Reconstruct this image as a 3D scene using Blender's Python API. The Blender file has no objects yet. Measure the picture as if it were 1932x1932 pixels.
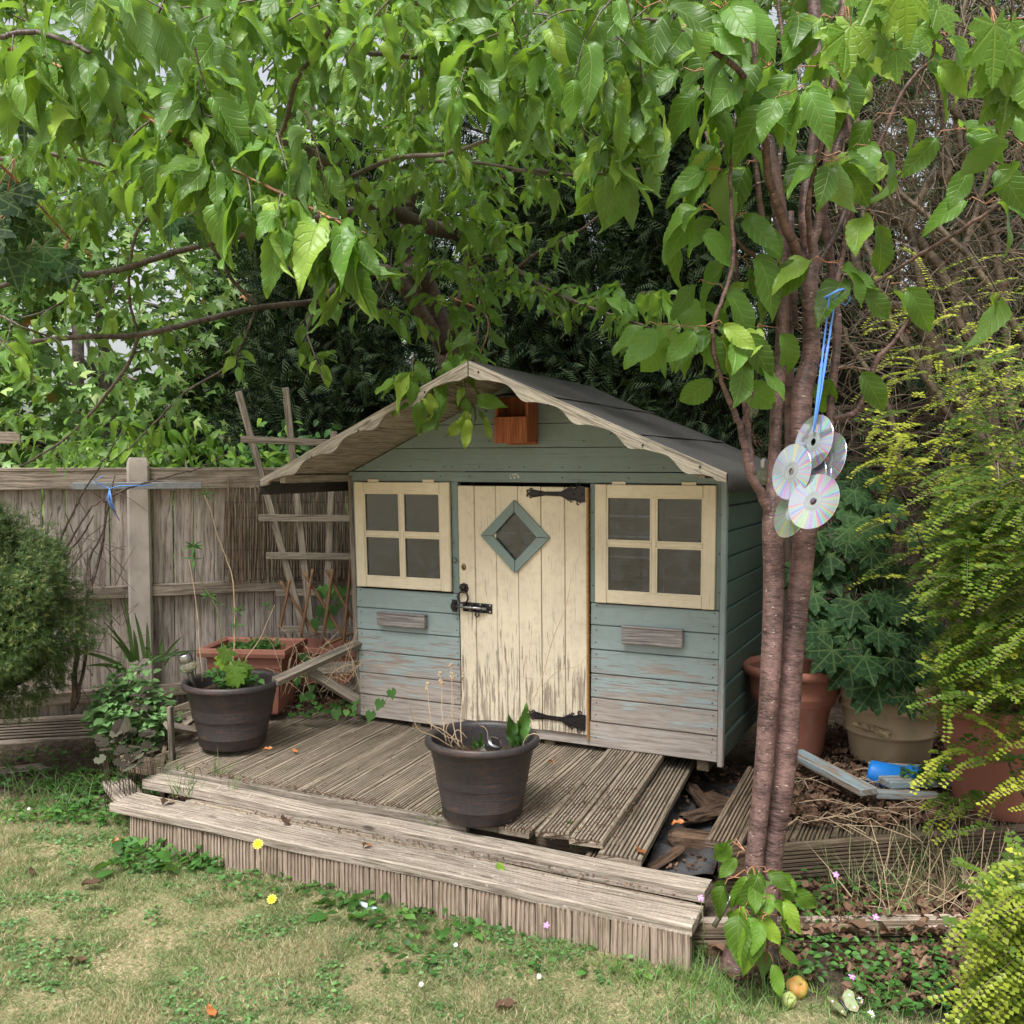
import bpy, math, random
import numpy as np
from mathutils import Vector, Matrix, noise as mnoise

R = random.Random(7)
D = bpy.data
scene = bpy.context.scene
col = scene.collection

# ------------------------------------------------------------------ camera
F_PX, IMG, PITCH, CAM_H = 1829.0, 1932.0, 0.0478, 1.5
cam_d = D.cameras.new('camera'); cam = D.objects.new('camera', cam_d); col.objects.link(cam)
cam_d.sensor_width = 36.0; cam_d.sensor_fit = 'HORIZONTAL'
cam_d.lens = 36.0 * F_PX / IMG
cam_d.clip_start = 0.02; cam_d.clip_end = 400
cam.location = (0, 0, CAM_H)
cam.rotation_euler = (math.pi / 2 - PITCH, 0, 0)
scene.camera = cam

# ------------------------------------------------------------------ sky, sun, exposure
SUN_EL, SUN_AZ = 62, 205          # degrees; azimuth is where the light comes from, clockwise from +Y
world = D.worlds.new('World'); scene.world = world; world.use_nodes = True
wn = world.node_tree; bg = wn.nodes['Background']
sky = wn.nodes.new('ShaderNodeTexSky'); sky.sky_type = 'NISHITA'; sky.sun_disc = False
sky.sun_elevation = math.radians(SUN_EL); sky.sun_rotation = math.radians(SUN_AZ)
sky.dust_density = 4.0; sky.air_density = 1.2
hs = wn.nodes.new('ShaderNodeHueSaturation'); hs.inputs['Saturation'].default_value = 0.25
wn.links.new(sky.outputs[0], hs.inputs['Color']); wn.links.new(hs.outputs[0], bg.inputs[0])
bg.inputs[1].default_value = 0.11
sun_d = D.lights.new('sun', 'SUN'); sun = D.objects.new('sun', sun_d); col.objects.link(sun)
sun_d.energy = 3.4; sun_d.angle = math.radians(26); sun_d.color = (1, .985, .96)
az, el = math.radians(SUN_AZ), math.radians(SUN_EL)
sd = Vector((math.sin(az) * math.cos(el), math.cos(az) * math.cos(el), math.sin(el)))
sun.rotation_euler = sd.to_track_quat('Z', 'Y').to_euler()
sun.location = (0, 0, 12)
scene.view_settings.view_transform = 'Standard'; scene.view_settings.look = 'None'
scene.view_settings.exposure = 1.02; scene.view_settings.gamma = 1
scene.view_settings.use_curve_mapping = False
scene.cycles.max_bounces = 8
scene.cycles.transparent_max_bounces = 12

# ------------------------------------------------------------------ geometry of the view (photo measurements -> places)
cP, sP = math.cos(PITCH), math.sin(PITCH)
def ray(x, y):
    a, b = (x - 966) / F_PX, -(y - 966) / F_PX
    return Vector((a, cP + b * sP, -sP + b * cP))
def onz(x, y, z=0.0):
    d = ray(x, y); return Vector((0, 0, CAM_H)) + d * ((z - CAM_H) / d.z)
def atY(x, y, Y):
    d = ray(x, y); return Vector((0, 0, CAM_H)) + d * (Y / d.y)
def proj(p):
    Z = p[2] - CAM_H; fw = p[1] * cP - Z * sP; up = p[1] * sP + Z * cP
    if fw < .05: return (-9e9, -9e9, fw)
    return 966 + F_PX * p[0] / fw, 966 - F_PX * up / fw, fw
YAW = 0.4452
cH, sH = math.cos(YAW), math.sin(YAW)
HO = Vector((-.754, 4.763, .278))
def uw(u, w, z=0.0):             # house-aligned plan coordinates -> world
    return Vector((HO.x + u * cH + w * sH, HO.y - u * sH + w * cH, z))
def to_uw(p):
    dx, dy = p[0] - HO.x, p[1] - HO.y
    return dx * cH - dy * sH, dx * sH + dy * cH

# ------------------------------------------------------------------ object helpers
def link(o, parent=None):
    col.objects.link(o)
    if parent is not None: o.parent = parent
    return o
def thing(name, label, cat, loc=(0, 0, 0), rz=0.0, group=None):
    o = D.objects.new(name, None); o.empty_display_size = .1; link(o)
    o.location = loc; o.rotation_euler = (0, 0, rz)
    o['label'] = label; o['category'] = cat
    if group: o['group'] = group
    return o
def tag(o, label, cat, group=None, kind=None):
    o['label'] = label; o['category'] = cat
    if group: o['group'] = group
    if kind: o['kind'] = kind
    return o
def wmat(o):
    m = o.matrix_basis.copy()
    while o.parent is not None:
        o = o.parent; m = o.matrix_basis @ m
    return m
def frame(p, d, up=Vector((0, 0, 1))):
    d = Vector(d).normalized(); up = Vector(up)
    y = up.cross(d)
    if y.length < 1e-4: y = Vector((0, 1, 0)).cross(d)
    y.normalize(); z = d.cross(y)
    return Matrix(((d.x, y.x, z.x, p[0]), (d.y, y.y, z.y, p[1]), (d.z, y.z, z.z, p[2]), (0, 0, 0, 1)))
def T(x, y, z): return Matrix.Translation((x, y, z))
def RX(a): return Matrix.Rotation(a, 4, 'X')
def RY(a): return Matrix.Rotation(a, 4, 'Y')
def RZ(a): return Matrix.Rotation(a, 4, 'Z')
I4 = Matrix.Identity(4)

class MB:
    """collects polygons, builds one mesh object"""
    def __init__(s): s.v = []; s.f = []; s.uv = []; s.mi = []; s.sm = []; s.k = 0
    def add(s, verts, faces, uvs=None, M=None, mi=0, smooth=False):
        b = len(s.v)
        if M is not None: verts = [M @ Vector(v) for v in verts]
        s.v += [tuple(v) for v in verts]
        for i, f in enumerate(faces):
            s.f.append([b + j for j in f]); s.mi.append(mi); s.sm.append(smooth)
            s.uv += (uvs[i] if uvs else [(0, 0)] * len(f))
        return s
    def box(s, sx, sy, sz, M=None, c=0.0, mi=0, off=None, swap=False):
        """box centred on the origin, length along X, chamfer c; uv in metres (u along the grain)"""
        hx, hy, hz = sx / 2, sy / 2, sz / 2
        ou, ov = (R.uniform(0, 40), R.uniform(0, 40)) if off is None else off
        if c <= 0:
            vs = [(x, y, z) for x in (-hx, hx) for y in (-hy, hy) for z in (-hz, hz)]
            fs = [(0, 1, 3, 2), (4, 6, 7, 5), (0, 4, 5, 1), (2, 3, 7, 6), (0, 2, 6, 4), (1, 5, 7, 3)]
        else:
            c = min(c, hx * .9, hy * .9, hz * .9)
            vs = []; idx = {}
            for X in (-1, 1):
                for Y in (-1, 1):
                    for Z in (-1, 1):
                        idx[X, Y, Z] = len(vs)
                        vs += [(X * hx, Y * (hy - c), Z * (hz - c)), (X * (hx - c), Y * hy, Z * (hz - c)), (X * (hx - c), Y * (hy - c), Z * hz)]
            fs = []
            for S in (-1, 1):
                q = [(-1, -1), (1, -1), (1, 1), (-1, 1)]
                if S < 0: q = q[::-1]
                fs.append([idx[S, a, b] for a, b in q])
                fs.append([idx[b, S, a] + 1 for a, b in q])
                fs.append([idx[a, b, S] + 2 for a, b in q])
            for a in (-1, 1):
                for b in (-1, 1):
                    def e(i, j, k1, k2):
                        f = [i + k1, j + k1, j + k2, i + k2]
                        return f if a * b > 0 else f[::-1]
                    fs.append(e(idx[-1, a, b], idx[1, a, b], 2, 1))
                    fs.append(e(idx[a, -1, b], idx[a, 1, b], 0, 2))
                    fs.append(e(idx[a, b, -1], idx[a, b, 1], 1, 0))
                    for d in (-1, 1):
                        i = idx[a, b, d]; f = [i, i + 1, i + 2]
                        fs.append(f if a * b * d > 0 else f[::-1])
        uvs = []
        for f in fs:
            P = [vs[i] for i in f]
            ext = [max(p[k] for p in P) - min(p[k] for p in P) for k in range(3)]
            k = ext.index(min(ext))
            if k == 0: u = [(ou + p[1] * .3, ov + p[2] + p[1]) for p in P]
            else:
                o = 1 if k == 2 else 2
                u = [(ou + p[0], ov + p[o] + (0 if k == 2 else .5)) for p in P]
            uvs.append([(b, a) for a, b in u] if swap else u)
        return s.add(vs, fs, uvs, M, mi)
    def prism(s, prof, L, M=None, nseg=1, warp=None, mi=0, off=None, cap=True, smooth=False, x0=0.0):
        """closed profile (y,z) extruded along +X; warp(x,y,z)->(x,y,z)"""
        ou, ov = (R.uniform(0, 40), R.uniform(0, 40)) if off is None else off
        n = len(prof); vs = []; per = [0]
        for i in range(n):
            a, b = prof[i], prof[(i + 1) % n]; per.append(per[-1] + math.hypot(a[0] - b[0], a[1] - b[1]))
        for i in range(nseg + 1):
            x = x0 + L * i / nseg
            for (y, z) in prof:
                p = (x, y, z); vs.append(warp(*p) if warp else p)
        fs = []; uvs = []
        for i in range(nseg):
            for j in range(n):
                k = (j + 1) % n
                fs.append((i * n + j, i * n + k, (i + 1) * n + k, (i + 1) * n + j))
                xa, xb = ou + x0 + L * i / nseg, ou + x0 + L * (i + 1) / nseg
                uvs.append([(xa, ov + per[j]), (xa, ov + per[j + 1]), (xb, ov + per[j + 1]), (xb, ov + per[j])])
        if cap:
            fs.append(tuple(range(n))[::-1]); fs.append(tuple(nseg * n + j for j in range(n)))
            uvs += [[(ou + prof[j][0] * .3, ov + prof[j][1]) for j in range(n)][::-1], [(ou + prof[j][0] * .3, ov + prof[j][1]) for j in range(n)]]
        return s.add(vs, fs, uvs, M, mi, smooth)
    def tube(s, pts, rad, n=6, M=None, mi=0, cap=True, off=None):
        pts = [Vector(p) for p in pts]; m = len(pts)
        if not hasattr(rad, '__len__'): rad = [rad] * m
        ou, ov = (R.uniform(0, 40), R.uniform(0, 40)) if off is None else off
        t0 = (pts[1] - pts[0]).normalized(); nrm = t0.orthogonal().normalized()
        vs = []; L = 0; ls = []
        for i, p in enumerate(pts):
            t = (pts[min(i + 1, m - 1)] - pts[max(i - 1, 0)])
            if t.length < 1e-9: t = t0.copy()
            t.normalize(); nrm = (nrm - t * nrm.dot(t))
            if nrm.length < 1e-6: nrm = t.orthogonal()
            nrm.normalize(); b = t.cross(nrm)
            if i: L += (p - pts[i - 1]).length
            ls.append(L)
            for k in range(n):
                a = 2 * math.pi * k / n; vs.append(p + (nrm * math.cos(a) + b * math.sin(a)) * rad[i])
        fs = []; uvs = []; rm = max(rad)
        for i in range(m - 1):
            for k in range(n):
                j = (k + 1) % n
                fs.append((i * n + k, i * n + j, (i + 1) * n + j, (i + 1) * n + k))
                a, b = ov + k * 6.28 * rm / n, ov + (k + 1) * 6.28 * rm / n
                uvs.append([(ou + ls[i], a), (ou + ls[i], b), (ou + ls[i + 1], b), (ou + ls[i + 1], a)])
        if cap and n > 2:
            fs += [tuple(range(n))[::-1], tuple((m - 1) * n + k for k in range(n))]
            uvs += [[(0, 0)] * n] * 2
        return s.add(vs, fs, uvs, M, mi, True)
    def lathe(s, prof, M=None, n=40, mi=0, closed=False, fn=None):
        vs = []; m = len(prof); L = [0]
        for i in range(1, m): L.append(L[-1] + math.hypot(prof[i][0] - prof[i - 1][0], prof[i][1] - prof[i - 1][1]))
        for (r, z) in prof:
            for k in range(n):
                a = 2 * math.pi * k / n
                rr, zz = fn(r, z, a) if fn else (r, z)
                vs.append((rr * math.cos(a), rr * math.sin(a), zz))
        fs = []; uvs = []
        for i in range(m if closed else m - 1):
            i2 = (i + 1) % m
            for k in range(n):
                j = (k + 1) % n
                fs.append((i * n + k, i * n + j, i2 * n + j, i2 * n + k))
                a, b = k / n, (k + 1) / n
                uvs.append([(a, L[i]), (b, L[i]), (b, L[i2]), (a, L[i2])])
        return s.add(vs, fs, uvs, M, mi, True)
    def disc(s, r, z, M=None, n=32, mi=0, jit=0):
        vs = [(0, 0, z)] + [(r * math.cos(6.2832 * k / n), r * math.sin(6.2832 * k / n), z + R.uniform(-jit, jit)) for k in range(n)]
        return s.add(vs, [(0, 1 + k, 1 + (k + 1) % n) for k in range(n)], None, M, mi)
    def plate(s, outline, t, M=None, mi=0):
        """flat outline in XY (convex or star-shaped round its mean) given thickness along Z"""
        n = len(outline); cx = sum(p[0] for p in outline) / n; cy = sum(p[1] for p in outline) / n
        vs = [(x, y, t / 2) for x, y in outline] + [(x, y, -t / 2) for x, y in outline] + [(cx, cy, t / 2), (cx, cy, -t / 2)]
        fs = []
        for i in range(n):
            j = (i + 1) % n
            fs += [(2 * n, i, j), (2 * n + 1, n + j, n + i), (i, n + i, n + j, j)]
        uvs = [[(vs[k][0], vs[k][1]) for k in f] for f in fs]
        return s.add(vs, fs, uvs, M, mi)
    def build(s, name, mat, parent=None, deform=None, world=False, kind=None, M=None, subsurf=0):
        vs = s.v
        if deform: vs = [deform(*v) for v in vs]
        if world and parent is not None:
            inv = wmat(parent).inverted(); vs = [tuple(inv @ Vector(v)) for v in vs]
        me = D.meshes.new(name); me.from_pydata(vs, [], s.f)
        for m in (mat if isinstance(mat, (list, tuple)) else [mat]): me.materials.append(m)
        ul = me.uv_layers.new(name='UVMap'); ul.data.foreach_set('uv', np.array(s.uv, dtype=np.float32).ravel())
        me.polygons.foreach_set('material_index', s.mi); me.polygons.foreach_set('use_smooth', s.sm)
        me.update()
        o = D.objects.new(name, me); link(o, parent)
        if M is not None: o.matrix_basis = M
        if kind: o['kind'] = kind
        return o
def inst(name, mesh, M, parent=None, world=False, kind=None):
    o = D.objects.new(name, mesh); link(o, parent)
    o.matrix_basis = (wmat(parent).inverted() @ M) if (world and parent is not None) else M
    return o

# numpy leaf templates: (verts n,3) (tris t,3) (uv n,2)
def np_scatter(name, templ, mats, tints, mat, parent=None, pick=None, kind='stuff', world=True):
    """join many transformed copies of small templates into one mesh object; mats (N,3,4)"""
    mats = np.asarray(mats, dtype=np.float64); tints = np.asarray(tints, dtype=np.float32); N = len(mats)
    if parent is not None and world:
        inv = np.array(wmat(parent).inverted()); m4 = np.zeros((N, 4, 4)); m4[:, :3] = mats; m4[:, 3, 3] = 1
        mats = (inv @ m4)[:, :3]
    pick = np.zeros(N, int) if pick is None else np.asarray(pick)
    V = []; Fc = []; U = []; Tn = []; base = 0
    for ti, (tv, tf, tu) in enumerate(templ):
        sel = np.where(pick == ti)[0]
        if not len(sel): continue
        m = mats[sel]; vv = np.einsum('nij,vj->nvi', m[:, :, :3], tv) + m[:, None, :, 3]
        n = len(tv); k = len(sel)
        ff = tf[None] + (np.arange(k) * n)[:, None, None] + base
        V.append(vv.reshape(-1, 3)); Fc.append(ff.reshape(-1, 3)); U.append(np.tile(tu, (k, 1)))
        Tn.append(np.repeat(tints[sel], n)); base += n * k
    V = np.concatenate(V).astype(np.float32); Fc = np.concatenate(Fc).astype(np.int32); U = np.concatenate(U).astype(np.float32); Tn = np.concatenate(Tn)
    me = D.meshes.new(name)
    me.vertices.add(len(V)); me.vertices.foreach_set('co', V.ravel())
    me.loops.add(Fc.size); me.loops.foreach_set('vertex_index', Fc.ravel())
    me.polygons.add(len(Fc)); me.polygons.foreach_set('loop_start', np.arange(len(Fc), dtype=np.int32) * 3)
    me.materials.append(mat)
    ul = me.uv_layers.new(name='UVMap'); ul.data.foreach_set('uv', U[Fc.ravel()].ravel())
    at = me.attributes.new('tint', 'FLOAT', 'POINT'); at.data.foreach_set('value', Tn)
    me.update(calc_edges=True); me.validate()
    me.polygons.foreach_set('use_smooth', np.ones(len(me.polygons), dtype=bool))
    o = D.objects.new(name, me); link(o, parent)
    if kind: o['kind'] = kind
    return o
def templ_mesh(name, t, mat):
    tv, tf, tu = t
    me = D.meshes.new(name); me.from_pydata([tuple(v) for v in tv], [], [tuple(int(i) for i in f) for f in tf])
    me.materials.append(mat); ul = me.uv_layers.new(name='UVMap')
    ul.data.foreach_set('uv', tu[tf.ravel()].astype(np.float32).ravel())
    me.polygons.foreach_set('use_smooth', [True] * len(me.polygons)); me.update()
    return me
# ------------------------------------------------------------------ materials
class NT:
    def __init__(s, name, rough=.6, spec=.3):
        s.m = D.materials.new(name); s.m.use_nodes = True; s.t = s.m.node_tree; s.n = s.t.nodes
        s.p = s.n['Principled BSDF']; s.out = s.n['Material Output']
        s.p.inputs['Roughness'].default_value = rough; s.p.inputs['Specular IOR Level'].default_value = spec
    def new(s, t, **kw):
        n = s.n.new('ShaderNode' + t)
        for k, v in kw.items(): setattr(n, k, v)
        return n
    def put(s, sock, v):
        if hasattr(v, 'is_output') or isinstance(v, bpy.types.NodeSocket): s.t.links.new(v, sock)
        elif isinstance(v, (tuple, list)) and len(v) == 3 and sock.type == 'RGBA': sock.default_value = (*v, 1)
        else: sock.default_value = v
    def uv(s): return s.new('UVMap', uv_map='UVMap').outputs[0]
    def pos(s): return s.new('NewGeometry').outputs['Position']
    def obj(s): return s.new('TexCoord').outputs['Object']
    def math(s, op, a, b=None, c=None, clamp=False):
        n = s.new('Math', operation=op, use_clamp=clamp); s.put(n.inputs[0], a)
        if b is not None: s.put(n.inputs[1], b)
        if c is not None: s.put(n.inputs[2], c)
        return n.outputs[0]
    def scale(s, vec, k):
        n = s.new('VectorMath', operation='MULTIPLY'); s.put(n.inputs[0], vec); n.inputs[1].default_value = k; return n.outputs[0]
    def noise(s, vec, sc=1.0, det=4, rough=.55, dist=0):
        n = s.new('TexNoise'); s.put(n.inputs['Vector'], vec); n.inputs['Scale'].default_value = sc
        n.inputs['Detail'].default_value = det; n.inputs['Roughness'].default_value = rough; n.inputs['Distortion'].default_value = dist
        return n.outputs['Fac']
    def ramp(s, fac, stops, interp='LINEAR'):
        n = s.new('ValToRGB'); s.put(n.inputs[0], fac); cr = n.color_ramp; cr.interpolation = interp
        while len(cr.elements) < len(stops): cr.elements.new(.5)
        for e, (p, c) in zip(cr.elements, stops): e.position = p; e.color = (*c, 1) if len(c) == 3 else c
        return n.outputs[0]
    def mix(s, f, a, b, mode='MIX'):
        n = s.new('Mix', data_type='RGBA', blend_type=mode); s.put(n.inputs[0], f); s.put(n.inputs[6], a); s.put(n.inputs[7], b); return n.outputs[2]
    def mr(s, v, a, b, c=0.0, d=1.0, smooth=False):
        n = s.new('MapRange'); n.interpolation_type = 'SMOOTHSTEP' if smooth else 'LINEAR'
        s.put(n.inputs[0], v); n.inputs[1].default_value = a; n.inputs[2].default_value = b; n.inputs[3].default_value = c; n.inputs[4].default_value = d; return n.outputs[0]
    def sep(s, v):
        n = s.new('SeparateXYZ'); s.put(n.inputs[0], v); return n.outputs
    def bump(s, h, st=.4, dist=.002):
        n = s.new('Bump'); s.put(n.inputs['Height'], h); n.inputs['Strength'].default_value = st; n.inputs['Distance'].default_value = dist
        s.t.links.new(n.outputs[0], s.p.inputs['Normal']); return n.outputs[0]
    def col(s, c): s.put(s.p.inputs['Base Color'], c)
    def rnd(s):
        a = s.new('Attribute', attribute_name='tint').outputs['Fac']; o = s.new('ObjectInfo').outputs['Random']
        return s.math('FRACT', s.math('ADD', a, o))
def g(c, k): return tuple(x * k for x in c)

def wood(name, a, b, c=None, rough=.85, sx=5, sy=110, green=0.0, knots=True, stain=.5, lich=None):
    """weathered timber: a light, b dark grain; uv in metres, grain along u"""
    n = NT(name, rough, .2); uv = n.uv()
    rnd = n.new('ObjectInfo').outputs['Random']
    warp = n.noise(n.scale(uv, (2.2, 14, 1)), 1, 3)
    cx = n.new('CombineXYZ'); sp = n.sep(uv); n.put(cx.inputs[0], n.math('MULTIPLY', sp[0], sx)); n.put(cx.inputs[1], n.math('MULTIPLY_ADD', warp, 3.0, n.math('MULTIPLY', sp[1], sy))); n.put(cx.inputs[2], n.math('MULTIPLY', rnd, 30))
    gr = n.noise(cx.outputs[0], 1, 6, .65)
    fine = n.noise(n.scale(cx.outputs[0], (3, 4, 1)), 1, 3)
    base = n.ramp(gr, [(.38, b), (.5, g(a, .74)), (.61, a)])
    big = n.noise(n.pos(), 2.3, 4, .6)
    base = n.mix(n.mr(big, .35, .7, 0, stain), base, n.mix(1.0, base, c or g(b, 1.4), 'MULTIPLY') if c is None else n.mix(.5, base, c))
    base = n.mix(n.mr(rnd, 0, 1, 0, .6), base, n.mix(.5, base, g(a, .40)))
    crack = n.mr(fine, .35, .42, 1, 0); base = n.mix(n.math('MULTIPLY', crack, .75), base, g(b, .35))
    if knots:
        v = n.new('TexVoronoi'); n.put(v.inputs['Vector'], n.scale(uv, (3.1, 8.5, 1))); v.inputs['Scale'].default_value = 1; v.inputs['Randomness'].default_value = 1
        kd = v.outputs['Distance']; base = n.mix(n.mr(kd, .05, .11, .8, 0), base, g(b, .5))
    if green: base = n.mix(n.mr(n.noise(n.pos(), 7, 5, .7), .5, .75, 0, green), base, (.07, .09, .03))
    if lich: base = n.mix(n.mr(n.noise(n.pos(), 60, 3, .6), .66, .72, 0, .8), base, lich)
    n.col(base)
    n.bump(n.math('ADD', gr, n.math('MULTIPLY', fine, .5)), .6, .004)
    return n.m

def paint(name, pc, bare, bare_d, z0, z1, base_wear=.32, vert=False, rough=.55, dirt=.25, lo=.62, fade=None):
    """old paint over timber; more worn towards the foot (below z0), sound above z1"""
    n = NT(name, rough, .3); uv = n.uv(); sp = n.sep(uv); rnd = n.new('ObjectInfo').outputs['Random']
    warp = n.noise(n.scale(uv, (2, 12, 1)), 1, 3)
    cx = n.new('CombineXYZ'); n.put(cx.inputs[0], n.math('MULTIPLY', sp[0], 6)); n.put(cx.inputs[1], n.math('MULTIPLY_ADD', warp, 3, n.math('MULTIPLY', sp[1], 95))); n.put(cx.inputs[2], n.math('MULTIPLY', rnd, 20))
    gr = n.noise(cx.outputs[0], 1, 7, .68)
    blot = n.noise(n.scale(uv, (4.5, 22, 1)), 1, 5, .6)
    z = n.sep(n.pos())[2]
    wz = n.mr(z, z0, z1, lo, base_wear)
    wn_ = n.math('ADD', n.math('MULTIPLY', gr, .62), n.math('MULTIPLY', blot, .38))
    d = n.math('SUBTRACT', wz, wn_)
    worn = n.mr(d, -.015, .03, 0, 1)
    bc = n.ramp(gr, [(.32, bare_d), (.62, bare)])
    pv = n.mix(n.mr(n.noise(n.pos(), 3.5, 4, .6), .35, .7, 0, .45), pc, g(pc, .72))
    if fade: pv = n.mix(n.mr(z, z0, z1, .8, 0), pv, fade)
    pv = n.mix(n.mr(n.noise(n.scale(cx.outputs[0], (1, 2.2, 1)), 1, 4), .3, .4, .55, 0), pv, g(pc, .42))
    pv = n.mix(n.mr(n.noise(n.pos(), 22, 6, .75), .48, .75, 0, dirt), pv, g(bare_d, .8))
    n.col(n.mix(worn, pv, bc))
    n.put(n.p.inputs['Roughness'], n.mr(worn, 0, 1, rough, .9))
    n.bump(n.math('ADD', n.math('MULTIPLY', gr, .6), n.math('MULTIPLY', worn, -.5)), .55, .003)
    return n.m

def plain(name, c, rough=.5, metal=0, spec=.4, nz=0.0, nsc=30, c2=None, bump=0.0, bsc=80):
    n = NT(name, rough, spec); n.p.inputs['Metallic'].default_value = metal
    if nz: n.col(n.mix(n.mr(n.noise(n.obj(), nsc, 6, .65), .35, .7, 0, nz), c, c2 or g(c, .4)))
    else: n.col(c)
    if bump: n.bump(n.noise(n.obj(), bsc, 5, .6), bump, .002)
    return n.m

def leafmat(name, top, young, back=None, trans=.35, tcol=None, rough=.45, veins=True, vs=7.0, autumn=None, spec=.32):
    n = NT(name, rough, spec); r = n.rnd(); uv = n.uv(); sp = n.sep(uv)
    dull = g(top, .45)
    c = n.ramp(r, [(0, dull), (.4, g(top, .8)), (.8, g(top, 1.2)), (1, young)]) if name != 'grass_blade' else n.ramp(r, [(0, dull), (.35, top), (.55, tuple((x + y) * .42 for x, y in zip(top, young))), (.8, g(young, .85)), (1, young)])
    if name == 'golden_leaf': c = n.ramp(r, [(0, g(top, .3)), (.4, top), (.7, tuple((x + y) * .45 for x, y in zip(top, young))), (.95, young)])
    if autumn: c = n.mix(n.mr(r, .993, .994), c, autumn)
    if veins:
        av = n.math('ABSOLUTE', sp[1])
        k = n.math('FRACT', n.math('MULTIPLY', n.math('SUBTRACT', sp[0], n.math('MULTIPLY', av, .30)), vs))
        ln = n.mr(n.math('ABSOLUTE', n.math('SUBTRACT', k, .5)), .0, .16, 1, 0, True)
        mid = n.mr(av, .0, .06, 1, 0)
        vein = n.math('MAXIMUM', n.math('MULTIPLY', ln, .55), mid)
        c = n.mix(n.math('MULTIPLY', vein, .4), c, n.mix(.5, g(young, 1.1), (.3, .4, .14)))
        n.bump(n.math('SUBTRACT', 1.0, vein), .5, .003)
    c = n.mix(n.mr(n.noise(n.obj(), 30, 3), .4, .8, 0, .25), c, g(top, .5))
    geo = n.new('NewGeometry').outputs['Backfacing']
    bk = back or tuple(x * .55 + y for x, y in zip(top, (.07, .10, .05)))
    c = n.mix(n.math('MULTIPLY', geo, .75), c, bk)
    n.col(c)
    tr = n.new('BsdfTranslucent'); n.put(tr.inputs[0], n.mix(.6, c, tcol or (.22, .42, .03)))
    ms = n.new('MixShader'); ms.inputs[0].default_value = trans
    n.t.links.new(n.p.outputs[0], ms.inputs[1]); n.t.links.new(tr.outputs[0], ms.inputs[2]); n.t.links.new(ms.outputs[0], n.out.inputs[0])
    return n.m

def bark(name, a, b, lent=None, ring=40):
    """cherry bark: along the stem is u; horizontal lenticel bands"""
    n = NT(name, .42, .4); uv = n.uv()
    big = n.noise(n.scale(uv, (7, 5, 1)), 1, 5, .6); fine = n.noise(n.scale(uv, (260, 40, 1)), 1, 4, .6)
    band = n.noise(n.scale(uv, (ring, 4, 1)), 1, 4, .7)
    c = n.ramp(n.math('ADD', n.math('MULTIPLY', big, .5), n.math('MULTIPLY', band, .5)), [(.41, b), (.5, a), (.58, g(a, 1.7))])
    c = n.mix(n.mr(fine, .35, .5, .45, 0), c, g(b, .5))
    if lent:
        v = n.new('TexVoronoi'); n.put(v.inputs['Vector'], n.scale(uv, (120, 22, 1))); v.inputs['Scale'].default_value = 1
        m = n.mr(v.outputs['Distance'], .18, .34, 1, 0)
        m = n.math('MULTIPLY', m, n.mr(n.noise(n.scale(uv, (34, 26, 1)), 1, 3), .54, .66))
        c = n.mix(n.mr(n.noise(n.scale(uv, (230, 15, 1)), 1, 4, .7), .47, .6, 0, .38), c, g(a, 2.4))
        c = n.mix(n.mr(n.noise(n.scale(uv, (120, 14, 1)), 1, 3, .6), .36, .46, .5, 0), c, g(b, .6))
        c = n.mix(m, c, lent)
        n.bump(n.math('ADD', n.math('ADD', fine, band), n.math('MULTIPLY', m, .8)), .6, .004)
    else: n.bump(n.math('ADD', fine, big), .7, .004)
    n.col(c); return n.m

M = {}
M['fence'] = wood('fence_wood', (.58, .50, .45), (.22, .18, .155), green=.3, stain=.85, c=(.26, .21, .175), sx=3, sy=48)
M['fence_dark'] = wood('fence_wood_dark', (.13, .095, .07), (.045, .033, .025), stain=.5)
M['rail'] = wood('rail_wood', (.46, .38, .31), (.15, .12, .095), green=.2)
M['groove_dirt_shade'] = wood('groove_dirt_shade', (.10, .07, .045), (.03, .022, .015), knots=False, stain=.3)  # groove floors: dirt, with the shade of the grooves put into the colour
M['deck'] = wood('deck_wood', (.40, .325, .245), (.12, .092, .065), sx=4, sy=160, green=.3, stain=.7, c=(.14, .11, .08), lich=(.5, .48, .4))
M['deck_pale'] = wood('deck_wood_pale', (.50, .425, .35), (.13, .10, .075), sx=5, sy=150, green=.2, stain=.85, c=(.20, .16, .12), lich=(.55, .5, .43))
M['deck_face'] = wood('deck_face_wood', (.48, .37, .29), (.14, .10, .075), sx=5, sy=150, green=.28, stain=.6, c=(.25, .19, .13))
M['deck_brown'] = wood('deck_wood_brown', (.27, .20, .14), (.07, .05, .035), sx=5, sy=150, green=.3, stain=.6)
M['grey_wood'] = wood('grey_weathered_wood', (.31, .26, .21), (.09, .075, .06), green=.15, c=(.2, .17, .13))
M['barge'] = wood('barge_wood', (.43, .385, .31), (.12, .10, .078), sx=5, sy=110, green=.2, stain=.8, c=(.20, .17, .135))
M['rot'] = wood('rotten_wood', (.16, .10, .065), (.02, .013, .009), sx=7, sy=60, stain=.8, knots=False)
AQ = (.265, .335, .332)
BARE, BARED = (.44, .39, .35), (.22, .18, .155)
M['aqua'] = paint('aqua_paint_worn', AQ, BARE, BARED, .32, .80, base_wear=.38, lo=.615, fade=(.38, .44, .45))
M['aqua_up'] = paint('aqua_paint', (.20, .265, .252), BARE, BARED, -1, 0, base_wear=.33, dirt=.3)
M['aqua_side'] = paint('aqua_paint_shaded_side', (.085, .14, .118), (.22, .18, .14), (.12, .09, .07), .2, .9, base_wear=.32, lo=.5, dirt=.45)  # darker copy of the aqua: the side wall's shade put into the paint
M['cream'] = paint('cream_paint', (.74, .65, .49), (.44, .37, .29), (.24, .19, .145), .27, 1.25, base_wear=.335, lo=.525, dirt=.3)
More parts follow.
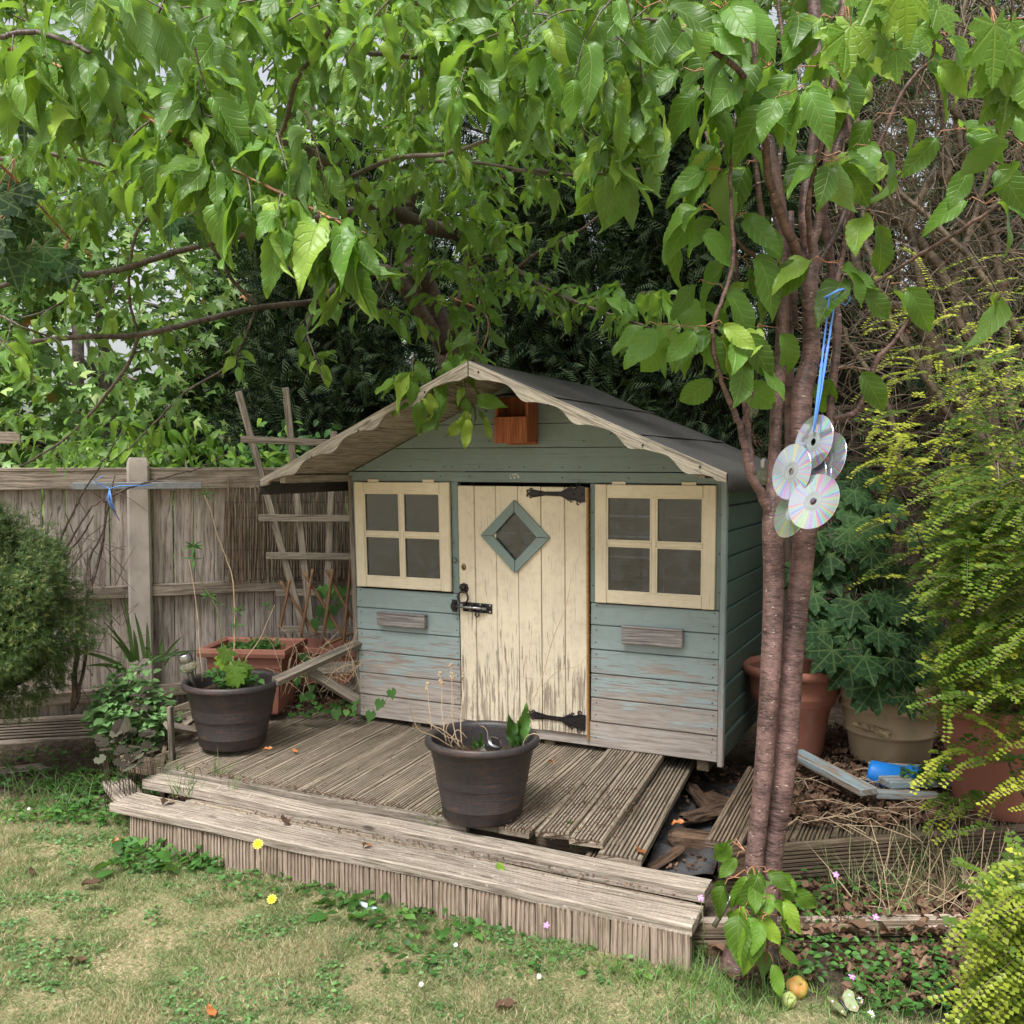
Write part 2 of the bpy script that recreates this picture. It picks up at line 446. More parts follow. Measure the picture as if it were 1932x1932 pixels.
M['cream_win'] = paint('cream_window_paint', (.75, .66, .49), (.42, .35, .25), (.2, .16, .11), -1, 0, base_wear=.31, dirt=.15)
M['greyledge'] = wood('ledge_wood', (.36, .33, .32), (.15, .13, .125), c=(.3, .26, .25))
n = NT('roof_felt', .9, .2)
n.col(n.mix(n.mr(n.noise(n.pos(), 5, 5, .6), .4, .7, 0, .7), n.mix(n.mr(n.noise(n.pos(), 260, 2), .42, .62), (.018, .018, .018), (.085, .08, .077)), (.065, .06, .055)))
n.bump(n.noise(n.pos(), 350, 3), .8, .003); M['felt'] = n.m
M['inside'] = wood('inner_wood', (.17, .185, .19), (.06, .065, .07))
M['cedar'] = wood('cedar', (.46, .17, .085), (.25, .085, .04), sx=4, sy=120, knots=False, stain=.2)
M['iron'] = plain('black_iron', (.012, .013, .016), .45, .3, .5, .5, 60, (.045, .03, .022), .3)
M['steel'] = plain('dull_steel', (.42, .42, .44), .35, 1, .5, .4, 60, (.2, .18, .16))
M['rust'] = plain('rusty_edge', (.28, .12, .04), .8, .2, .3, .8, 90, (.55, .36, .14))
M['brass'] = plain('tarnished_brass', (.25, .19, .08), .45, .8, .5, .5, 50)
n = NT('window_glass', .08, .5)
tr = n.new('BsdfTransparent'); tr.inputs[0].default_value = (.42, .54, .64, 1)
gl = n.new('BsdfGlossy'); gl.inputs['Roughness'].default_value = .04
df = n.new('BsdfDiffuse'); df.inputs[0].default_value = (.22, .25, .28, 1)
m1 = n.new('MixShader'); n.put(m1.inputs[0], n.math('ADD', n.math('MULTIPLY', n.new('Fresnel').outputs[0], 1.0), .02))
n.t.links.new(tr.outputs[0], m1.inputs[1]); n.t.links.new(gl.outputs[0], m1.inputs[2])
m2 = n.new('MixShader'); n.put(m2.inputs[0], n.mr(n.noise(n.pos(), 18, 6, .7), .46, .74, .03, .34))
n.t.links.new(m1.outputs[0], m2.inputs[1]); n.t.links.new(df.outputs[0], m2.inputs[2]); n.t.links.new(m2.outputs[0], n.out.inputs[0]); M['glass'] = n.m
n = NT('dark_plastic_pot', .5, .5); ob = n.obj()
brush = n.noise(n.scale(ob, (14, 14, 160)), 1, 5, .7); b2 = n.noise(n.scale(ob, (70, 70, 18)), 1, 4, .7)
n.col(n.mix(n.math('MULTIPLY', n.mr(brush, .47, .66), n.mr(n.noise(ob, 6, 3), .35, .65)), n.mix(n.mr(b2, .4, .7, 0, .5), (.026, .024, .027), (.055, .046, .046)), (.115, .058, .038)))
n.bump(brush, .25, .002); M['darkpot'] = n.m
def terracotta(name, a, b):
    n = NT(name, .75, .25); o = n.obj()
    c = n.mix(n.mr(n.noise(o, 5, 5, .6), .35, .7, 0, .7), a, b)
    c = n.mix(n.mr(n.noise(n.scale(o, (6, 6, 1.5)), 3, 5, .7), .55, .75, 0, .35), c, (.3, .26, .2))
    c = n.mix(n.mr(n.noise(o, 70, 3), .68, .75, 0, .6), c, g(b, .4))
    n.col(c); n.bump(n.noise(o, 90, 4), .25, .002); return n.m
M['terra'] = terracotta('terracotta_plastic', (.28, .112, .078), (.21, .085, .06))
M['terra_rect'] = terracotta('terracotta_trough', (.32, .135, .095), (.25, .105, .075))
M['tan'] = terracotta('tan_stone_pot', (.42, .32, .20), (.31, .235, .145))
M['blue'] = plain('blue_plastic', (.01, .17, .55), .35, 0, .5, .3, 20, (.02, .1, .3))
M['ribbon'] = plain('blue_ribbon', (.10, .28, .75), .35, 0, .5, .3, 120, (.05, .12, .4))
n = NT('potting_soil', .95, .1); n.col(n.ramp(n.noise(n.pos(), 60, 6, .7), [(.35, (.02, .014, .01)), (.7, (.09, .065, .045))])); n.bump(n.noise(n.pos(), 90, 5), 1, .01); M['soil'] = n.m
n = NT('concrete', .9, .2); n.col(n.mix(n.mr(n.noise(n.pos(), 160, 4), .5, .75, 0, .6), n.mix(n.mr(n.noise(n.pos(), 6, 5), .4, .7), (.46, .40, .355), (.30, .25, .215)), (.44, .42, .38))); n.bump(n.noise(n.pos(), 140, 4), .5, .003); M['concrete'] = n.m
n = NT('grey_plastic_sheet', .5, .4); n.col(n.mix(n.mr(n.noise(n.pos(), 9, 5), .4, .65, 0, .9), (.075, .075, .08), (.03, .025, .022))); n.bump(n.noise(n.pos(), 14, 3), .8, .02); M['sheet'] = n.m
M['cane'] = wood('bamboo', (.30, .17, .095), (.14, .075, .04), sx=8, sy=60, knots=False)
M['reed'] = wood('reed', (.36, .28, .2), (.14, .1, .07), sx=10, sy=60, knots=False)
M['stalk'] = plain('dry_stalk', (.50, .38, .25), .8, 0, .2, .5, 20, (.25, .17, .1))
M['stem_green'] = plain('green_stem', (.10, .16, .05), .6, 0, .3, .5, 30, (.2, .1, .05))
M['vine'] = bark('vine_bark', (.085, .055, .042), (.03, .02, .016))
M['bark_cherry'] = bark('cherry_bark', (.105, .062, .056), (.030, .016, .015), (.42, .35, .28), 30)
M['bark_old'] = bark('old_cherry_bark', (.085, .062, .05), (.03, .022, .019), (.17, .14, .11), 60)
M['twig_grey'] = bark('shrub_bark', (.14, .105, .072), (.05, .036, .025))
M['twig_red'] = bark('young_twig_bark', (.26, .12, .06), (.12, .07, .04))
M['leaf_cherry'] = leafmat('cherry_leaf', (.10, .215, .035), (.32, .46, .07), trans=.42, tcol=(.30, .50, .02), rough=.40)
M['leaf_young'] = leafmat('young_cherry_leaf', (.12, .24, .025), (.26, .40, .04), trans=.42)
M['leaf_maple'] = leafmat('maple_leaf', (.17, .30, .08), (.52, .62, .24), trans=.35, veins=False, rough=.4, autumn=(.5, .2, .08))
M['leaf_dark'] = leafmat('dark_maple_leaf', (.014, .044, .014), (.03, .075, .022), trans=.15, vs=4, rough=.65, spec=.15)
M['leaf_sedum'] = leafmat('sedum_leaf', (.18, .34, .12), (.30, .46, .18), trans=.15, veins=False, rough=.5)
M['leaf_weed'] = leafmat('weed_leaf', (.055, .15, .03), (.13, .26, .05), trans=.3, veins=False, rough=.5)
M['leaf_lonicera'] = leafmat('golden_leaf', (.085, .15, .018), (.42, .44, .05), trans=.3, veins=False, rough=.35)
M['leaf_heuchera'] = leafmat('bronze_leaf', (.05, .042, .03), (.085, .09, .06), back=(.09, .03, .04), trans=.1, veins=False, rough=.7, spec=.15)
M['conifer'] = leafmat('conifer_frond_shaded', (.0025, .008, .005), (.007, .019, .009), trans=.05, veins=False, rough=.8, spec=.05)  # near-black: the deep shade of these trees put into the frond colour
M['conifer_lit'] = leafmat('conifer_frond_lit', (.012, .034, .018), (.03, .07, .03), trans=.1, veins=False, rough=.7, spec=.12)  # lighter copy of the fronds, light put into the colour of one cypress
M['spruce'] = leafmat('spruce_needles', (.085, .135, .05), (.26, .28, .09), trans=.2, veins=False, rough=.6, spec=.2)
M['grass_green'] = leafmat('green_blade', (.11, .22, .045), (.28, .36, .10), trans=.25, veins=False, rough=.6)
M['grass'] = leafmat('grass_blade', (.17, .25, .075), (.74, .56, .38), trans=.25, tcol=(.4, .42, .12), veins=False, rough=.6)
M['clover'] = leafmat('clover_leaf', (.09, .20, .06), (.17, .30, .09), trans=.25, veins=False, rough=.5)
M['litter'] = leafmat('dead_leaf', (.13, .075, .048), (.24, .155, .105), back=(.22, .155, .12), trans=.08, tcol=(.3, .15, .05), veins=False, rough=.75, spec=.15)
M['orange_leaf'] = leafmat('orange_dead_leaf', (.42, .15, .045), (.5, .2, .06), back=(.4, .2, .09), trans=.1, tcol=(.4, .15, .03), veins=False)
M['petal_yellow'] = plain('yellow_petal', (.85, .62, .01), .5)
M['petal_white'] = plain('white_petal', (.8, .8, .8), .5)
M['petal_pink'] = plain('pink_petal', (.6, .25, .62), .5)
M['core'] = plain('crown_inner_dark', (.008, .007, .005), .95, 0, .05, .5, 12)  # near-black colour standing in for the shaded inside of crowns
n = NT('ground', .95, .15)
lw = n.new('Attribute', attribute_name='lawn').outputs['Fac']
po = n.pos()
th = n.ramp(n.math('ADD', n.math('MULTIPLY', n.noise(po, 4.5, 5, .6), .6), n.math('MULTIPLY', n.noise(po, 90, 4, .7), .4)), [(.36, (.17, .18, .08)), (.47, (.38, .31, .18)), (.6, (.60, .46, .31))])
so = n.ramp(n.noise(po, 28, 7, .7), [(.35, (.035, .026, .019)), (.6, (.12, .09, .065)), (.75, (.2, .15, .11))])
n.col(n.mix(lw, so, th)); n.bump(n.noise(po, 110, 6, .7), 1, .015); M['ground'] = n.m
# compact disc: diffraction answers to the viewing direction, radial symmetry about the disc's own axis
n = NT('compact_disc', .10, .8)
n.p.inputs['Metallic'].default_value = .85
ob = n.obj(); s_ = n.sep(ob)
tcn = n.new('CombineXYZ'); n.put(tcn.inputs[0], n.math('MULTIPLY', s_[1], -1)); n.put(tcn.inputs[1], s_[0])
nv = n.new('VectorMath', operation='NORMALIZE'); n.put(nv.inputs[0], tcn.outputs[0])
vt = n.new('VectorTransform', vector_type='VECTOR', convert_from='WORLD', convert_to='OBJECT'); n.put(vt.inputs[0], n.new('NewGeometry').outputs['Incoming'])
dt = n.new('VectorMath', operation='DOT_PRODUCT'); n.put(dt.inputs[0], vt.outputs[0]); n.put(dt.inputs[1], nv.outputs[0])
d1 = n.math('MULTIPLY', dt.outputs['Value'], 5.0)
hue = n.new('CombineColor', mode='HSV'); n.put(hue.inputs[0], n.math('FRACT', d1)); hue.inputs[1].default_value = .6; hue.inputs[2].default_value = .95
st = n.mr(n.noise(n.scale(nv.outputs[0], (1, 1, 0)), 2.6, 3, .8), .47, .58, 0, .8)
n.col(n.mix(st, (.66, .68, .74), hue.outputs[0])); M['cd'] = n.m
n = NT('clear_bulb', .05, .5); n.p.inputs['Transmission Weight'].default_value = .9; n.p.inputs['Base Color'].default_value = (.85, .88, .7, 1); n.p.inputs['IOR'].default_value = 1.1; M['bulb'] = n.m
# ------------------------------------------------------------------ ground
def n3(x, y, k=1.0, s=0.0): return mnoise.noise(Vector((x * k + s, y * k - s, s)))
RB = onz(1310, 1860, 0); 
def lawn_w(x, y):
    """1 on the lawn, 0 in the beds; soft, wavering edge"""
    e = .06 * n3(x, y, 3.0, 2) + .025 * n3(x, y, 11, 5)
    u, w = to_uw((x, y))
    a = (-1.22 - w) / .05 + e * 14                        # in front of the step
    b = (4.18 - y) / .10 + e * 12 if x < -1.35 else -9    # left of the step, up to the border plants
    v = max(a, b)
    if x > .56: v = min(v, (2.86 - .10 * (x - .5) - y) / .05 + e * 12)
    return max(0.0, min(1.0, .5 + v * .5))
def soilz(x, y):
    z = .012 * n3(x, y, 2.2, 1) + .006 * n3(x, y, 9, 3)
    if x < -1.6 and y > 4.1: z += min(.10, (y - 4.1) * .12)
    if x > .5 and y > 2.9: z += min(.05, (y - 2.9) * .3)
    return z
def axis(lo, hi, a, b, st):
    v = [lo]; 
    k = a - .5; e = .5; seq = []
    while k > lo: seq.append(k); e *= 1.7; k -= e
    v += seq[::-1]; x = a
    while x < b: v.append(x); x += st
    k = b; e = .5
    while k < hi: v.append(k); e *= 1.7; k += e
    v.append(hi); return v
xs = axis(-70, 70, -2.9, 2.6, .035); ys = axis(-60, 90, 2.3, 6.4, .035)
gv = [(x, y, soilz(x, y)) for y in ys for x in xs]
nx = len(xs)
gf = [(j * nx + i, j * nx + i + 1, (j + 1) * nx + i + 1, (j + 1) * nx + i) for j in range(len(ys) - 1) for i in range(nx - 1)]
me = D.meshes.new('lawn'); me.from_pydata(gv, [], gf); me.materials.append(M['ground'])
at = me.attributes.new('lawn', 'FLOAT', 'POINT'); at.data.foreach_set('value', [lawn_w(x, y) if abs(x) < 4 else (1.0 if y < 4 else 0.0) for x, y, _ in gv])
me.polygons.foreach_set('use_smooth', [True] * len(gf)); me.update()
ground = link(D.objects.new('ground', me)); ground['kind'] = 'structure'

# ------------------------------------------------------------------ the playhouse
S0, S1, WH = -.030, .0074, 1.8
def hdef(x, y, z):                      # the old house has spread a little at the top
    z0 = max(z, -.1)
    sag = .006 * math.sin(x * 3 + y) * (z0 / 1.2)
    return (x + (S0 + (S1 - S0) * x / WH) * z0, y - .004 * z0, z + sag * .3)
house = thing('playhouse', 'small wooden playhouse with worn aqua boards and cream door standing on the decking', 'playhouse', tuple(HO), -YAW)
def hb(name, mb, mat, parent=house): return mb.build(name, mat, parent, deform=hdef)
def hbox(name, u0, u1, v0, v1, w0, w1, mat, parent=house, c=.003, ax='x', jit=0.0):
    """box between house coordinates; ax is the direction of the grain"""
    cx, cy, cz = (u0 + u1) / 2, (w0 + w1) / 2, (v0 + v1) / 2
    b = MB()
    if ax == 'x': b.box(u1 - u0, w1 - w0, v1 - v0, T(cx, cy, cz) @ RX(jit), c)
    elif ax == 'z': b.box(v1 - v0, w1 - w0, u1 - u0, T(cx, cy, cz) @ RY(math.pi / 2) @ RX(jit), c)
    else: b.box(w1 - w0, u1 - u0, v1 - v0, T(cx, cy, cz) @ RZ(math.pi / 2), c)
    return hb(name, b, mat, parent)
PB = .107
DL, DR = .588, 1.222                     # door opening
# lower front boards, overlapping like shiplap; the lowest runs under the door
vb = [0.0, .10, .207, .314, .421, .528, .625]
for i in range(6):
    lo, hi = vb[i], vb[i + 1] - .0035
    for (a, b) in ([(.012, DL - .008), (DR + .006, WH - .012)] if i else [(.012, WH - .012)]):
        hbox('wall_board', a, b, lo if i else -.012, hi, -.016 + R.uniform(-.001, .001), 0, M['aqua'], c=.003, jit=-.035)
# dark breather board behind the shiplap so no gap shows light
hbox('inner_lining', .01, DL - .012, 0, .62, .001, .009, M['inside'], c=0)
hbox('inner_lining', DR + .012, WH - .01, 0, .62, .001, .009, M['inside'], c=0)
# posts beside door and windows
for (a, b, v0, v1) in ((.0, .032, .625, 1.145), (.549, DL - .004, .625, 1.145), (DR + .004, 1.254, .625, 1.145), (1.768, 1.80, .625, 1.16)):
    hbox('upright', a, b, v0, v1, -.014, .02, M['aqua_up'], ax='z', c=.002)
hbox('corner_post', 1.789, 1.812, -.03, 1.17, -.022, .012, M['aqua'], ax='z', c=.003)
hbox('corner_post', -.012, .012, -.012, 1.17, -.020, .012, M['grey_wood'], ax='z', c=.003)
hbox('head_rail', -.012, 1.812, 1.147, 1.193, -.015, .02, M['aqua_up'], c=.002)
# gable boards cut to the roof slope
APX, EVR, EVL, SP = 1.632, 1.200, 1.166, 1.002
def roof_v(u): return APX - (APX - (EVR if u > .9 else EVL)) * abs(u - .9) / SP
v = 1.197
while v < 1.58:
    v1 = min(v + PB - .003, 1.60)
    def edge(vv, side):
        e = EVR if side > 0 else EVL
        return .9 + side * max(0.02, (APX - .028 - vv) / (APX - e) * SP)
    a0, a1, b0, b1 = max(-.01, edge(v, -1)), min(1.81, edge(v, 1)), max(-.01, edge(v1, -1)), min(1.81, edge(v1, 1))
    if a1 - a0 > .1:
        b = MB(); t0, t1 = -.017, -.012
        vs = [(a0, t0, v), (a1, t0, v), (b1, t1, v1), (b0, t1, v1), (a0, .004, v), (a1, .004, v), (b1, .004, v1), (b0, .004, v1)]
        fs = [(0, 1, 2, 3), (7, 6, 5, 4), (0, 4, 5, 1), (1, 5, 6, 2), (2, 6, 7, 3), (3, 7, 4, 0)]
        o_ = R.uniform(0, 30); b.add(vs, fs, [[(vs[k][0] + o_, vs[k][2] + vs[k][1]) for k in f] for f in fs])
        hb('wall_board', b, M['aqua_up'])
    v += PB
# nail heads in rows
nb = MB()
def nail(u, v, w=-.019, r=.0032): nb.add([(u + r * math.cos(k * 1.047), w, v + r * math.sin(k * 1.047)) for k in range(6)] + [(u, w - .001, v)], [(k, (k + 1) % 6, 6) for k in range(6)])
for i in range(6):
    for u in (.035, DL - .02, DR + .03, 1.765): nail(u, vb[i] + .03); nail(u + .004, vb[i] + .085)
for u in [.08, .16, .34, .52, .56, .7, .85, .92, 1.1, 1.18, 1.4, 1.55, 1.72]: nail(u, 1.215); 
for u in [.3, .6, .75, 1.2, 1.5]: nail(u, 1.33); nail(u - .1, 1.17)
for u in (.56, 1.24, 1.785):
    for v in (.7, .86, 1.02): nail(u, v)
hb('nail_heads', nb, M['iron'])['kind'] = 'stuff'
# side, back walls
DP = .84
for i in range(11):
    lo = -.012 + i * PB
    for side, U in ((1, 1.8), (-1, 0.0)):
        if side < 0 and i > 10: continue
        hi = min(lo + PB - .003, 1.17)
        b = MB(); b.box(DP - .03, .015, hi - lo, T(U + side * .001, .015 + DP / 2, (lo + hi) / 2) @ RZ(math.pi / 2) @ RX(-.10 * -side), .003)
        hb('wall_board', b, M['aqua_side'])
hbox('inner_lining', 1.775, 1.788, 0, 1.16, .02, DP, M['inside'], c=0); hbox('inner_lining', .012, .025, 0, 1.16, .02, DP, M['inside'], c=0)
for i in range(14):
    lo = i * PB; hi = lo + PB - .009
    half = 0.9 if lo < 1.1 else max(.06, (APX - .03 - hi) / .45)
    hbox('wall_board', .9 - min(.9, half), .9 + min(.9, half), lo, hi, DP, DP + .014, M['inside'], c=.002)
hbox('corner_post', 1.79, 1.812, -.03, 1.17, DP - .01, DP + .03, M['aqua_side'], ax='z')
hbox('floor_board', .03, 1.77, .0, .018, .02, DP - .01, M['inside'], c=0)
for u in (.3, 1.0, 1.7): hbox('bearer', u, u + .05, -.06, -.013, -.005, DP, M['deck_brown'], ax='y', c=.002)
for u, v0, v1 in ((.5, .02, 1.15), (1.28, .02, 1.15)): hbox('inner_stud', u, u + .03, v0, v1, DP - .04, DP - .002, M['inside'], ax='z')
for u in (.24, 1.50): hbox('inner_stud', u, u + .045, .02, 1.15, DP - .09, DP - .05, M['grey_wood'], ax='z')
hbox('inner_shelf', .05, .55, .80, .82, DP - .22, DP - .05, M['grey_wood'])
hbox('inner_shelf', 1.2, 1.75, .72, .74, DP - .22, DP - .05, M['grey_wood'])
hbox('inner_stud', .03, 1.77, .62, .65, DP - .035, DP - .002, M['inside'])

# windows, each hung from two small hinges
def window(u0, u1, v0, v1, label):
    e = D.objects.new('window', None); link(e, house); e['label'] = label
    w0, w1 = -.034, -.0155; fr = .052
    P = dict(parent=e)
    hbox('frame_stile', u0, u0 + fr, v0, v1, w0, w1, M['cream_win'], ax='z', **P); hbox('frame_stile', u1 - fr, u1, v0, v1, w0, w1, M['cream_win'], ax='z', **P)
    hbox('frame_rail', u0 + fr + .001, u1 - fr - .001, v1 - fr, v1 - .001, w0 + .001, w1, M['cream_win'], **P)
    hbox('frame_rail', u0 + fr + .001, u1 - fr - .001, v0 + .001, v0 + fr, w0 + .001, w1, M['cream_win'], **P)
    cu, cv = (u0 + u1) / 2, (v0 + v1) / 2 + .004
    hbox('glazing_bar', cu - .010, cu + .010, v0 + fr, v1 - fr, w0 + .004, w1 + .006, M['cream_win'], ax='z', **P)
    hbox('glazing_bar', u0 + fr + .001, cu - .011, cv - .010, cv + .010, w0 + .005, w1 + .005, M['cream_win'], **P)
    hbox('glazing_bar', cu + .011, u1 - fr - .001, cv - .010, cv + .010, w0 + .005, w1 + .005, M['cream_win'], **P)
    for a, b in ((u0 + fr, cu - .01), (cu + .01, u1 - fr)):
        for c_, d_ in ((v0 + fr, cv - .01), (cv + .01, v1 - fr)):
            hbox('pane', a - .003, b + .003, c_ - .003, d_ + .003, -.0205, -.0190, M['glass'], c=0, **P)
            bd = MB(); t = .006                                     # glazing bead round each pane
            for (p, q, r_, s_) in ((a, b, c_, c_ + t), (a, b, d_ - t, d_), (a, a + t, c_ + t, d_ - t), (b - t, b, c_ + t, d_ - t)):
                bd.box(q - p, .006, s_ - r_, T((p + q) / 2, -.026, (r_ + s_) / 2))
            hb('bead', bd, M['cream_win'], e)
    for k in (.2, .78):
        uu = u0 + (u1 - u0) * k
        hbox('hinge', uu - .03, uu + .03, v1 - .003, v1 + .012, -.024, -.0152, M['cream_win'], parent=e, c=.001)
window(.030, .549, .632, 1.143, 'four-pane window left of the door')
window(1.254, 1.770, .628, 1.143, 'four-pane window right of the door')
# two little ledges
for (a, b, v0, v1) in ((.148, .413, .450, .508), (1.380, 1.643, .462, .530)):
    hbox('ledge', a, b, v0, v1, -.05, -.018, M['greyledge'], c=.003)
    hbox('ledge_trim', a, b, v1 + .001, v1 + .008, -.054, -.018, M['greyledge'], c=.002)

# door of six boards with a diamond light
door = D.objects.new('door', None); link(door, house); door['label'] = 'cream plank door with peeling paint and a diamond window'
pw = [0, .085, .194, .302, .412, .524, .628]
Zt, Zb = 1.128, .036
for i in range(6):
    a, b = DL + .002 + pw[i] + .0016, DL + .002 + pw[i + 1] - .0016
    # boards are cut round the diamond
    cu, cv, hw, hh = .880, .903, .110, .120
    da, db = a - cu, b - cu
    def cut(du): return hh * (1 - abs(du) / hw) if abs(du) < hw else None
    if max(abs(da), abs(db)) < hw + .06 and (abs(da) < hw or abs(db) < hw):
        for sgn, ve in ((1, Zt), (-1, Zb)):
            ca, cb = cut(da) or 0, cut(db) or 0
            pts = [(a, cv + sgn * ca), (b, cv + sgn * cb), (b, ve), (a, ve)]
            if da * db < 0: pts = [(a, cv + sgn * ca), (cu, cv + sgn * hh), (b, cv + sgn * cb), (b, ve), (a, ve)]
            m_ = MB(); nP = len(pts); vs = [(p, -.030, q) for p, q in pts] + [(p, -.012, q) for p, q in pts]
            fs = [tuple(range(nP)), tuple(range(nP, 2 * nP))[::-1]] + [(k, (k + 1) % nP, nP + (k + 1) % nP, nP + k) for k in range(nP)]
            o_ = 7.3 * i
            m_.add(vs, fs, [[(vs[k][2] + o_, vs[k][0] + vs[k][1]) for k in f] for f in fs]); hb('door_board', m_, M['cream'], door)
    else:
        m_ = MB(); m_.box(Zt - Zb, .018, b - a, T((a + b) / 2, -.021, (Zt + Zb) / 2) @ RY(math.pi / 2), .003); hb('door_board', m_, M['cream'], door)
hbox('door_backing', DL + .01, DR - .02, Zb + .02, cv - hh - .02, -.012, -.004, M['inside'], parent=door, c=0)
hbox('door_backing', DL + .01, DR - .02, cv + hh + .02, Zt - .02, -.012, -.004, M['inside'], parent=door, c=0)
# diamond frame: four mitred pieces
ow, oh, iw, ih = .170, .166, .108, .112
cor_o = [(0, oh), (ow, 0), (0, -oh), (-ow, 0)]; cor_i = [(0, ih), (iw, 0), (0, -ih), (-iw, 0)]
for k in range(4):
    o1, o2, i1, i2 = cor_o[k], cor_o[(k + 1) % 4], cor_i[k], cor_i[(k + 1) % 4]
    q = [o1, o2, i2, i1]; sh = .0012
    mx = sum(p[0] for p in q) / 4; my = sum(p[1] for p in q) / 4
    q = [(p[0] + (mx - p[0]) * sh / .05, p[1] + (my - p[1]) * sh / .05) for p in q]
    vs = [(cu + p[0], -.044, cv + p[1]) for p in q] + [(cu + p[0], -.0305, cv + p[1]) for p in q]
    fs = [(0, 1, 2, 3), (7, 6, 5, 4)] + [(a, (a + 1) % 4, 4 + (a + 1) % 4, 4 + a) for a in range(4)]
    d = Vector((o2[0] - o1[0], o2[1] - o1[1])).normalized()
    m_ = MB(); m_.add(vs, fs, [[((vs[a][0] - cu) * d.x + (vs[a][2] - cv) * d.y + k * 3, -(vs[a][0] - cu) * d.y + (vs[a][2] - cv) * d.x + vs[a][1]) for a in f] for f in fs])
    hb('diamond_frame', m_, M['aqua_up'], door)
m_ = MB(); m_.add([(cu + p[0] * 1.02, -.026, cv + p[1] * 1.02) for p in cor_i] + [(cu + p[0] * 1.02, -.024, cv + p[1] * 1.02) for p in cor_i], [(0, 1, 2, 3), (7, 6, 5, 4), (0, 4, 5, 1), (1, 5, 6, 2), (2, 6, 7, 3), (3, 7, 4, 0)])
hb('pane', m_, M['glass'], door)
# strap hinges with fleur ends
def strap(v, du, tilt):
    b = MB(); Mx = T(DR - .012, -.0335, v) @ RX(math.pi / 2) @ RZ(tilt)
    top = [(0, .034), (-.022, .036), (-.04, .022), (-.055, .020), (-.075, .030), (-.088, .020), (-.1, .011), (-.2, .0085), (-.236, .0085), (-.246, .018), (-.258, .006), (-.275, 0)]
    out = top + [(x, -y) for x, y in top[::-1]][1:]
    b.plate(out, .005, Mx)
    for cx, cy, r in ((-.030, .040, .011), (-.030, -.040, .011), (-.062, .030, .008), (-.062, -.030, .008), (-.252, .016, .008), (-.252, -.016, .008), (-.268, .010, .006), (-.268, -.010, .006)):
        pts = [(cx + r * math.cos(t * .6) * (1 - t * .06), cy + r * math.sin(t * .6) * (1 - t * .06), .001) for t in range(10)]
        b.tube(pts, .0026, 5, Mx)
    for cx in (-.012, -.05, -.13, -.21): b.tube([(cx, 0, 0), (cx, 0, .006)], .004, 8, Mx)
    hb('strap_hinge', b, M['iron'], door)
strap(1.098, 0, 0.0); strap(.092, 0, -.03)
hbox('rusty_piano_hinge', DR - .006, DR + .002, Zb - .02, Zt, -.034, -.016, M['rust'], parent=door, ax='z', c=.001)
# ring handle on a scalloped rose
b = MB(); Mx = T(.617, -.0335, .655) @ RX(math.pi / 2)
b.plate([((.019 + .005 * abs(math.cos(4 * t)) ** .6) * math.cos(t), (.019 + .005 * abs(math.cos(4 * t)) ** .6) * math.sin(t)) for t in [2 * math.pi * k / 120 for k in range(120)]], .005, Mx)
b.lathe([(.013, .002), (.013, .008), (.009, .016), (.0, .018)], Mx, 14)
b.tube([(.005, -.012, .010), (.0, -.020, .012), (-.005, -.012, .010)], .004, 6, Mx)
hb('handle_rose', b, M['iron'], door)
b = MB(); b.tube([(.617 + .026 * math.sin(t), -.045 - .002 * math.cos(t), .612 - .027 * math.cos(t)) for t in [2 * math.pi * k / 26 for k in range(27)]], .0042, 8)
hb('ring_handle', b, M['iron'], door)
b = MB(); b.lathe([(0.001, .004), (.010, .004), (.012, 0)], T(.617, -.031, .752) @ RX(math.pi / 2) @ Matrix.Diagonal((1, 1.35, 1, 1)), 16); hb('lock_cover', b, M['brass'], door)
b = MB(); b.tube([(.617, -.036, .749), (.617, -.036, .757)], .0022, 6); hb('keyhole', b, M['iron'], door)
# pad bolt
Mb = T(.655, -.0335, .568) @ RX(math.pi / 2) @ RZ(-.02)
b = MB(); b.box(.150, .044, .004, Mb @ T(.030, 0, 0), .001)
b.box(.026, .056, .006, Mb @ T(-.088, .0, .001), .001)
for x in (-.03, .012, .06): b.box(.010, .036, .020, Mb @ T(x, 0, .010), .002)
b.box(.020, .030, .020, Mb @ T(-.088, 0, .012), .003)
b.tube([(.025, -.015, .008), (.024, -.035, .010), (.033, -.043, .010), (.042, -.035, .010), (.041, -.015, .008)], .0035, 6, Mb)
hb('bolt_plate', b, M['iron'], door)
b = MB(); b.tube([(-.10, 0, .014), (.082, 0, .014)], .0065, 10, Mb); hb('bolt_bar', b, M['steel'], door)
b = MB()
for x, y in ((-.045, .015), (-.01, -.015), (.045, .015), (.095, .014), (.095, -.014)): b.lathe([(.0, .005), (.004, .003), (.005, .001)], Mb @ T(x, y, .001), 8)
hb('bolt_screws', b, M['steel'], door)
b = MB(); b.lathe([(.0, .010), (.006, .008), (.008, 0)], T(.566, -.018, .78) @ RX(math.pi / 2), 10); b.tube([(.566, -.02, .795), (.572, -.032, .78), (.566, -.022, .766)], .002, 5); hb('hook_eye', b, M['steel'])
# faded painted number-like smear above the door
n = NT('white_smear', .8, .2); n.p.inputs['Alpha'].default_value = 1; n.col((.62, .66, .64))
n.put(n.p.inputs['Alpha'], n.mr(n.noise(n.obj(), 95, 4, .6), .5, .56)); M['smear'] = n.m
b = MB(); b.plate([(.030 * math.cos(k * .5236), .013 * math.sin(k * .5236)) for k in range(12)], .0006, T(.873, -.0165, 1.172) @ RX(math.pi / 2)); hb('white_smear', b, M['smear'])

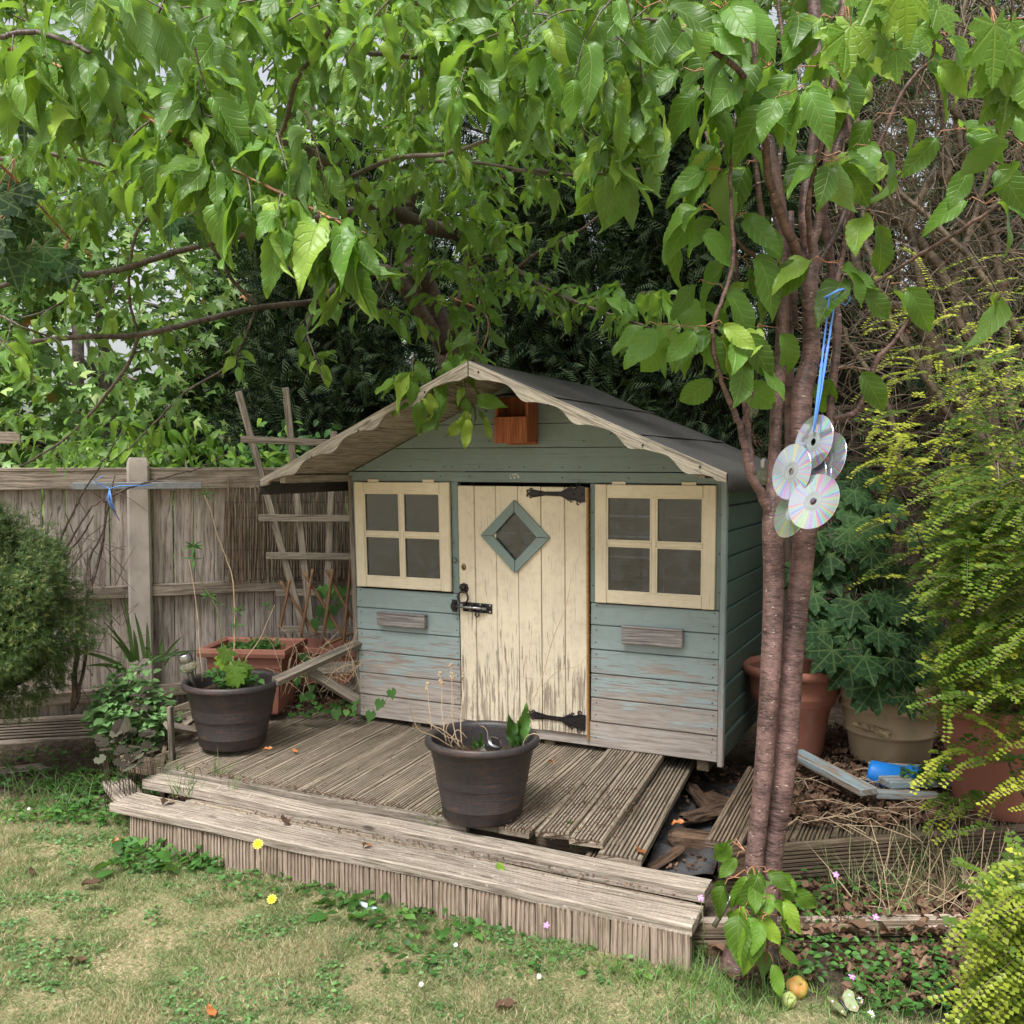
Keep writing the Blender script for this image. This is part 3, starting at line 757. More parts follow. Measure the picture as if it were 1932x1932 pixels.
# roof: two boarded slopes under felt, scalloped barge boards
OV, RD = .523, 1.385
def slope(side):
    ev = EVR if side > 0 else EVL
    A = Vector((.915, 0, APX)); B = Vector((.9 + side * SP, 0, ev)); d = (B - A); Ls = d.length; d.normalize()
    nrm = Vector((-d.z, 0, d.x)) * (1 if side > 0 else -1)
    if nrm.z < 0: nrm = -nrm
    y0, y1 = -OV + .012, -OV + RD
    nb_ = 8
    for k in range(nb_):                        # roof boards seen from below
        s0, s1 = Ls * k / nb_ + .002, Ls * (k + 1) / nb_ - .002
        b = MB(); c_ = A + d * ((s0 + s1) / 2) - nrm * .012
        mt = Matrix(((0, d.x, nrm.x, c_.x), (1, 0, nrm.y, (y0 + y1) / 2), (0, d.z, nrm.z, c_.z), (0, 0, 0, 1)))
        b.box(y1 - y0, s1 - s0, .010, mt, .002); hb('roof_board', b, M['barge'])
    # felt: a rippled sheet folded down over the eave
    b = MB(); NS, NY = 22, 16; vs = []; 
    for i in range(NS + 3):
        for j in range(NY + 1):
            y = y0 - .014 + (y1 + .01 - y0 + .014) * j / NY
            if i <= NS:
                p = A + d * ((Ls + .028) * i / NS) + nrm * (.003 + .0035 * n3(i * .3, j * .4, 1, side) + (.002 if (i // 8) % 2 else 0))
                if i == 0: p = A + nrm * .004 + Vector((0, 0, .002))
            else:
                p = A + d * (Ls + .032) + nrm * .0 + Vector((0, 0, -.030 * (i - NS) + .004 * n3(j, i, .9)))
            dz = -.012 * math.sin(math.pi * i / NS) if i <= NS else 0
            vs.append((p.x, y, p.z + dz * .3))
    W_ = NY + 1
    fs = [(i * W_ + j, i * W_ + j + 1, (i + 1) * W_ + j + 1, (i + 1) * W_ + j) for i in range(NS + 2) for j in range(NY)]
    b.add(vs, fs, None, None, 0, True); o = hb('roof_felt', b, M['felt'])
    md = o.modifiers.new('thick', 'SOLIDIFY'); md.thickness = .004; md.offset = 1
    # laps of the felt sheets
    for q_ in (.33, .68):
        b = MB(); pe = A + d * (Ls * q_) + nrm * .0062
        b.box(y1 - y0 + .01, .020, .002, Matrix(((0, d.x, nrm.x, pe.x), (1, 0, nrm.y, (y0 + y1) / 2 - .004), (0, d.z, nrm.z, pe.z), (0, 0, 0, 1))), .001); hb('felt_lap', b, M['felt'])
    # barge board with a scalloped lower edge
    b = MB(); NB = 84; th = .018
    top = []; bot = []
    for k in range(NB + 1):
        t = k / NB; s = (Ls + .020) * t
        dep = .030 + .034 * (.5 + .5 * math.sin(t * Ls / .225 * 2 * math.pi + .6 + .6 * math.sin(t * Ls / .225 * 2 * math.pi))) + .004 * n3(t * 9, side, 1)
        if t > .955: dep = .046 - (t - .955) * .3
        if t < .04: dep = .06
        p = A + d * s + nrm * .006; top.append(p); bot.append(p - Vector((0, 0, 1)) * dep * 1.0 if t > .01 else p - Vector((0, 0, dep)))
    vs = []
    for yy in (-OV - .008, -OV + th - .008):
        vs += [(p.x, yy + (.003 * n3(p.x, 0, 6)), p.z) for p in top] + [(p.x, yy + (.003 * n3(p.x, 0, 6)), p.z) for p in bot]
    m_ = NB + 1; fs = []; uvs = []
    def U(i): k = i % m_; r_ = (i // m_) % 2; return ((Ls * k / NB) + side * 5 + 10, (0 if r_ == 0 else -(top[k].z - bot[k].z)) + (i // (2 * m_)) * .3)
    for k in range(NB):
        for f in ((k, k + 1, m_ + k + 1, m_ + k), (3 * m_ + k, 3 * m_ + k + 1, 2 * m_ + k + 1, 2 * m_ + k), (m_ + k, m_ + k + 1, 3 * m_ + k + 1, 3 * m_ + k), (k, 2 * m_ + k, 2 * m_ + k + 1, k + 1)):
            fs.append(f); uvs.append([U(i) for i in f])
    for k in (0, NB): fs.append((k, m_ + k, 3 * m_ + k, 2 * m_ + k)); uvs.append([(U(i)[0] + .02 * (i // (2 * m_)), U(i)[1]) for i in fs[-1]])
    b.add(vs, fs, uvs); hb('barge_board', b, M['barge'])
    # purlin under the eave, showing beyond the wall
    pe = A + d * (Ls - .07) - nrm * .032
    b = MB(); b.box(y1 - y0 - .02, .03, .035, T(pe.x, (y0 + y1) / 2, pe.z - .004) @ RZ(math.pi / 2), .002); hb('purlin', b, M['barge'])
slope(1); slope(-1)
for uu, vv in ((.96, APX - .04), (1.25, 1.455), (1.5, 1.345), (1.62, 1.30), (.72, 1.52), (.4, 1.37), (.16, 1.26), (1.83, 1.22)):
    b = MB(); b.lathe([(.0, .004), (.0035, .003), (.0045, 0)], T(uu, -OV - .009, vv) @ RX(math.pi / 2), 8); hb('nail', b, M['iron'])

# ------------------------------------------------------------------ nest box on the gable
nbx = thing('nest_box', 'reddish cedar open-fronted nest box fixed under the gable', 'nest box', tuple(wmat(house) @ Vector(hdef(.915, -.02, 1.325))), -YAW - .02)
def lb(name, cx, cy, cz, sx, sy, sz, mat, par, ax='x', c=.002, rot=I4):
    b = MB()
    Q = {'x': I4, 'y': RZ(math.pi / 2), 'z': RY(math.pi / 2)}[ax]; dim = {'x': (sx, sy, sz), 'y': (sy, sx, sz), 'z': (sz, sy, sx)}[ax]
    b.box(*dim, T(cx, cy, cz) @ rot @ Q, c); return b.build(name, mat, par)
lb('back_panel', 0, -.006, .10, .150, .010, .22, M['cedar'], nbx, 'z')
lb('side_panel', -.074, -.062, .10, .012, .10, .20, M['cedar'], nbx, 'z'); lb('side_panel', .074, -.062, .10, .012, .10, .20, M['cedar'], nbx, 'z')
lb('front_panel', 0, -.119, .052, .162, .012, .115, M['cedar'], nbx, 'z')
lb('base_panel', 0, -.06, .006, .136, .10, .011, M['cedar'], nbx)
lb('nest_box_roof', 0, -.07, .207, .175, .15, .010, M['felt'], nbx, rot=RX(.14))
# ------------------------------------------------------------------ decking
def groove_prof(W, Tk, ng, gd=.009):
    """cross-section of a grooved board: y across, z up, grooves on the top"""
    e = .006; pts = [(-W / 2, -Tk), (-W / 2, -.004)]
    p = (W - 2 * e) / ng
    for k in range(ng):
        y = -W / 2 + e + k * p
        pts += [(y, 0), (y + p * .50, 0), (y + p * .56, -gd), (y + p * .94, -gd)] if k < ng - 1 else [(y, 0), (y + p, 0)]
    pts += [(W / 2, -.004), (W / 2, -Tk)]
    return pts[::-1]
def board(name, p0, p1, W, mat, parent, Tk=.026, ng=8, roll=0.0, sag=.004, seg=None, ragged=0.0, gd=.009, up=Vector((0, 0, 1)), cut0=0.0, cut1=0.0):
    """grooved board from p0 to p1 (world); its top centre line runs between the two"""
    p0, p1 = Vector(p0), Vector(p1); L = (p1 - p0).length; Mx = frame(p0, p1 - p0, up) @ RX(roll)
    sd_ = R.uniform(0, 50); seg = seg or max(2, int(L / .12))
    def warp(x, y, z):
        k = x / L
        xx = x + cut0 * y * (1 - k) + cut1 * y * k
        if ragged and k > .98: xx += ragged * n3(y * 40, sd_)
        if ragged and k < .02: xx += ragged * n3(y * 40, sd_ + 9)
        return (xx, y + .0015 * n3(x, sd_, 3), z + sag * n3(x, sd_ + 5, 1.6) + .0012 * n3(x * 6, y * 60 + sd_))
    b = MB(); np_ = groove_prof(W, Tk, ng, gd) if ng else None
    b.prism(np_ if ng else [(W / 2, -Tk), (W / 2, -.004), (W / 2 - .004, 0), (-W / 2 + .004, 0), (-W / 2, -.004), (-W / 2, -Tk)], L, None, seg, warp)
    if ng and gd > .006:
        m_ = len(np_)
        for i in range(seg):
            for j in range(m_):
                if np_[j][1] <= -gd + 1e-6 and np_[(j + 1) % m_][1] <= -gd + 1e-6 and np_[j][1] > -Tk + 1e-6: b.mi[i * m_ + j] = 1
    return b.build(name, [mat, M['groove_dirt_shade']], parent, M=wmat(parent).inverted() @ Mx if parent else Mx)

deck = thing('decking', 'weathered grooved decking platform with a stepped front in front of the playhouse', 'decking', tuple(uw(.8, -.9, 0)), -YAW)
DZ = .245
def deckz(w): return DZ + .042 * min(0, w)
FENCE_A = Vector((-2.285, 5.0, 0)); FD = Vector((.928, .373, 0)).normalized()
def fence_w(u):                                   # where a deck line at u meets the left fence
    a = uw(u, 0); d = Vector((sH, cH, 0)); nrm = Vector((-FD.y, FD.x, 0))
    return ((FENCE_A - a).dot(nrm)) / d.dot(nrm) - .03
pitch_ = .127
k = 0; u = -1.52
while u < 1.56:
    if u < -.40: w0 = -.88 + (-.36 - u) * 1.02
    else: w0 = -.905
    w1 = fence_w(u) if u < -.03 else .05
    z0 = DZ - (.012 if u < -.08 else 0) + R.uniform(-.002, .002); z1 = z0 + (.008 if u > 1.35 else 0)
    uu = u
    if -.21 < u < -.04: z0 -= .006
    if w1 - w0 > .15:
        z0 += deckz(w0) - DZ
        if u > 1.40: board('deck_board', uw(u + .02, w0, z0 + .012), uw(u - .04, .06, z1 + .016), .122, M['deck'], deck, roll=-.03, ragged=.02, ng=8)
        else: board('deck_board', uw(u, w0, z0), uw(u, w1, z1), .1215, M['deck'], deck, roll=R.uniform(-.012, .012), ng=8, cut0=(-1.0 if u < -.40 else 0))
    u += pitch_; k += 1
# the slipped boards by the hole
board('deck_board', uw(1.60, -.92, .160), uw(1.50, .03, .19), .10, M['deck_brown'], deck, ng=7, roll=.05)
board('deck_board', uw(1.675, -.915, .185), uw(1.575, .16, .215), .150, M['deck'], deck, ng=9, roll=.02, ragged=.006)
# joists under the boards, shown in the hole
for w in (-.80, -.45, -.1): 
    b = MB(); b.box(2.4, .045, .07, T(*uw(.45, w, .15)) @ RZ(-YAW), .004); b.build('joist', M['deck_brown'], deck, world=True)
# stepped front edge
board('edge_board', uw(-.34, -.926, .212), uw(1.10, -.924, .208), .026, M['grey_wood'], deck, ng=0, Tk=.05, sag=.006)
board('edge_board', uw(-.375, -.995, .196), uw(1.995, -.985, .172), .096, M['deck_pale'], deck, ng=4, Tk=.040, sag=.010, ragged=.012, gd=.003)
board('edge_board', uw(-.10, -1.066, .158), uw(1.96, -1.058, .132), .036, M['deck'], deck, ng=2, Tk=.026, sag=.008, ragged=.03, gd=.005)
board('step_board', uw(-.345, -1.166, .160), uw(2.005, -1.150, .146), .150, M['deck_pale'], deck, ng=10, Tk=.032, sag=.008, ragged=.004, gd=.0045)
# riser pieces: short grooved stubs standing side by side
u = -.255; i = 0
while u < 1.965:
    W_ = .1255
    h = .120 + R.uniform(-.004, .003)
    b = MB(); b.prism(groove_prof(W_ - .005, .026, 7, .005), h + .03, None, 3, lambda x, y, z: (x, y + .002 * n3(x * 9, i), z + .002 * n3(x * 8, y * 30 + i)))
    c_ = uw(u + W_ / 2, -1.228 + R.uniform(-.003, .003), -.03)
    Mx = Matrix(((0, -cH, -sH, c_.x), (0, sH, -cH, c_.y), (1, 0, 0, c_.z), (0, 0, 0, 1)))
    b.build('riser_board', M['deck_face'], deck, M=wmat(deck).inverted() @ Mx); u += W_; i += 1
# riser behind, below the upper edge boards
b = MB(); b.box(2.3, .022, .11, T(*uw(.82, -.935, .08)) @ RZ(-YAW), .003); b.build('back_riser', M['deck_brown'], deck, world=True)
b = MB(); b.box(.30, .024, .13, T(*uw(1.955, -1.06, .06)) @ RZ(math.pi / 2 - YAW), .003); b.build('end_riser', M['rot'], deck, world=True)
b = MB(); b.box(.14, .024, .13, T(*uw(-.25, -1.15, .06)) @ RZ(math.pi / 2 - YAW), .003); b.build('end_riser', M['deck_brown'], deck, world=True)
# left side board standing on end, and boards trailing off to the left
b = MB(); pL0 = onz(330, 1466, .10); b.box(.36, .045, .018, frame(pL0 + Vector((-.012, .0, .14)), (-.05, .06, 1), (1, 0, 0)), .004); b.build('side_board', M['grey_wood'], deck, world=True)
board('side_board', onz(218, 1470, .07), onz(258, 1512, .13), .12, M['deck_pale'], deck, ng=7)
for i in range(9):                                  # left side closing boards
    t0, t1 = i / 9, (i + 1) / 9
    a = uw(-.40, -.86, 0).lerp(uw(-1.45, .27, 0), t0); c_ = uw(-.40, -.86, 0).lerp(uw(-1.45, .27, 0), t1)
    b = MB(); b.box((c_ - a).length - .004, .02, .17, frame(Vector(((a.x + c_.x) / 2 - .03, (a.y + c_.y) / 2 - .02, .12)), c_ - a), .003); b.build('side_board', M['deck_brown'], deck, world=True)

# what lies in the hole
hole = thing('rotten_log', 'crumbling dark rotten timber lying in the hole between the decks', 'log', tuple(onz(1290, 1560, .05)), 0)
def chunk(name, p0, p1, r, mat, par, n=10, seg=14, k=.35, sd=0, flat=.6, sp=4):
    p0, p1 = Vector(p0), Vector(p1); b = MB(); L = (p1 - p0).length; Mx = frame(p0, p1 - p0)
    vs = []; 
    for i in range(seg + 1):
        x = L * i / seg; rr = r * (1 if 0 < i < seg else .6)
        for j in range(n):
            a = 6.2832 * j / n; q = rr * (1 + k * n3(x * sp * 2 + sd, a * 1.3, 1, sd) + k * .6 * n3(x * 9, a * 3 + sd))
            vs.append((x + .03 * n3(a * 2, sd, 1) * (i in (0, seg)), q * math.cos(a), q * math.sin(a) * flat))
    fs = [(i * n + j, i * n + (j + 1) % n, (i + 1) * n + (j + 1) % n, (i + 1) * n + j) for i in range(seg) for j in range(n)]
    uvs = [[(L * (f[0] // n) / seg, (f[0] % n) * .02), (L * (f[0] // n) / seg, (f[0] % n + 1) * .02), (L * (f[2] // n) / seg, (f[0] % n + 1) * .02), (L * (f[2] // n) / seg, (f[0] % n) * .02)] for f in fs]
    fs += [tuple(range(n)), tuple(seg * n + j for j in range(n))]; uvs += [[(0, 0)] * n] * 2
    b.add(vs, fs, uvs, Mx, 0, False); return b.build(name, mat, par, world=True)
chunk('log_body', onz(1262, 1580, .10), onz(1400, 1592, .11), .062, M['rot'], hole, sd=3)
chunk('log_splinter', onz(1290, 1545, .13), onz(1375, 1520, .14), .05, M['rot'], hole, sd=8, flat=.35)
chunk('log_splinter', onz(1330, 1500, .12), onz(1420, 1530, .12), .045, M['rot'], hole, sd=15, flat=.4)
chunk('log_splinter', onz(1225, 1640, .10), onz(1290, 1600, .12), .022, M['rot'], hole, sd=31, flat=.5)
chunk('log_splinter', onz(1300, 1480, .13), onz(1350, 1540, .12), .03, M['rot'], hole, sd=37, flat=.5)
chunk('log_splinter', onz(1250, 1610, .06), onz(1290, 1560, .08), .02, M['rot'], hole, sd=25, flat=.5)
sh = MB(); NS = 14; A_, B_, C_, D_ = onz(1205, 1670, .08), onz(1345, 1650, .09), onz(1395, 1480, .09), onz(1290, 1470, .09)
vs = []
for i in range(NS + 1):
    for j in range(NS + 1):
        p = A_.lerp(B_, i / NS).lerp(D_.lerp(C_, i / NS), j / NS); vs.append((p.x, p.y, p.z + .02 * n3(p.x, p.y, 7) + .01 * n3(p.x, p.y, 20)))
sh.add(vs, [(i * (NS + 1) + j, (i + 1) * (NS + 1) + j, (i + 1) * (NS + 1) + j + 1, i * (NS + 1) + j + 1) for i in range(NS) for j in range(NS)], None, None, 0, True)
o = sh.build('plastic_sheet', M['sheet']); tag(o, 'crumpled grey ground sheet lying at the bottom of the hole in the decking', 'ground sheet')

# right-hand deck under the big pots
deck2 = thing('side_decking', 'low dark decking under the terracotta pots to the right of the playhouse', 'decking', (1.2, 3.4, 0), 0)
fa, fb = Vector((.73, 3.235, 0)), Vector((2.30, 3.54, 0)); fdir = (fb - fa).normalized()
Z2 = .205
for i in range(13):
    u = 1.985 + i * .125
    a = uw(u, 0); d = Vector((sH, cH, 0)); nr = Vector((-fdir.y, fdir.x, 0)); w0 = ((fa - a).dot(nr)) / d.dot(nr) + .0
    zz = Z2 + (.02 if i == 0 else R.uniform(-.003, .003))
    board('deck_board', uw(u, w0 + (.02 if i else 0), zz), uw(u - (.02 if i == 0 else 0), (w0 + .78) if i == 0 else min(1.7, w0 + 1.7), zz + (.03 if i == 0 else 0)), .120, M['deck_brown'], deck2, ng=8, roll=R.uniform(-.03, .03), cut0=0 if i == 0 else -.25)
for kz, (z, t) in enumerate(((.142, 0), (.018, .004))):
    a = fa + Vector((0, -.02 + t, z)); b_ = fb + Vector((0, -.02 + t, z + .0))
    board('face_board', a, b_, .122, M['deck_brown'], deck2, ng=8, Tk=.025, up=Vector((fdir.y, -fdir.x, 0)).normalized(), sag=.006)
b = MB(); b.box(.09, .07, .10, T(.745, 3.20, .17) @ RZ(.3), .01); b.build('corner_block', M['rot'], deck2, world=True)
# sleeper edging at lower right and lower left
sl = thing('bed_edging', 'low grooved timber edging of the bed at the foot of the cherry tree', 'edging', (.95, 2.92, 0))
board('edging_top', (.515, 2.955, .078), (1.42, 2.975, .080), .075, M['rail'], sl, ng=0, Tk=.03, roll=.05, sag=.002)
board('edging_face', (.50, 2.915, .040), (1.42, 2.935, .040), .085, M['deck_brown'], sl, ng=5, Tk=.03, up=Vector((0, -1, .1)))
board('edging_face', (.60, 2.905, .0), (1.42, 2.925, -.01), .07, M['rot'], sl, ng=0, Tk=.03, up=Vector((0, -1, .1)))
sl = thing('left_edging', 'short grooved plank edging the border at the far left of the lawn', 'edging', tuple(onz(60, 1455, 0)))
board('edging_top', onz(-90, 1462, .06), onz(152, 1436, .06), .10, M['deck_pale'], sl, ng=7, Tk=.05)
sl = thing('raised_bed', 'low timber wall of the raised bed behind the dwarf spruce', 'raised bed', (-2.6, 4.9, 0))
for kz in range(2): board('bed_board', (-3.6, 4.62, .06 + kz * .105), (-2.13, 4.95, .06 + kz * .105), .10, M['rail'], sl, ng=6, Tk=.03, up=Vector((.22, -.97, 0)))

# ------------------------------------------------------------------ fences
def fence(name, label, A, dirv, L, ztop, zbot, mat, railmat, gap=None, side=-1, rails=(.34, .86, 1.38), bw=.112, skip=(), railh=.075):
    f = thing(name, label, 'fence', tuple(A)); dirv = Vector(dirv).normalized(); nrm = Vector((dirv.y, -dirv.x, 0)) * (1 if side < 0 else -1)
    base = MB(); base.box(ztop - zbot, bw, .012, None, .002, off=(3, 3))
    meshes = []
    for q in range(5):
        b = MB(); b.box(ztop - zbot, bw - .003, .011, None, .002); me_ = b.build('tmp', mat).data; meshes.append(me_)
    for o_ in [o for o in col.objects if o.name.startswith('tmp')]: D.objects.remove(o_)
    nB = int(L / bw)
    for i in range(nB):
        if i in skip: continue
        c_ = Vector(A) + dirv * (i + .5) * bw - nrm * (.010 + .003 * (i % 3)); c_.z = (ztop + zbot) / 2 + R.uniform(-.006, .004)
        Mx = frame(c_, (R.uniform(-.006, .006), 0, 1), nrm) @ RX(.085)
        inst('fence_board', meshes[i % 5], Mx, f, world=True)
    for r_ in rails:
        b = MB(); b.box(L, .045, railh if r_ > 1.3 else .065, frame(Vector(A) + dirv * L / 2 + nrm * .022 + Vector((0, 0, r_)), dirv), .004); b.build('rail', railmat, f, world=True)
    return f, nrm
fl, nrmL = fence('board_fence', 'grey weathered close-board fence panels left of the playhouse', FENCE_A - FD * 1.7 , FD, 6.4, 1.40, .05, M['fence'], M['rail'], rails=(.30, .838), bw=.105)
b = MB(); b.box(6.4, .03, .095, frame(FENCE_A + FD * 1.5 + nrmL * .022 + Vector((0, 0, 1.425)), FD), .003); b.build('top_rail', M['rail'], fl, world=True)
b = MB(); b.box(6.4, .06, .018, frame(FENCE_A + FD * 1.5 + nrmL * .01 + Vector((0, 0, 1.480)), FD), .003); b.build('capping', M['rail'], fl, world=True)
M['bracket'] = plain('zinc_bracket', (.30, .31, .33), .55, .6, .4, .5, 40)
pp = atY(266, 1200, 5.10)
post = thing('concrete_post', 'pale concrete fence post with rounded top between fence panels', 'post', (pp.x, pp.y, 0))
b = MB(); Mx = frame((pp.x, pp.y, 0), (0.0, 0, 1), nrmL)
pr = [(-.062, -.05), (.062, -.05), (.062, .035), (.05, .05), (-.05, .05), (-.062, .035)]
b.prism(pr, 1.50, Mx, 12, lambda x, y, z: (x, y * (1 - .10 * x / 1.5), z)); b.add([(x_, y_ * .9, z_) for x_, y_, z_ in ()], [])
b.prism([(-.056, -.045), (.056, -.045), (.056, .038), (.045, .045), (-.045, .045), (-.056, .038)], .045, frame((pp.x, pp.y, 1.498), (0, 0, 1), nrmL), 3, lambda x, y, z: (x, y * (1 - 6 * x * x * 20), z * (1 - 6 * x * x * 20)))
b.build('post_shaft', M['concrete'], post, world=True)
b = MB(); c_ = pp + nrmL * .10; c_.z = 1.396
b.box(.62, .012, .035, frame(c_, FD), .002); b.build('metal_bracket', M['bracket'], post, world=True)
# bit of wood tie at far left of the fence top
b = MB(); b.box(.14, .03, .06, frame(atY(10, 826, 4.9), FD), .003); o = b.build('fence_extension', M['rail']); tag(o, 'short grey board with a bolt jutting in at the left edge above the fence', 'board')

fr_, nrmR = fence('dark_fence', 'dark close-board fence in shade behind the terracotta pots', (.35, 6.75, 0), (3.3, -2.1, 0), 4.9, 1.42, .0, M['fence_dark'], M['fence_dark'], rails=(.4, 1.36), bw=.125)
lat = thing('trellis_topping', 'dark square lattice on top of the shaded fence at right', 'trellis', (1.5, 6.0, 1.43))
ld = Vector((3.3, -2.1, 0)).normalized()
st_ = MB()
for i in range(41): b = st_; b.box(.42, .028, .010, frame(Vector((.35, 6.75, 1.65)) + ld * (1.82 + i * .076), (0, 0, 1), nrmR), 0)
o = st_.build('upright_slats', M['fence_dark'], lat, world=True)
for k in range(6): b = MB(); b.box(3.1, .010, .028, frame(Vector((.35, 6.75, 1.46 + k * .076)) + ld * 3.35 + nrmR * .01, ld), 0); b.build('cross_slat', M['fence_dark'], lat, world=True)

# ------------------------------------------------------------------ leaning trellis, reeds, canes, broken slats
def slat(name, p0, p1, w, t, mat, par, up=(0, -1, 0), c=.002):
    p0, p1 = Vector(p0), Vector(p1); b = MB(); b.box((p1 - p0).length, w, t, None, c)
    return b.build(name, mat, par, M=wmat(par).inverted() @ frame((p0 + p1) / 2, p1 - p0, up))
def cr4(x, y, Y): return atY(.36 * x, 695.5 + .36 * y, Y)
tr_ = thing('leaning_trellis', 'old grey wooden fan trellis leaning beside the left wall of the playhouse', 'trellis', tuple(cr4(1560, 1380, 5.1)))
TY = 5.16
for (a, b_) in (((1250, 120), (1600, 1390)), ((1497, 100), (1635, 1400)), ((1750, 330), (1710, 1300))):
    slat('upright_slat', cr4(a[0], a[1], TY + .10), cr4(b_[0], b_[1], TY - .04), .036, .018, M['grey_wood'], tr_)
for (a, b_) in (((1262, 370), (1800, 392)), ((1355, 782), (1900, 786)), ((1395, 980), (1900, 986)), ((1445, 1174), (1900, 1170)), ((1470, 1365), (1900, 1370))):
    slat('cross_slat', cr4(a[0], a[1], TY - .02), cr4(b_[0], b_[1], TY), .036, .016, M['grey_wood'], tr_)
rd = thing('reed_screen', 'frayed reed screening wired onto the fence behind the leaning trellis', 'screen', tuple(cr4(1500, 1110, 5.35)))
rb = MB()
for i in range(210):
    x = 1175 + i * 3.7 + R.uniform(-3, 3); Yy = 4.93 + (x * .36 - 130) * .001
    top = 620 + R.uniform(-20, 120) - (60 if R.random() < .06 else 0); bt = 1100 + R.uniform(-25, 25)
    p0, p1 = cr4(x + R.uniform(-10, 10), bt, Yy + R.uniform(0, .02)), cr4(x + R.uniform(-14, 14), top, Yy + R.uniform(0, .02))
    pm = p0.lerp(p1, .5) + Vector((R.uniform(-.006, .006), 0, 0)); rb.tube([p0, pm, p1], .0032, 4, cap=False)
o = rb.build('reeds', M['reed'], rd, world=True); o['kind'] = 'stuff'
wb = MB()
for y in (700, 780, 950, 1050): wb.tube([cr4(1170 + 70 * k, y + 5 * n3(k, y) - .0 * k, 4.92 + ((1170 + 70 * k) * .36 - 130) * .001) for k in range(11)], .0018, 4)
wb.build('tie_wires', M['iron'], rd, world=True)
rd2 = MB()
for i in range(34):
    x = R.uniform(0, 150) + i; p0 = cr4(x, 760, 4.98); p1 = cr4(x * .8 + R.uniform(-10, 10), R.uniform(590, 650), 4.95); rd2.tube([p0, p1], .0035, 4, cap=False)
o = rd2.build('reed_clump', M['reed']); tag(o, 'tuft of dry brown reeds against the fence above the dwarf spruce', 'reeds', kind='stuff')
ct = thing('cane_trellis', 'small brown bamboo cane trellis standing behind the rectangular planter', 'cane trellis', tuple(cr4(1650, 1450, 4.95)))
for k, (a, b_) in enumerate((((1520, 1105), (1468, 1360)), ((1640, 1050), (1575, 1410)), ((1745, 1050), (1690, 1440)), ((1840, 1000), (1800, 1450)), ((1590, 1065), (1810, 1420)), ((1470, 1115), (1660, 1400)), ((1710, 1055), (1860, 1340)), ((1860, 1380), (1700, 1450)))):
    Y_ = 4.88 + (k > 3) * .02; p0, p1 = cr4(*a, Y_), cr4(*b_, Y_ - .03)
    b = MB(); pts = [p0.lerp(p1, t / 12) for t in range(13)]; b.tube(pts, [.0075 if t % 4 else .0092 for t in range(13)], 8); b.build('cane', M['cane'], ct, world=True)
bs = thing('broken_boards', 'broken grey boards propped between the round pot and the playhouse corner', 'timber', tuple(cr4(1650, 1700, 4.6)))
for (a, b_, w, t) in (((1440, 1640, 4.35), (1880, 1440, 4.75), .045, .03), ((1610, 1580, 4.55), (1875, 1740, 4.62), .05, .022), ((1650, 1582, 4.78), (1890, 1560, 4.8), .07, .02), ((1820, 1690, 4.8), (1900, 1620, 4.85), .07, .02), ((870, 1870, 4.35), (1030, 1900, 4.5), .05, .02), ((930, 1890, 4.45), (1010, 1830, 4.6), .05, .02), ((1240, 2000, 4.5), (1450, 1930, 4.7), .05, .02)):
    slat('broken_board', cr4(*a), cr4(*b_), w, t, M['grey_wood'], bs, up=(0, -.6, .8))

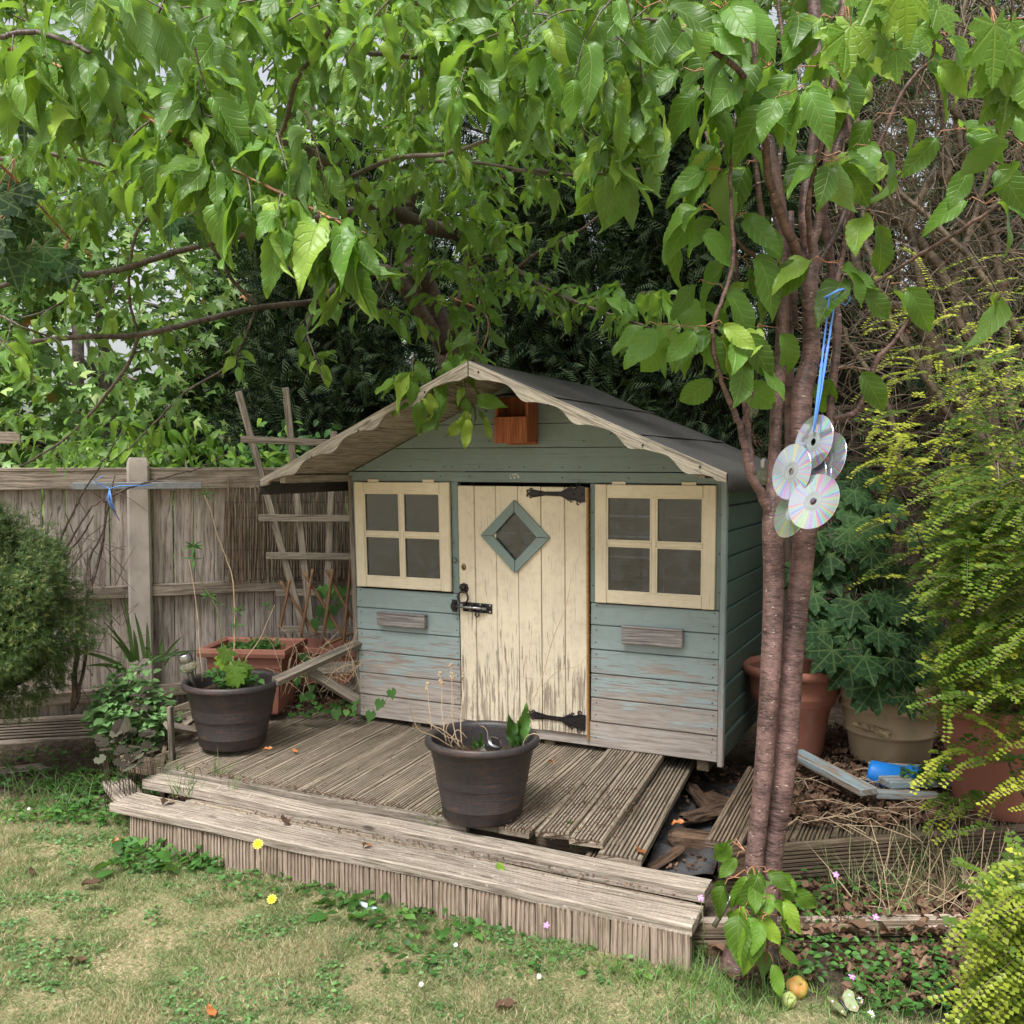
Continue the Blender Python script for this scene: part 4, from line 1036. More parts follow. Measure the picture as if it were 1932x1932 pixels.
# ------------------------------------------------------------------ pots
def round_pot(name, label, x, y, z, rb_, rt, h, mat, soil, kind=0, rz=0.0):
    p = thing(name, label, 'plant pot', (x, y, z), rz)
    lip = .022
    if kind == 0:      # plastic pot with rolled rim, fine rings
        out = [(rb_ * .93, 0), (rb_ * .97, .006), (rb_, .012), (rb_ * 1.02, h * .16), (rb_ * 1.035, h * .168), (rb_ * 1.035, h * .176), (rb_ * 1.03, h * .184), (rt * .87, h * .76), (rt * .885, h * .775), (rt * .885, h * .90), (rt * .90, h * .92)]
        rim = [(rt * .90 + .001, h * .915), (rt * .985, h * .90), (rt, h * .93), (rt * .995, h * .975), (rt * .965, h), (rt * .90, h * .985), (rt * .875, h * .95), (rt * .87, h * .9)]
        inn = [(rt * .87, h * .9), (rt * .80, h * .45)]
    elif kind == 1:    # smooth bellied pot with broad rim
        out = [(rb_ * .96, 0), (rb_, .01), (rb_ * 1.02, .04), (rb_ * 1.08, h * .25), (rb_ * 1.20, h * .5), (rt * .86, h * .68), (rt * .865, h * .70), (rt * .85, h * .71), (rt * .87, h * .84), (rt * .93, h * .89)]
        rim = [(rt * .93, h * .888), (rt * 1.0, h * .90), (rt * 1.03, h * .95), (rt, h), (rt * .93, h), (rt * .87, h * .95)]
        inn = [(rt * .87, h * .95), (rt * .80, h * .6)]
    else:              # ringed pot with rope rim
        out = [(rb_ * .97, 0), (rb_, .008), (rb_ * 1.08, h * .28)]
        for q in (.33, .62, .74): out += [(rb_ + (rt * .88 - rb_) * q, h * q), (rb_ + (rt * .88 - rb_) * q + .010, h * (q + .015)), (rb_ + (rt * .88 - rb_) * q + .010, h * (q + .035)), (rb_ + (rt * .88 - rb_) * (q + .05), h * (q + .05))]
        out += [(rt * .87, h * .86), (rt * .90, h * .90)]
        rim = [(rt * .90, h * .90), (rt * .97, h * .905), (rt * 1.02, h * .94), (rt, h * .985), (rt * .94, h), (rt * .86, h * .96)]
        inn = [(rt * .86, h * .96), (rt * .78, h * .6)]
    b = MB(); b.lathe(out, None, 56); b.disc(rb_ * .93, 0, None, 56); b.build('pot_body', mat, p)
    b = MB(); fn = (lambda r, z_, a: (r * (1 + (.022 * math.sin(a * 26 + z_ * 90) if r > rt * .93 else 0)), z_)) if kind == 2 else None
    b.lathe(rim, None, 104 if kind == 2 else 56, fn=fn); b.build('rim', mat, p)
    b = MB(); b.lathe(inn, None, 48); b.build('inner_wall', mat, p)
    b = MB(); b.disc(rt * .82, h * soil, None, 40, 0, .008); b.build('soil', M['soil'], p)
    return p
P2 = uw(0, 0); p2w = (-.110, 3.40)
pot2 = round_pot('plant_pot', 'dark brushed round pot standing on the front edge of the decking before the door', -.110, 3.535, deckz(-.84) + .000, .148, .212, .298, M['darkpot'], .72)
p1c = atY(437, 1400, 4.38)
pot1 = round_pot('plant_pot', 'dark round pot on the left of the decking, with a solar light in it', p1c.x, 4.40, DZ - .02, .150, .222, .30, M['darkpot'], .80)
pr1 = round_pot('plant_pot', 'smooth terracotta pot right behind the twin cherry trunks', 1.262, 4.30, .215, .130, .222, .40, M['terra'], .8, 1)
pr2 = round_pot('plant_pot', 'tan ringed pot with rope rim filled with dark maple leaves', 1.665, 4.22, .215, .165, .262, .37, M['tan'], .85, 2)
pr3 = round_pot('plant_pot', 'large terracotta pot half hidden by the golden shrub at the right edge', 1.86, 3.62, .205, .170, .272, .42, M['terra'], .8, 1)
chunk('pot_relief', (1.665 - .20, 4.22 - .125, .395), (1.665 - .08, 4.22 - .205, .372), .012, M['tan'], pr2, sd=4, k=1.2, n=6, sp=30, flat=1)
# rectangular trough
tq = cr4(1275, 1580, 4.75)
tr2 = thing('planter_trough', 'rectangular terracotta planter with fluted sides behind the left round pot', 'planter', (tq.x + .0, 4.95, .252), -.10)
def frust(name, prof, mat, par, flute=0, cap=False):
    b = MB(); vs = []; K = 28; per = [(-1, -1), (1, -1), (1, 1), (-1, 1)]
    for (hx, hy, z) in prof:
        for s_ in range(4):
            a, c2 = per[s_], per[(s_ + 1) % 4]
            for q in range(K):
                t = q / K; x = a[0] + (c2[0] - a[0]) * t; y = a[1] + (c2[1] - a[1]) * t
                f = 0
                if flute and z < flute and .08 < t < .92: f = -.006 if (q % 2) else 0
                vs.append((x * (hx + (f if s_ in (1, 3) else 0)), y * (hy + (f if s_ in (0, 2) else 0)), z))
    n_ = 4 * K
    fs = [(i * n_ + j, i * n_ + (j + 1) % n_, (i + 1) * n_ + (j + 1) % n_, (i + 1) * n_ + j) for i in range(len(prof) - 1) for j in range(n_)]
    b.add(vs, fs); 
    if cap: b.add([(v[0], v[1], v[2]) for v in vs[:n_]], [tuple(range(n_))])
    return b.build(name, mat, par)
frust('planter_body', [(.165, .125, 0), (.170, .13, .01), (.182, .14, .225), (.188, .145, .235), (.190, .147, .29)], M['terra_rect'], tr2, flute=.23, cap=True)
frust('rim', [(.190, .147, .286), (.222, .178, .295), (.228, .184, .315), (.224, .18, .333), (.208, .163, .336), (.195, .15, .325), (.18, .135, .18)], M['terra_rect'], tr2)
b = MB(); b.box(.365, .275, .01, T(0, 0, .255)); b.build('soil', M['soil'], tr2)
# a second terracotta trough end seen behind the broken boards
tr3 = thing('buried_trough', 'terracotta trough mostly hidden behind broken boards by the playhouse corner', 'planter', tuple(cr4(1760, 1500, 5.1) + Vector((.05, 0, -.14))), -.35)
frust('planter_body', [(.30, .10, 0), (.33, .12, .16)], M['terra_rect'], tr3, cap=True); frust('rim', [(.33, .12, .155), (.35, .14, .165), (.35, .14, .19), (.33, .12, .192), (.31, .1, .1)], M['terra_rect'], tr3)
# tipped blue pot and painted offcuts
q = onz(1690, 1492, .20)
bp = thing('blue_pot', 'shiny blue plastic pot lying on its side in the leaf litter', 'plant pot', (q.x - .04, q.y + .03, .248), 0)
b = MB(); b.lathe([(.0, 0), (.045, 0), (.047, .01), (.058, .12), (.066, .122), (.068, .16), (.064, .16), (.056, .11), (.044, .015), (0, .012)], RZ(-.5) @ RY(1.72) @ Matrix.Scale(1.12, 4) @ T(0, 0, -.05), 32); b.build('pot_body', M['blue'], bp)
offc = [((1500, 1425), (1640, 1490), 'split blue-grey batten lying left of the blue pot', .055), ((1640, 1448), (1790, 1456), 'grey offcut lying right of the blue pot on its upper side', .05), ((1668, 1480), (1800, 1468), 'flaking blue board end under the tan ringed pot', .06), ((1650, 1500), (1770, 1500), 'thin blue strip of wood lowest in the heap of offcuts', .03)]
M['oldblue'] = paint('flaking_blue_paint', (.26, .34, .37), (.36, .29, .23), (.15, .11, .08), -1, 0, base_wear=.5, dirt=.5)
for k, (a, b_, lab, w) in enumerate(offc):
    z = .25 + .012 * (3 - k); A_ = onz(*a, z); B_ = onz(*b_, z); c_ = (A_ + B_) / 2
    o = MB(); o.box((B_ - A_).length, w * 1.4, .028, None, .003); ob_ = o.build('wood_offcut', M['oldblue']); ob_.matrix_basis = frame(c_, B_ - A_ + Vector((0, 0, R.uniform(-.02, .02)))); tag(ob_, lab, 'wood offcut', 'painted wood offcuts')
# ------------------------------------------------------------------ leaf shapes (length 1 along +X, face towards +Z)
rs = np.random.RandomState(11)
def leaf_t(nst=6, wid=.25, droop=.25, fold=.12, serr=0.0, tip=.3, twist=0.0, curl=0.0, stalk=.0, broad=.8):
    """three columns of points: left edge, midrib, right edge"""
    V = []; U = []; F = []
    for i in range(nst + 1):
        t = i / nst
        w = wid * (math.sin(math.pi * min(1, t ** broad)) ** .75) * (1 - tip * t)
        if i in (0, nst): w = .004
        if serr and 0 < i < nst: w *= 1 + (serr if i % 2 else -serr)
        x = t; z = -droop * t * t
        a = twist * t
        for s in (-1, 0, 1):
            y = s * w; zz = z + fold * abs(y) * 2 + (curl * math.sin(t * 9 + s) * abs(s) * .05)
            V.append((x + stalk, y * math.cos(a) - 0, zz + y * math.sin(a))); U.append((t, s * (w / wid)))
        if i:
            b = (i - 1) * 3
            for k in (0, 1): F += [(b + k, b + k + 3, b + k + 4), (b + k, b + k + 4, b + k + 1)]
    if stalk:
        b = len(V); V += [(0, -.008, .05), (0, .008, .05), (stalk * .5, .0, .04), (stalk, .0, 0)]; U += [(0, 0)] * 4
        F += [(b, b + 1, b + 2), (b, b + 2, b + 3)]
    return np.array(V), np.array(F), np.array(U)
def lobed_t(lobes, rad, depth=.5, droop=.2, teeth=0, stalk=.35):
    """palmate leaf: centre fan with pointed lobes; centre of the blade base at x=0"""
    pts = []
    for (ang, r) in lobes: pts.append((ang, r))
    out = []; m = len(pts)
    for i, (a, r) in enumerate(pts):
        if teeth:
            out += [(a - .24, r * .80), (a - .17, r * .80), (a - .08, r * .93), (a, r), (a + .08, r * .93), (a + .17, r * .80), (a + .24, r * .80)]
        else: out.append((a, r))
        if i < m - 1: out.append(((a + pts[i + 1][0]) / 2, min(r, pts[i + 1][1]) * depth))
    V = [(0, 0, 0)] + [(r * math.cos(a), r * math.sin(a), -droop * r * r + .05 * math.sin(3 * a)) for a, r in out]
    U = [(0, 0)] + [(r, (a / .8 - round(a / .8)) * 1.2 * r) for a, r in out]
    F = [(0, k, k + 1) for k in range(1, len(out))]
    if stalk:
        b = len(V); V += [(-stalk, -.012, .08), (-stalk, .012, .08), (0, 0, 0)]; U += [(0, 0)] * 3; F += [(b, b + 1, b + 2)]
    V = np.array(V, float); return V, np.array(F), np.array(U, float)
PALM = [(-2.3, .42), (-1.35, .72), (-.62, .88), (0, 1.0), (.62, .88), (1.35, .72), (2.3, .42)]
t_cherry_near = [leaf_t(18, .225 + .015 * k, .20 + .16 * k, .12 + .07 * (k % 3), .055, .25, (-.35, .3, .6, -.6, .15)[k], 1.6, .14, .88) for k in range(5)] + [leaf_t(18, .21, .5, .45, .05, .25, 1.1, 2.0, .14, .88), leaf_t(18, .24, .1, .05, .05, .2, -1.0, 1.2, .14, .9), leaf_t(18, .20, .75, .3, .06, .3, .4, 3.0, .14, .85)]
t_cherry_wide = [leaf_t(18, .27 + .012 * k, .15 + .14 * k, .10 + .07 * (k % 3), .045, .15, (-.25, .2, .4, -.4, .1)[k], 1.2, .06, .92) for k in range(5)]
t_cherry_far = [leaf_t(6, .235, .15 + .18 * k, .14, 0, .25, (-.4, .3, .6, 0)[k], 0, .12, .88) for k in range(4)]
t_maple_near = [lobed_t(PALM, 1, .70, .15 + .1 * k, 1, .5) for k in range(3)]
t_maple_far = [lobed_t([(-1.9, .5), (-.8, .85), (0, 1), (.8, .85), (1.9, .5)], 1, .55, .2 + .2 * k, 0, .0) for k in range(2)]
t_oval = [leaf_t(4, .30, .15 + .2 * k, .12, 0, .1, 0, 0, .05, .9) for k in range(2)]
t_sedum = [leaf_t(6, .33, .10 + .15 * k, .25, .05, -.05, 0, 0, .04, 1.1) for k in range(2)]
t_dock = [leaf_t(12, .16, .25, .1, .06, .15, .2, 1.5, .1, .9)]
t_dead = [leaf_t(5, .28, -.10 - .12 * k, .4 - .3 * k, .15, .2, .5 * k, 2, .1) for k in range(3)]
t_blade = [(np.array([(0, -.5, 0), (0, .5, 0), (.55, -.35, 0), (.55, .35, .0), (1, 0, -.12 * k)]), np.array([(0, 1, 3), (0, 3, 2), (2, 3, 4)]), np.array([(0, 0), (0, 1), (.5, 0), (.5, 1), (1, .5)], float)) for k in (0, 1, 3)]
def rnd_m(R3, s): return R3 * s
def basis(d, up):
    """arrays: direction d (N,3), up (N,3) -> rotation matrices with columns d, y, z"""
    d = d / np.linalg.norm(d, axis=1, keepdims=True); y = np.cross(up, d); y /= (np.linalg.norm(y, axis=1, keepdims=True) + 1e-9); z = np.cross(d, y)
    return np.stack([d, y, z], axis=2)
def mats34(p, d, up, s):
    B = basis(np.asarray(d, float), np.asarray(up, float)); s = np.asarray(s, float)
    if s.ndim == 1: s = np.repeat(s[:, None], 3, 1)
    return np.concatenate([B * s[:, None, :], np.asarray(p, float)[:, :, None]], axis=2)

class Plant:
    """collects stems and leaves; the 300 leaves that show largest become objects of their own"""
    def __init__(s): s.stem = MB(); s.P = []; s.Dr = []; s.Up = []; s.S = []
    def leaf(s, p, d, up, size): s.P.append(tuple(p)); s.Dr.append(tuple(d)); s.Up.append(tuple(up)); s.S.append(size)
    def finish(s, root, near, far, mat, stem_mat, part='leaf', limit=300, minpx=19, stem_name='twigs', fol='foliage', tint=None, nearm=None):
        if s.stem.f: 
            o = s.stem.build(stem_name, stem_mat, root, world=True); o['kind'] = 'stuff' if stem_name in ('twigs', 'stems') else o.get('kind', '')
            if not o['kind']: del o['kind']
        m = mats34(s.P, s.Dr, s.Up, s.S); N = len(m)
        sc = []
        for i in range(N):
            x, y, f = proj(s.P[i]); px = s.S[i] * F_PX / f if f > .3 else 0
            if not (-40 < x < 1972 and -40 < y < 1972): px = 0
            sc.append(px)
        order = sorted(range(N), key=lambda i: -sc[i]); ind = [i for i in order[:limit] if sc[i] > minpx]; si = set(ind)
        rest = [i for i in range(N) if i not in si]
        t = rs.rand(N) if tint is None else np.asarray(tint)
        meshes = [templ_mesh(part, q, nearm or mat) for q in near]
        for i in ind:
            M4 = Matrix([list(r) for r in m[i]] + [[0, 0, 0, 1]]); inst(part, meshes[i % len(meshes)], M4, root, world=True)
        if rest:
            big = [i for i in rest if sc[i] > 36]; small = [i for i in rest if sc[i] <= 36]
            tm = list(near) + list(far); pk = np.array([(i % len(near)) if sc[i] > 36 else len(near) + i % len(far) for i in rest])
            np_scatter(fol, tm, m[rest], t[rest], mat, root, pk)
def twig(pl, p, d, L, n, size, r0=.003, droop=.5, hang=.8, stem=True, rng=R, face=None, spread=.7):
    """a leafy shoot: alternate hanging leaves along a drooping stem"""
    d = Vector(d).normalized(); pts = [Vector(p)]
    seg = max(3, n // 2); side0 = rng.random() * 6.28
    for i in range(seg):
        d = (d + Vector((rng.uniform(-.12, .12), rng.uniform(-.12, .12), rng.uniform(-.1, .1) - droop / seg))).normalized(); pts.append(pts[-1] + d * L / seg)
    if stem: pl.stem.tube(pts, [r0 * (1 - .7 * i / seg) + .0006 for i in range(seg + 1)], 4 if r0 < .006 else 6, cap=False)
    for i in range(n):
        t = (i + .6) / n * seg; k = min(int(t), seg - 1); q = pts[k].lerp(pts[k + 1], t - k); ax = (pts[k + 1] - pts[k]).normalized()
        sd = ax.cross(Vector((0, 0, 1)));
        if sd.length < .1: sd = ax.orthogonal()
        sd.normalize(); sgn = 1 if i % 2 else -1
        if i == n - 1: dd = ax + Vector((0, 0, -hang * .6))
        else: dd = sd * sgn * spread * rng.uniform(.6, 1.5) + ax * rng.uniform(.2, .9) + Vector((0, 0, -hang * rng.uniform(.15, 1.3))) + Vector((rng.uniform(-.3, .3), rng.uniform(-.3, .3), rng.uniform(-.2, .2)))
        up = Vector((rng.uniform(-.7, .7), rng.uniform(-.9, .5), 1.0)) if face is None else Vector(face) + Vector((rng.uniform(-.5, .5), rng.uniform(-.5, .5), rng.uniform(-.5, .5)))
        pl.leaf(q, dd, up, size * rng.uniform(.6, 1.25) * (1 if i < n - 1 else .8))
    return pts
def V3(x, y, Y): return atY(x, y, Y)
def smooth(pts, k=6):
    """Catmull-Rom through control points (x,y,z,r)"""
    P = [np.array(p, float) for p in pts]; P = [2 * P[0] - P[1]] + P + [2 * P[-1] - P[-2]]; out = []
    for i in range(1, len(P) - 2):
        for j in range(k):
            t = j / k; a, b, c, d = P[i - 1:i + 3]
            out.append(.5 * ((2 * b) + (-a + c) * t + (2 * a - 5 * b + 4 * c - d) * t * t + (-a + 3 * b - 3 * c + d) * t ** 3))
    out.append(P[-2]); return out
def limb(pl_or_mb, ctrl, n=8, k=6, wob=0.0):
    """ctrl: (photo x, photo y, distance, radius)"""
    mb = pl_or_mb.stem if isinstance(pl_or_mb, Plant) else pl_or_mb
    c3 = []
    for (x, y, Y, r) in ctrl: p = V3(x, y, Y); c3.append((p.x, p.y, p.z, r))
    s = smooth(c3, k); s = [q for q in s]
    pts = [Vector(q[:3]) + Vector((wob * n3(i * .7, 1), wob * n3(i * .7, 5), wob * n3(i * .7, 9))) for i, q in enumerate(s)]
    mb.tube(pts, [max(.0008, q[3]) for q in s], n, cap=True); return pts

# ------------------------------------------------------------------ big spreading cherry behind the playhouse
ch = thing('cherry_tree', 'large spreading cherry tree leaning over the playhouse roof with drooping leafy branches', 'tree', (-.28, 5.95, 0))
tk = MB()
limb(tk, [(905, 1250, 5.95, .10), (880, 900, 5.95, .085), (850, 700, 5.9, .075), (812, 560, 5.75, .066), (778, 500, 5.5, .058)], 12)
limb(tk, [(812, 560, 5.75, .055), (775, 510, 5.6, .045), (762, 455, 5.5, .036), (775, 380, 5.4, .028), (800, 250, 5.2, .02), (790, 60, 5.0, .014), (760, -150, 4.8, .01)], 8)
limb(tk, [(858, 690, 5.9, .06), (890, 480, 5.5, .045), (870, 443, 5.3, .043), (800, 425, 5.0, .040), (708, 380, 4.5, .034), (650, 345, 4.1, .028), (590, 290, 3.6, .020), (500, 260, 3.2, .014)], 10)
tk.build('trunk', M['bark_old'], ch, world=True)
bl = Plant()
BR = [  # main boughs: (x, y, distance, radius)
 [(840, 660, 5.8, .045), (740, 520, 5.4, .04), (660, 530, 5.1, .034), (600, 566, 4.8, .016), (490, 580, 4.5, .014), (400, 600, 4.3, .013), (260, 632, 4.1, .012), (150, 636, 3.9, .011), (0, 650, 3.7, .009), (-120, 655, 3.6, .008)],
 [(700, 390, 4.5, .02), (560, 420, 4.4, .015), (415, 455, 4.3, .013), (330, 476, 4.2, .013), (240, 505, 4.0, .012), (150, 520, 3.9, .012), (60, 520, 3.8, .010), (0, 540, 3.7, .009), (-100, 560, 3.6, .007)],
 [(350, 415, 4.1, .008), (390, 450, 4.2, .008), (440, 530, 4.4, .009), (490, 580, 4.5, .010)],
 [(300, 395, 4.0, .005), (262, 430, 4.0, .006), (245, 500, 4.05, .006), (245, 570, 4.1, .006), (262, 632, 4.15, .006)],
 [(262, 632, 4.1, .008), (240, 690, 4.2, .008), (180, 770, 4.3, .007), (120, 830, 4.4, .006), (40, 880, 4.5, .004)],
 [(150, 525, 3.9, .006), (130, 560, 3.9, .005), (90, 585, 3.9, .004), (40, 600, 3.9, .003)],
 [(0, 595, 3.6, .005), (50, 620, 3.6, .005), (110, 640, 3.7, .004)],
 [(480, 590, 4.5, .007), (460, 640, 4.5, .006), (430, 690, 4.6, .005), (350, 740, 4.7, .006), (290, 800, 4.8, .005), (240, 850, 4.8, .003)],
 [(640, 345, 4.1, .015), (520, 275, 3.7, .012), (400, 255, 3.4, .010), (280, 270, 3.2, .009), (170, 245, 3.0, .008), (40, 205, 2.8, .006)],
 [(520, 275, 3.6, .010), (540, 230, 3.4, .009), (560, 150, 3.2, .008), (620, 60, 3.0, .007), (650, -60, 2.9, .006)],
 [(330, 130, 3.6, .010), (360, 100, 3.6, .010), (385, 60, 3.6, .009), (380, 0, 3.6, .008)],
 [(420, 250, 3.7, .008), (370, 110, 3.6, .010), (330, 70, 3.6, .009), (280, 35, 3.6, .008), (230, 0, 3.6, .007), (150, -80, 3.5, .006)],
 [(290, 40, 3.5, .005), (310, 0, 3.5, .005), (330, -60, 3.5, .004)],
 [(850, 440, 5.2, .018), (960, 330, 4.8, .014), (1090, 330, 4.4, .009), (1240, 315, 4.1, .004)],
 [(770, 385, 5.3, .014), (700, 370, 4.8, .009), (760, 315, 4.4, .008), (880, 305, 4.0, .007), (1030, 330, 3.7, .004)],
 [(640, 345, 4.1, .010), (740, 300, 3.6, .009), (840, 290, 3.2, .007), (960, 250, 2.9, .005)],
 [(860, 120, 2.9, .008), (800, 110, 2.8, .008), (700, 100, 2.6, .007), (660, 105, 2.5, .005)],
 [(860, 120, 2.9, .009), (920, 80, 2.9, .010), (1000, 20, 3.0, .011), (1060, -80, 3.1, .012)],
 [(1010, 10, 3.0, .006), (1060, 60, 2.8, .006), (1120, 110, 2.7, .005), (1200, 190, 2.6, .003)],
 [(850, 640, 5.7, .03), (870, 560, 5.4, .022), (960, 510, 5.0, .014), (1040, 550, 4.6, .010), (1140, 590, 4.3, .008), (1230, 620, 4.1, .005), (1290, 650, 3.9, .003)],
 [(960, 520, 5.0, .012), (1010, 480, 4.8, .010), (1080, 445, 4.6, .008), (1150, 390, 4.5, .005)],
 [(905, 560, 5.2, .007), (900, 640, 5.0, .006), (880, 700, 4.7, .005), (850, 730, 4.3, .004), (880, 760, 4.1, .002)],
 [(900, 690, 4.8, .004), (920, 600, 4.9, .005), (850, 560, 5.1, .005)],
 [(600, 566, 4.8, .008), (580, 620, 4.6, .006), (590, 660, 4.5, .004), (610, 720, 4.4, .002)],
 [(740, 600, 5.2, .006), (700, 560, 4.9, .005), (660, 580, 4.7, .004)],
 [(0, 70, 2.2, .006), (60, 60, 2.2, .006), (130, 80, 2.15, .005), (170, 100, 2.1, .004)],
 [(500, 350, 2.0, .0022), (420, 310, 2.05, .003), (340, 260, 2.1, .0035), (240, 200, 2.2, .004), (120, 130, 2.3, .005), (-60, 60, 2.4, .006)],
 [(690, 440, 2.0, .002), (640, 420, 2.0, .003), (570, 385, 2.0, .004), (500, 350, 2.0, .004)],
 [(0, 300, 3.2, .007), (80, 290, 3.2, .007), (200, 310, 3.3, .006), (310, 330, 3.4, .004)],
 [(0, 215, 3.0, .006), (90, 240, 3.0, .006), (240, 270, 3.1, .005)],
]
twl = []
for k, c_ in enumerate(BR):
    b = MB(); pts = limb(b, c_, 8 if c_[0][3] > .02 else 6, 7, .004); b.build('bough', M['bark_old'] if c_[0][3] > .0045 or k == 23 else M['twig_red'], ch, world=True); twl.append(pts)
for x0_, y0_, x1_, y1_, Y in ((225, 470, 180, 600, 4.), (600, 500, 640, 390, 4.6), (700, 590, 740, 470, 5.5), (735, 600, 690, 490, 5.4), (775, 500, 810, 430, 5.5), (520, 470, 560, 540, 4.9)):
    limb(bl, [(x0_, y0_, Y, .002), ((x0_ + x1_) / 2 + 12, (y0_ + y1_) / 2 + 5, Y, .004), (x1_, y1_, Y, .003)], 5)
Rc = random.Random(21)
# openings in the crown (photo x, y, half-width, half-height, how open)
CLEAR = [(250, 660, 190, 210, .8), (330, 470, 120, 60, .7), (110, 800, 120, 70, .5), (560, 680, 150, 230, .85), (480, 520, 90, 60, .75), (1080, 500, 120, 60, .75), (1290, 480, 110, 110, .85), (1010, 650, 110, 40, .9), (60, 600, 60, 30, .5), (90, 350, 60, 30, .9), (250, 150, 40, 22, .8), (420, 100, 36, 20, .8), (60, 250, 40, 20, .8), (190, 270, 30, 15, .9), (340, 350, 28, 18, .9), (480, 190, 25, 16, .9), (330, 290, 20, 14, .9), (50, 460, 30, 16, .9), (700, 640, 40, 90, .8), (1290, 350, 60, 70, .6), (640, 440, 60, 40, .6)]
def zone(cx, cy, rx, ry, Y0, Y1, n, L, nl, size, droop=.6, hang=.6, dirx=(-1, 1), pl=bl, face=None, r0=.0022):
    for _ in range(n):
        a, q = Rc.uniform(0, 6.283), math.sqrt(Rc.random()); x, y = cx + rx * q * math.cos(a), cy + ry * q * math.sin(a) - 28
        if any(((x - a_) / c_) ** 2 + ((y - b_) / d_) ** 2 < 1 and Rc.random() < e_ for a_, b_, c_, d_, e_ in CLEAR): continue
        Y = Rc.uniform(Y0, Y1); p = V3(x, y, Y)
        d = (Rc.uniform(*dirx), Rc.uniform(-.8, .4), Rc.uniform(-.5, .25))
        p = p - Vector(d).normalized() * L * .4 + Vector((0, 0, .07))
        twig(pl, p, d, L * Rc.uniform(.6, 1.2), nl + Rc.randint(-1, 2), size, r0=r0, droop=droop, hang=hang, rng=Rc, face=face)
# deep backdrop of foliage, then nearer layers
zone(300, 90, 420, 250, 3.6, 5.6, 84, .34, 9, 0.102, droop=.32, hang=.28)
zone(100, 300, 260, 150, 3.3, 4.6, 27, .32, 8, 0.098, droop=.32, hang=.28)
zone(330, 330, 200, 110, 3.0, 4.4, 19, .30, 8, 0.098, droop=.32, hang=.28)
zone(800, 90, 420, 220, 3.3, 5.6, 100, .34, 9, 0.102, droop=.32, hang=.28)
zone(620, 330, 230, 110, 3.4, 4.9, 21, .30, 8, 0.098, droop=.32, hang=.28)
zone(960, 300, 200, 110, 3.6, 5.0, 30, .30, 8, 0.102, droop=.32, hang=.28)
zone(1250, 90, 200, 150, 3.6, 5.2, 28, .34, 8, 0.107, droop=.32, hang=.28)
zone(100, 400, 110, 90, 3.4, 4.4, 15, .26, 7, 0.098, droop=.32, hang=.28)
zone(480, 420, 60, 40, 3.4, 4.3, 3, .2, 6, 0.098, droop=.32, hang=.28)
zone(60, 590, 90, 60, 3.4, 4.0, 3, .22, 6, 0.098, droop=.32, hang=.28)
zone(90, 700, 110, 60, 3.6, 4.4, 2, .22, 6, 0.088, droop=.32, hang=.28)
zone(50, 740, 60, 60, 3.3, 3.9, 2, .2, 6, 0.098, droop=.32, hang=.28)
zone(300, 620, 60, 50, 4.0, 4.4, 2, .2, 6, 0.093, droop=.32, hang=.28)
zone(340, 700, 70, 60, 4.4, 4.9, 2, .22, 6, 0.088, droop=.32, hang=.28)
zone(390, 790, 60, 60, 4.5, 5.0, 6, .24, 7, 0.088, droop=.32, hang=.28)
zone(290, 840, 140, 35, 4.7, 5.1, 8, .24, 7, 0.088, droop=.32, hang=.28)
zone(80, 840, 110, 35, 4.5, 5.0, 7, .24, 7, 0.093, droop=.32, hang=.28)
zone(600, 590, 70, 60, 4.3, 4.9, 4, .2, 6, 0.093, droop=.32, hang=.28)
zone(595, 690, 35, 40, 4.2, 4.6, 2, .18, 6, 0.093, droop=.32, hang=.28)
zone(700, 510, 90, 60, 4.4, 5.2, 8, .22, 7, 0.098, droop=.32, hang=.28)
zone(760, 610, 80, 60, 4.4, 5.2, 7, .22, 6, 0.098, droop=.32, hang=.28)
zone(880, 500, 110, 80, 4.2, 5.2, 19, .24, 7, 0.102, droop=.32, hang=.28)
zone(870, 390, 140, 60, 4.0, 5.0, 12, .24, 7, 0.102, droop=.32, hang=.28)
zone(960, 570, 100, 60, 4.3, 5.0, 10, .22, 7, 0.102, droop=.32, hang=.28)
zone(900, 640, 60, 50, 4.3, 4.9, 6, .2, 6, 0.098, droop=.32, hang=.28)
zone(870, 715, 40, 40, 4.0, 4.2, 2, .16, 6, 0.107, droop=.32, hang=.28)
zone(1100, 470, 50, 50, 4.5, 4.8, 2, .2, 6, 0.088, droop=.32, hang=.28)
zone(1090, 590, 90, 35, 4.2, 4.6, 6, .22, 7, 0.102, droop=.32, hang=.28)
zone(1190, 620, 80, 30, 3.7, 4.2, 7, .2, 7, 0.112, droop=.32, hang=.28)
zone(790, 760, 8, 12, 4.0, 4.1, 1, .12, 4, 0.117, droop=.32, hang=.28)
for (x, y, n_) in ((800, 725, 4), (845, 690, 4), (872, 720, 3), (850, 745, 3), (893, 760, 3), (780, 690, 3)):
    p = V3(x, y, 4.02); tw_ = twig(bl, p + Vector((0, 0, .05)), (Rc.uniform(-.6, .6), -.2, -.6), .12, n_, .135, rng=Rc, face=(0, -1, .4))
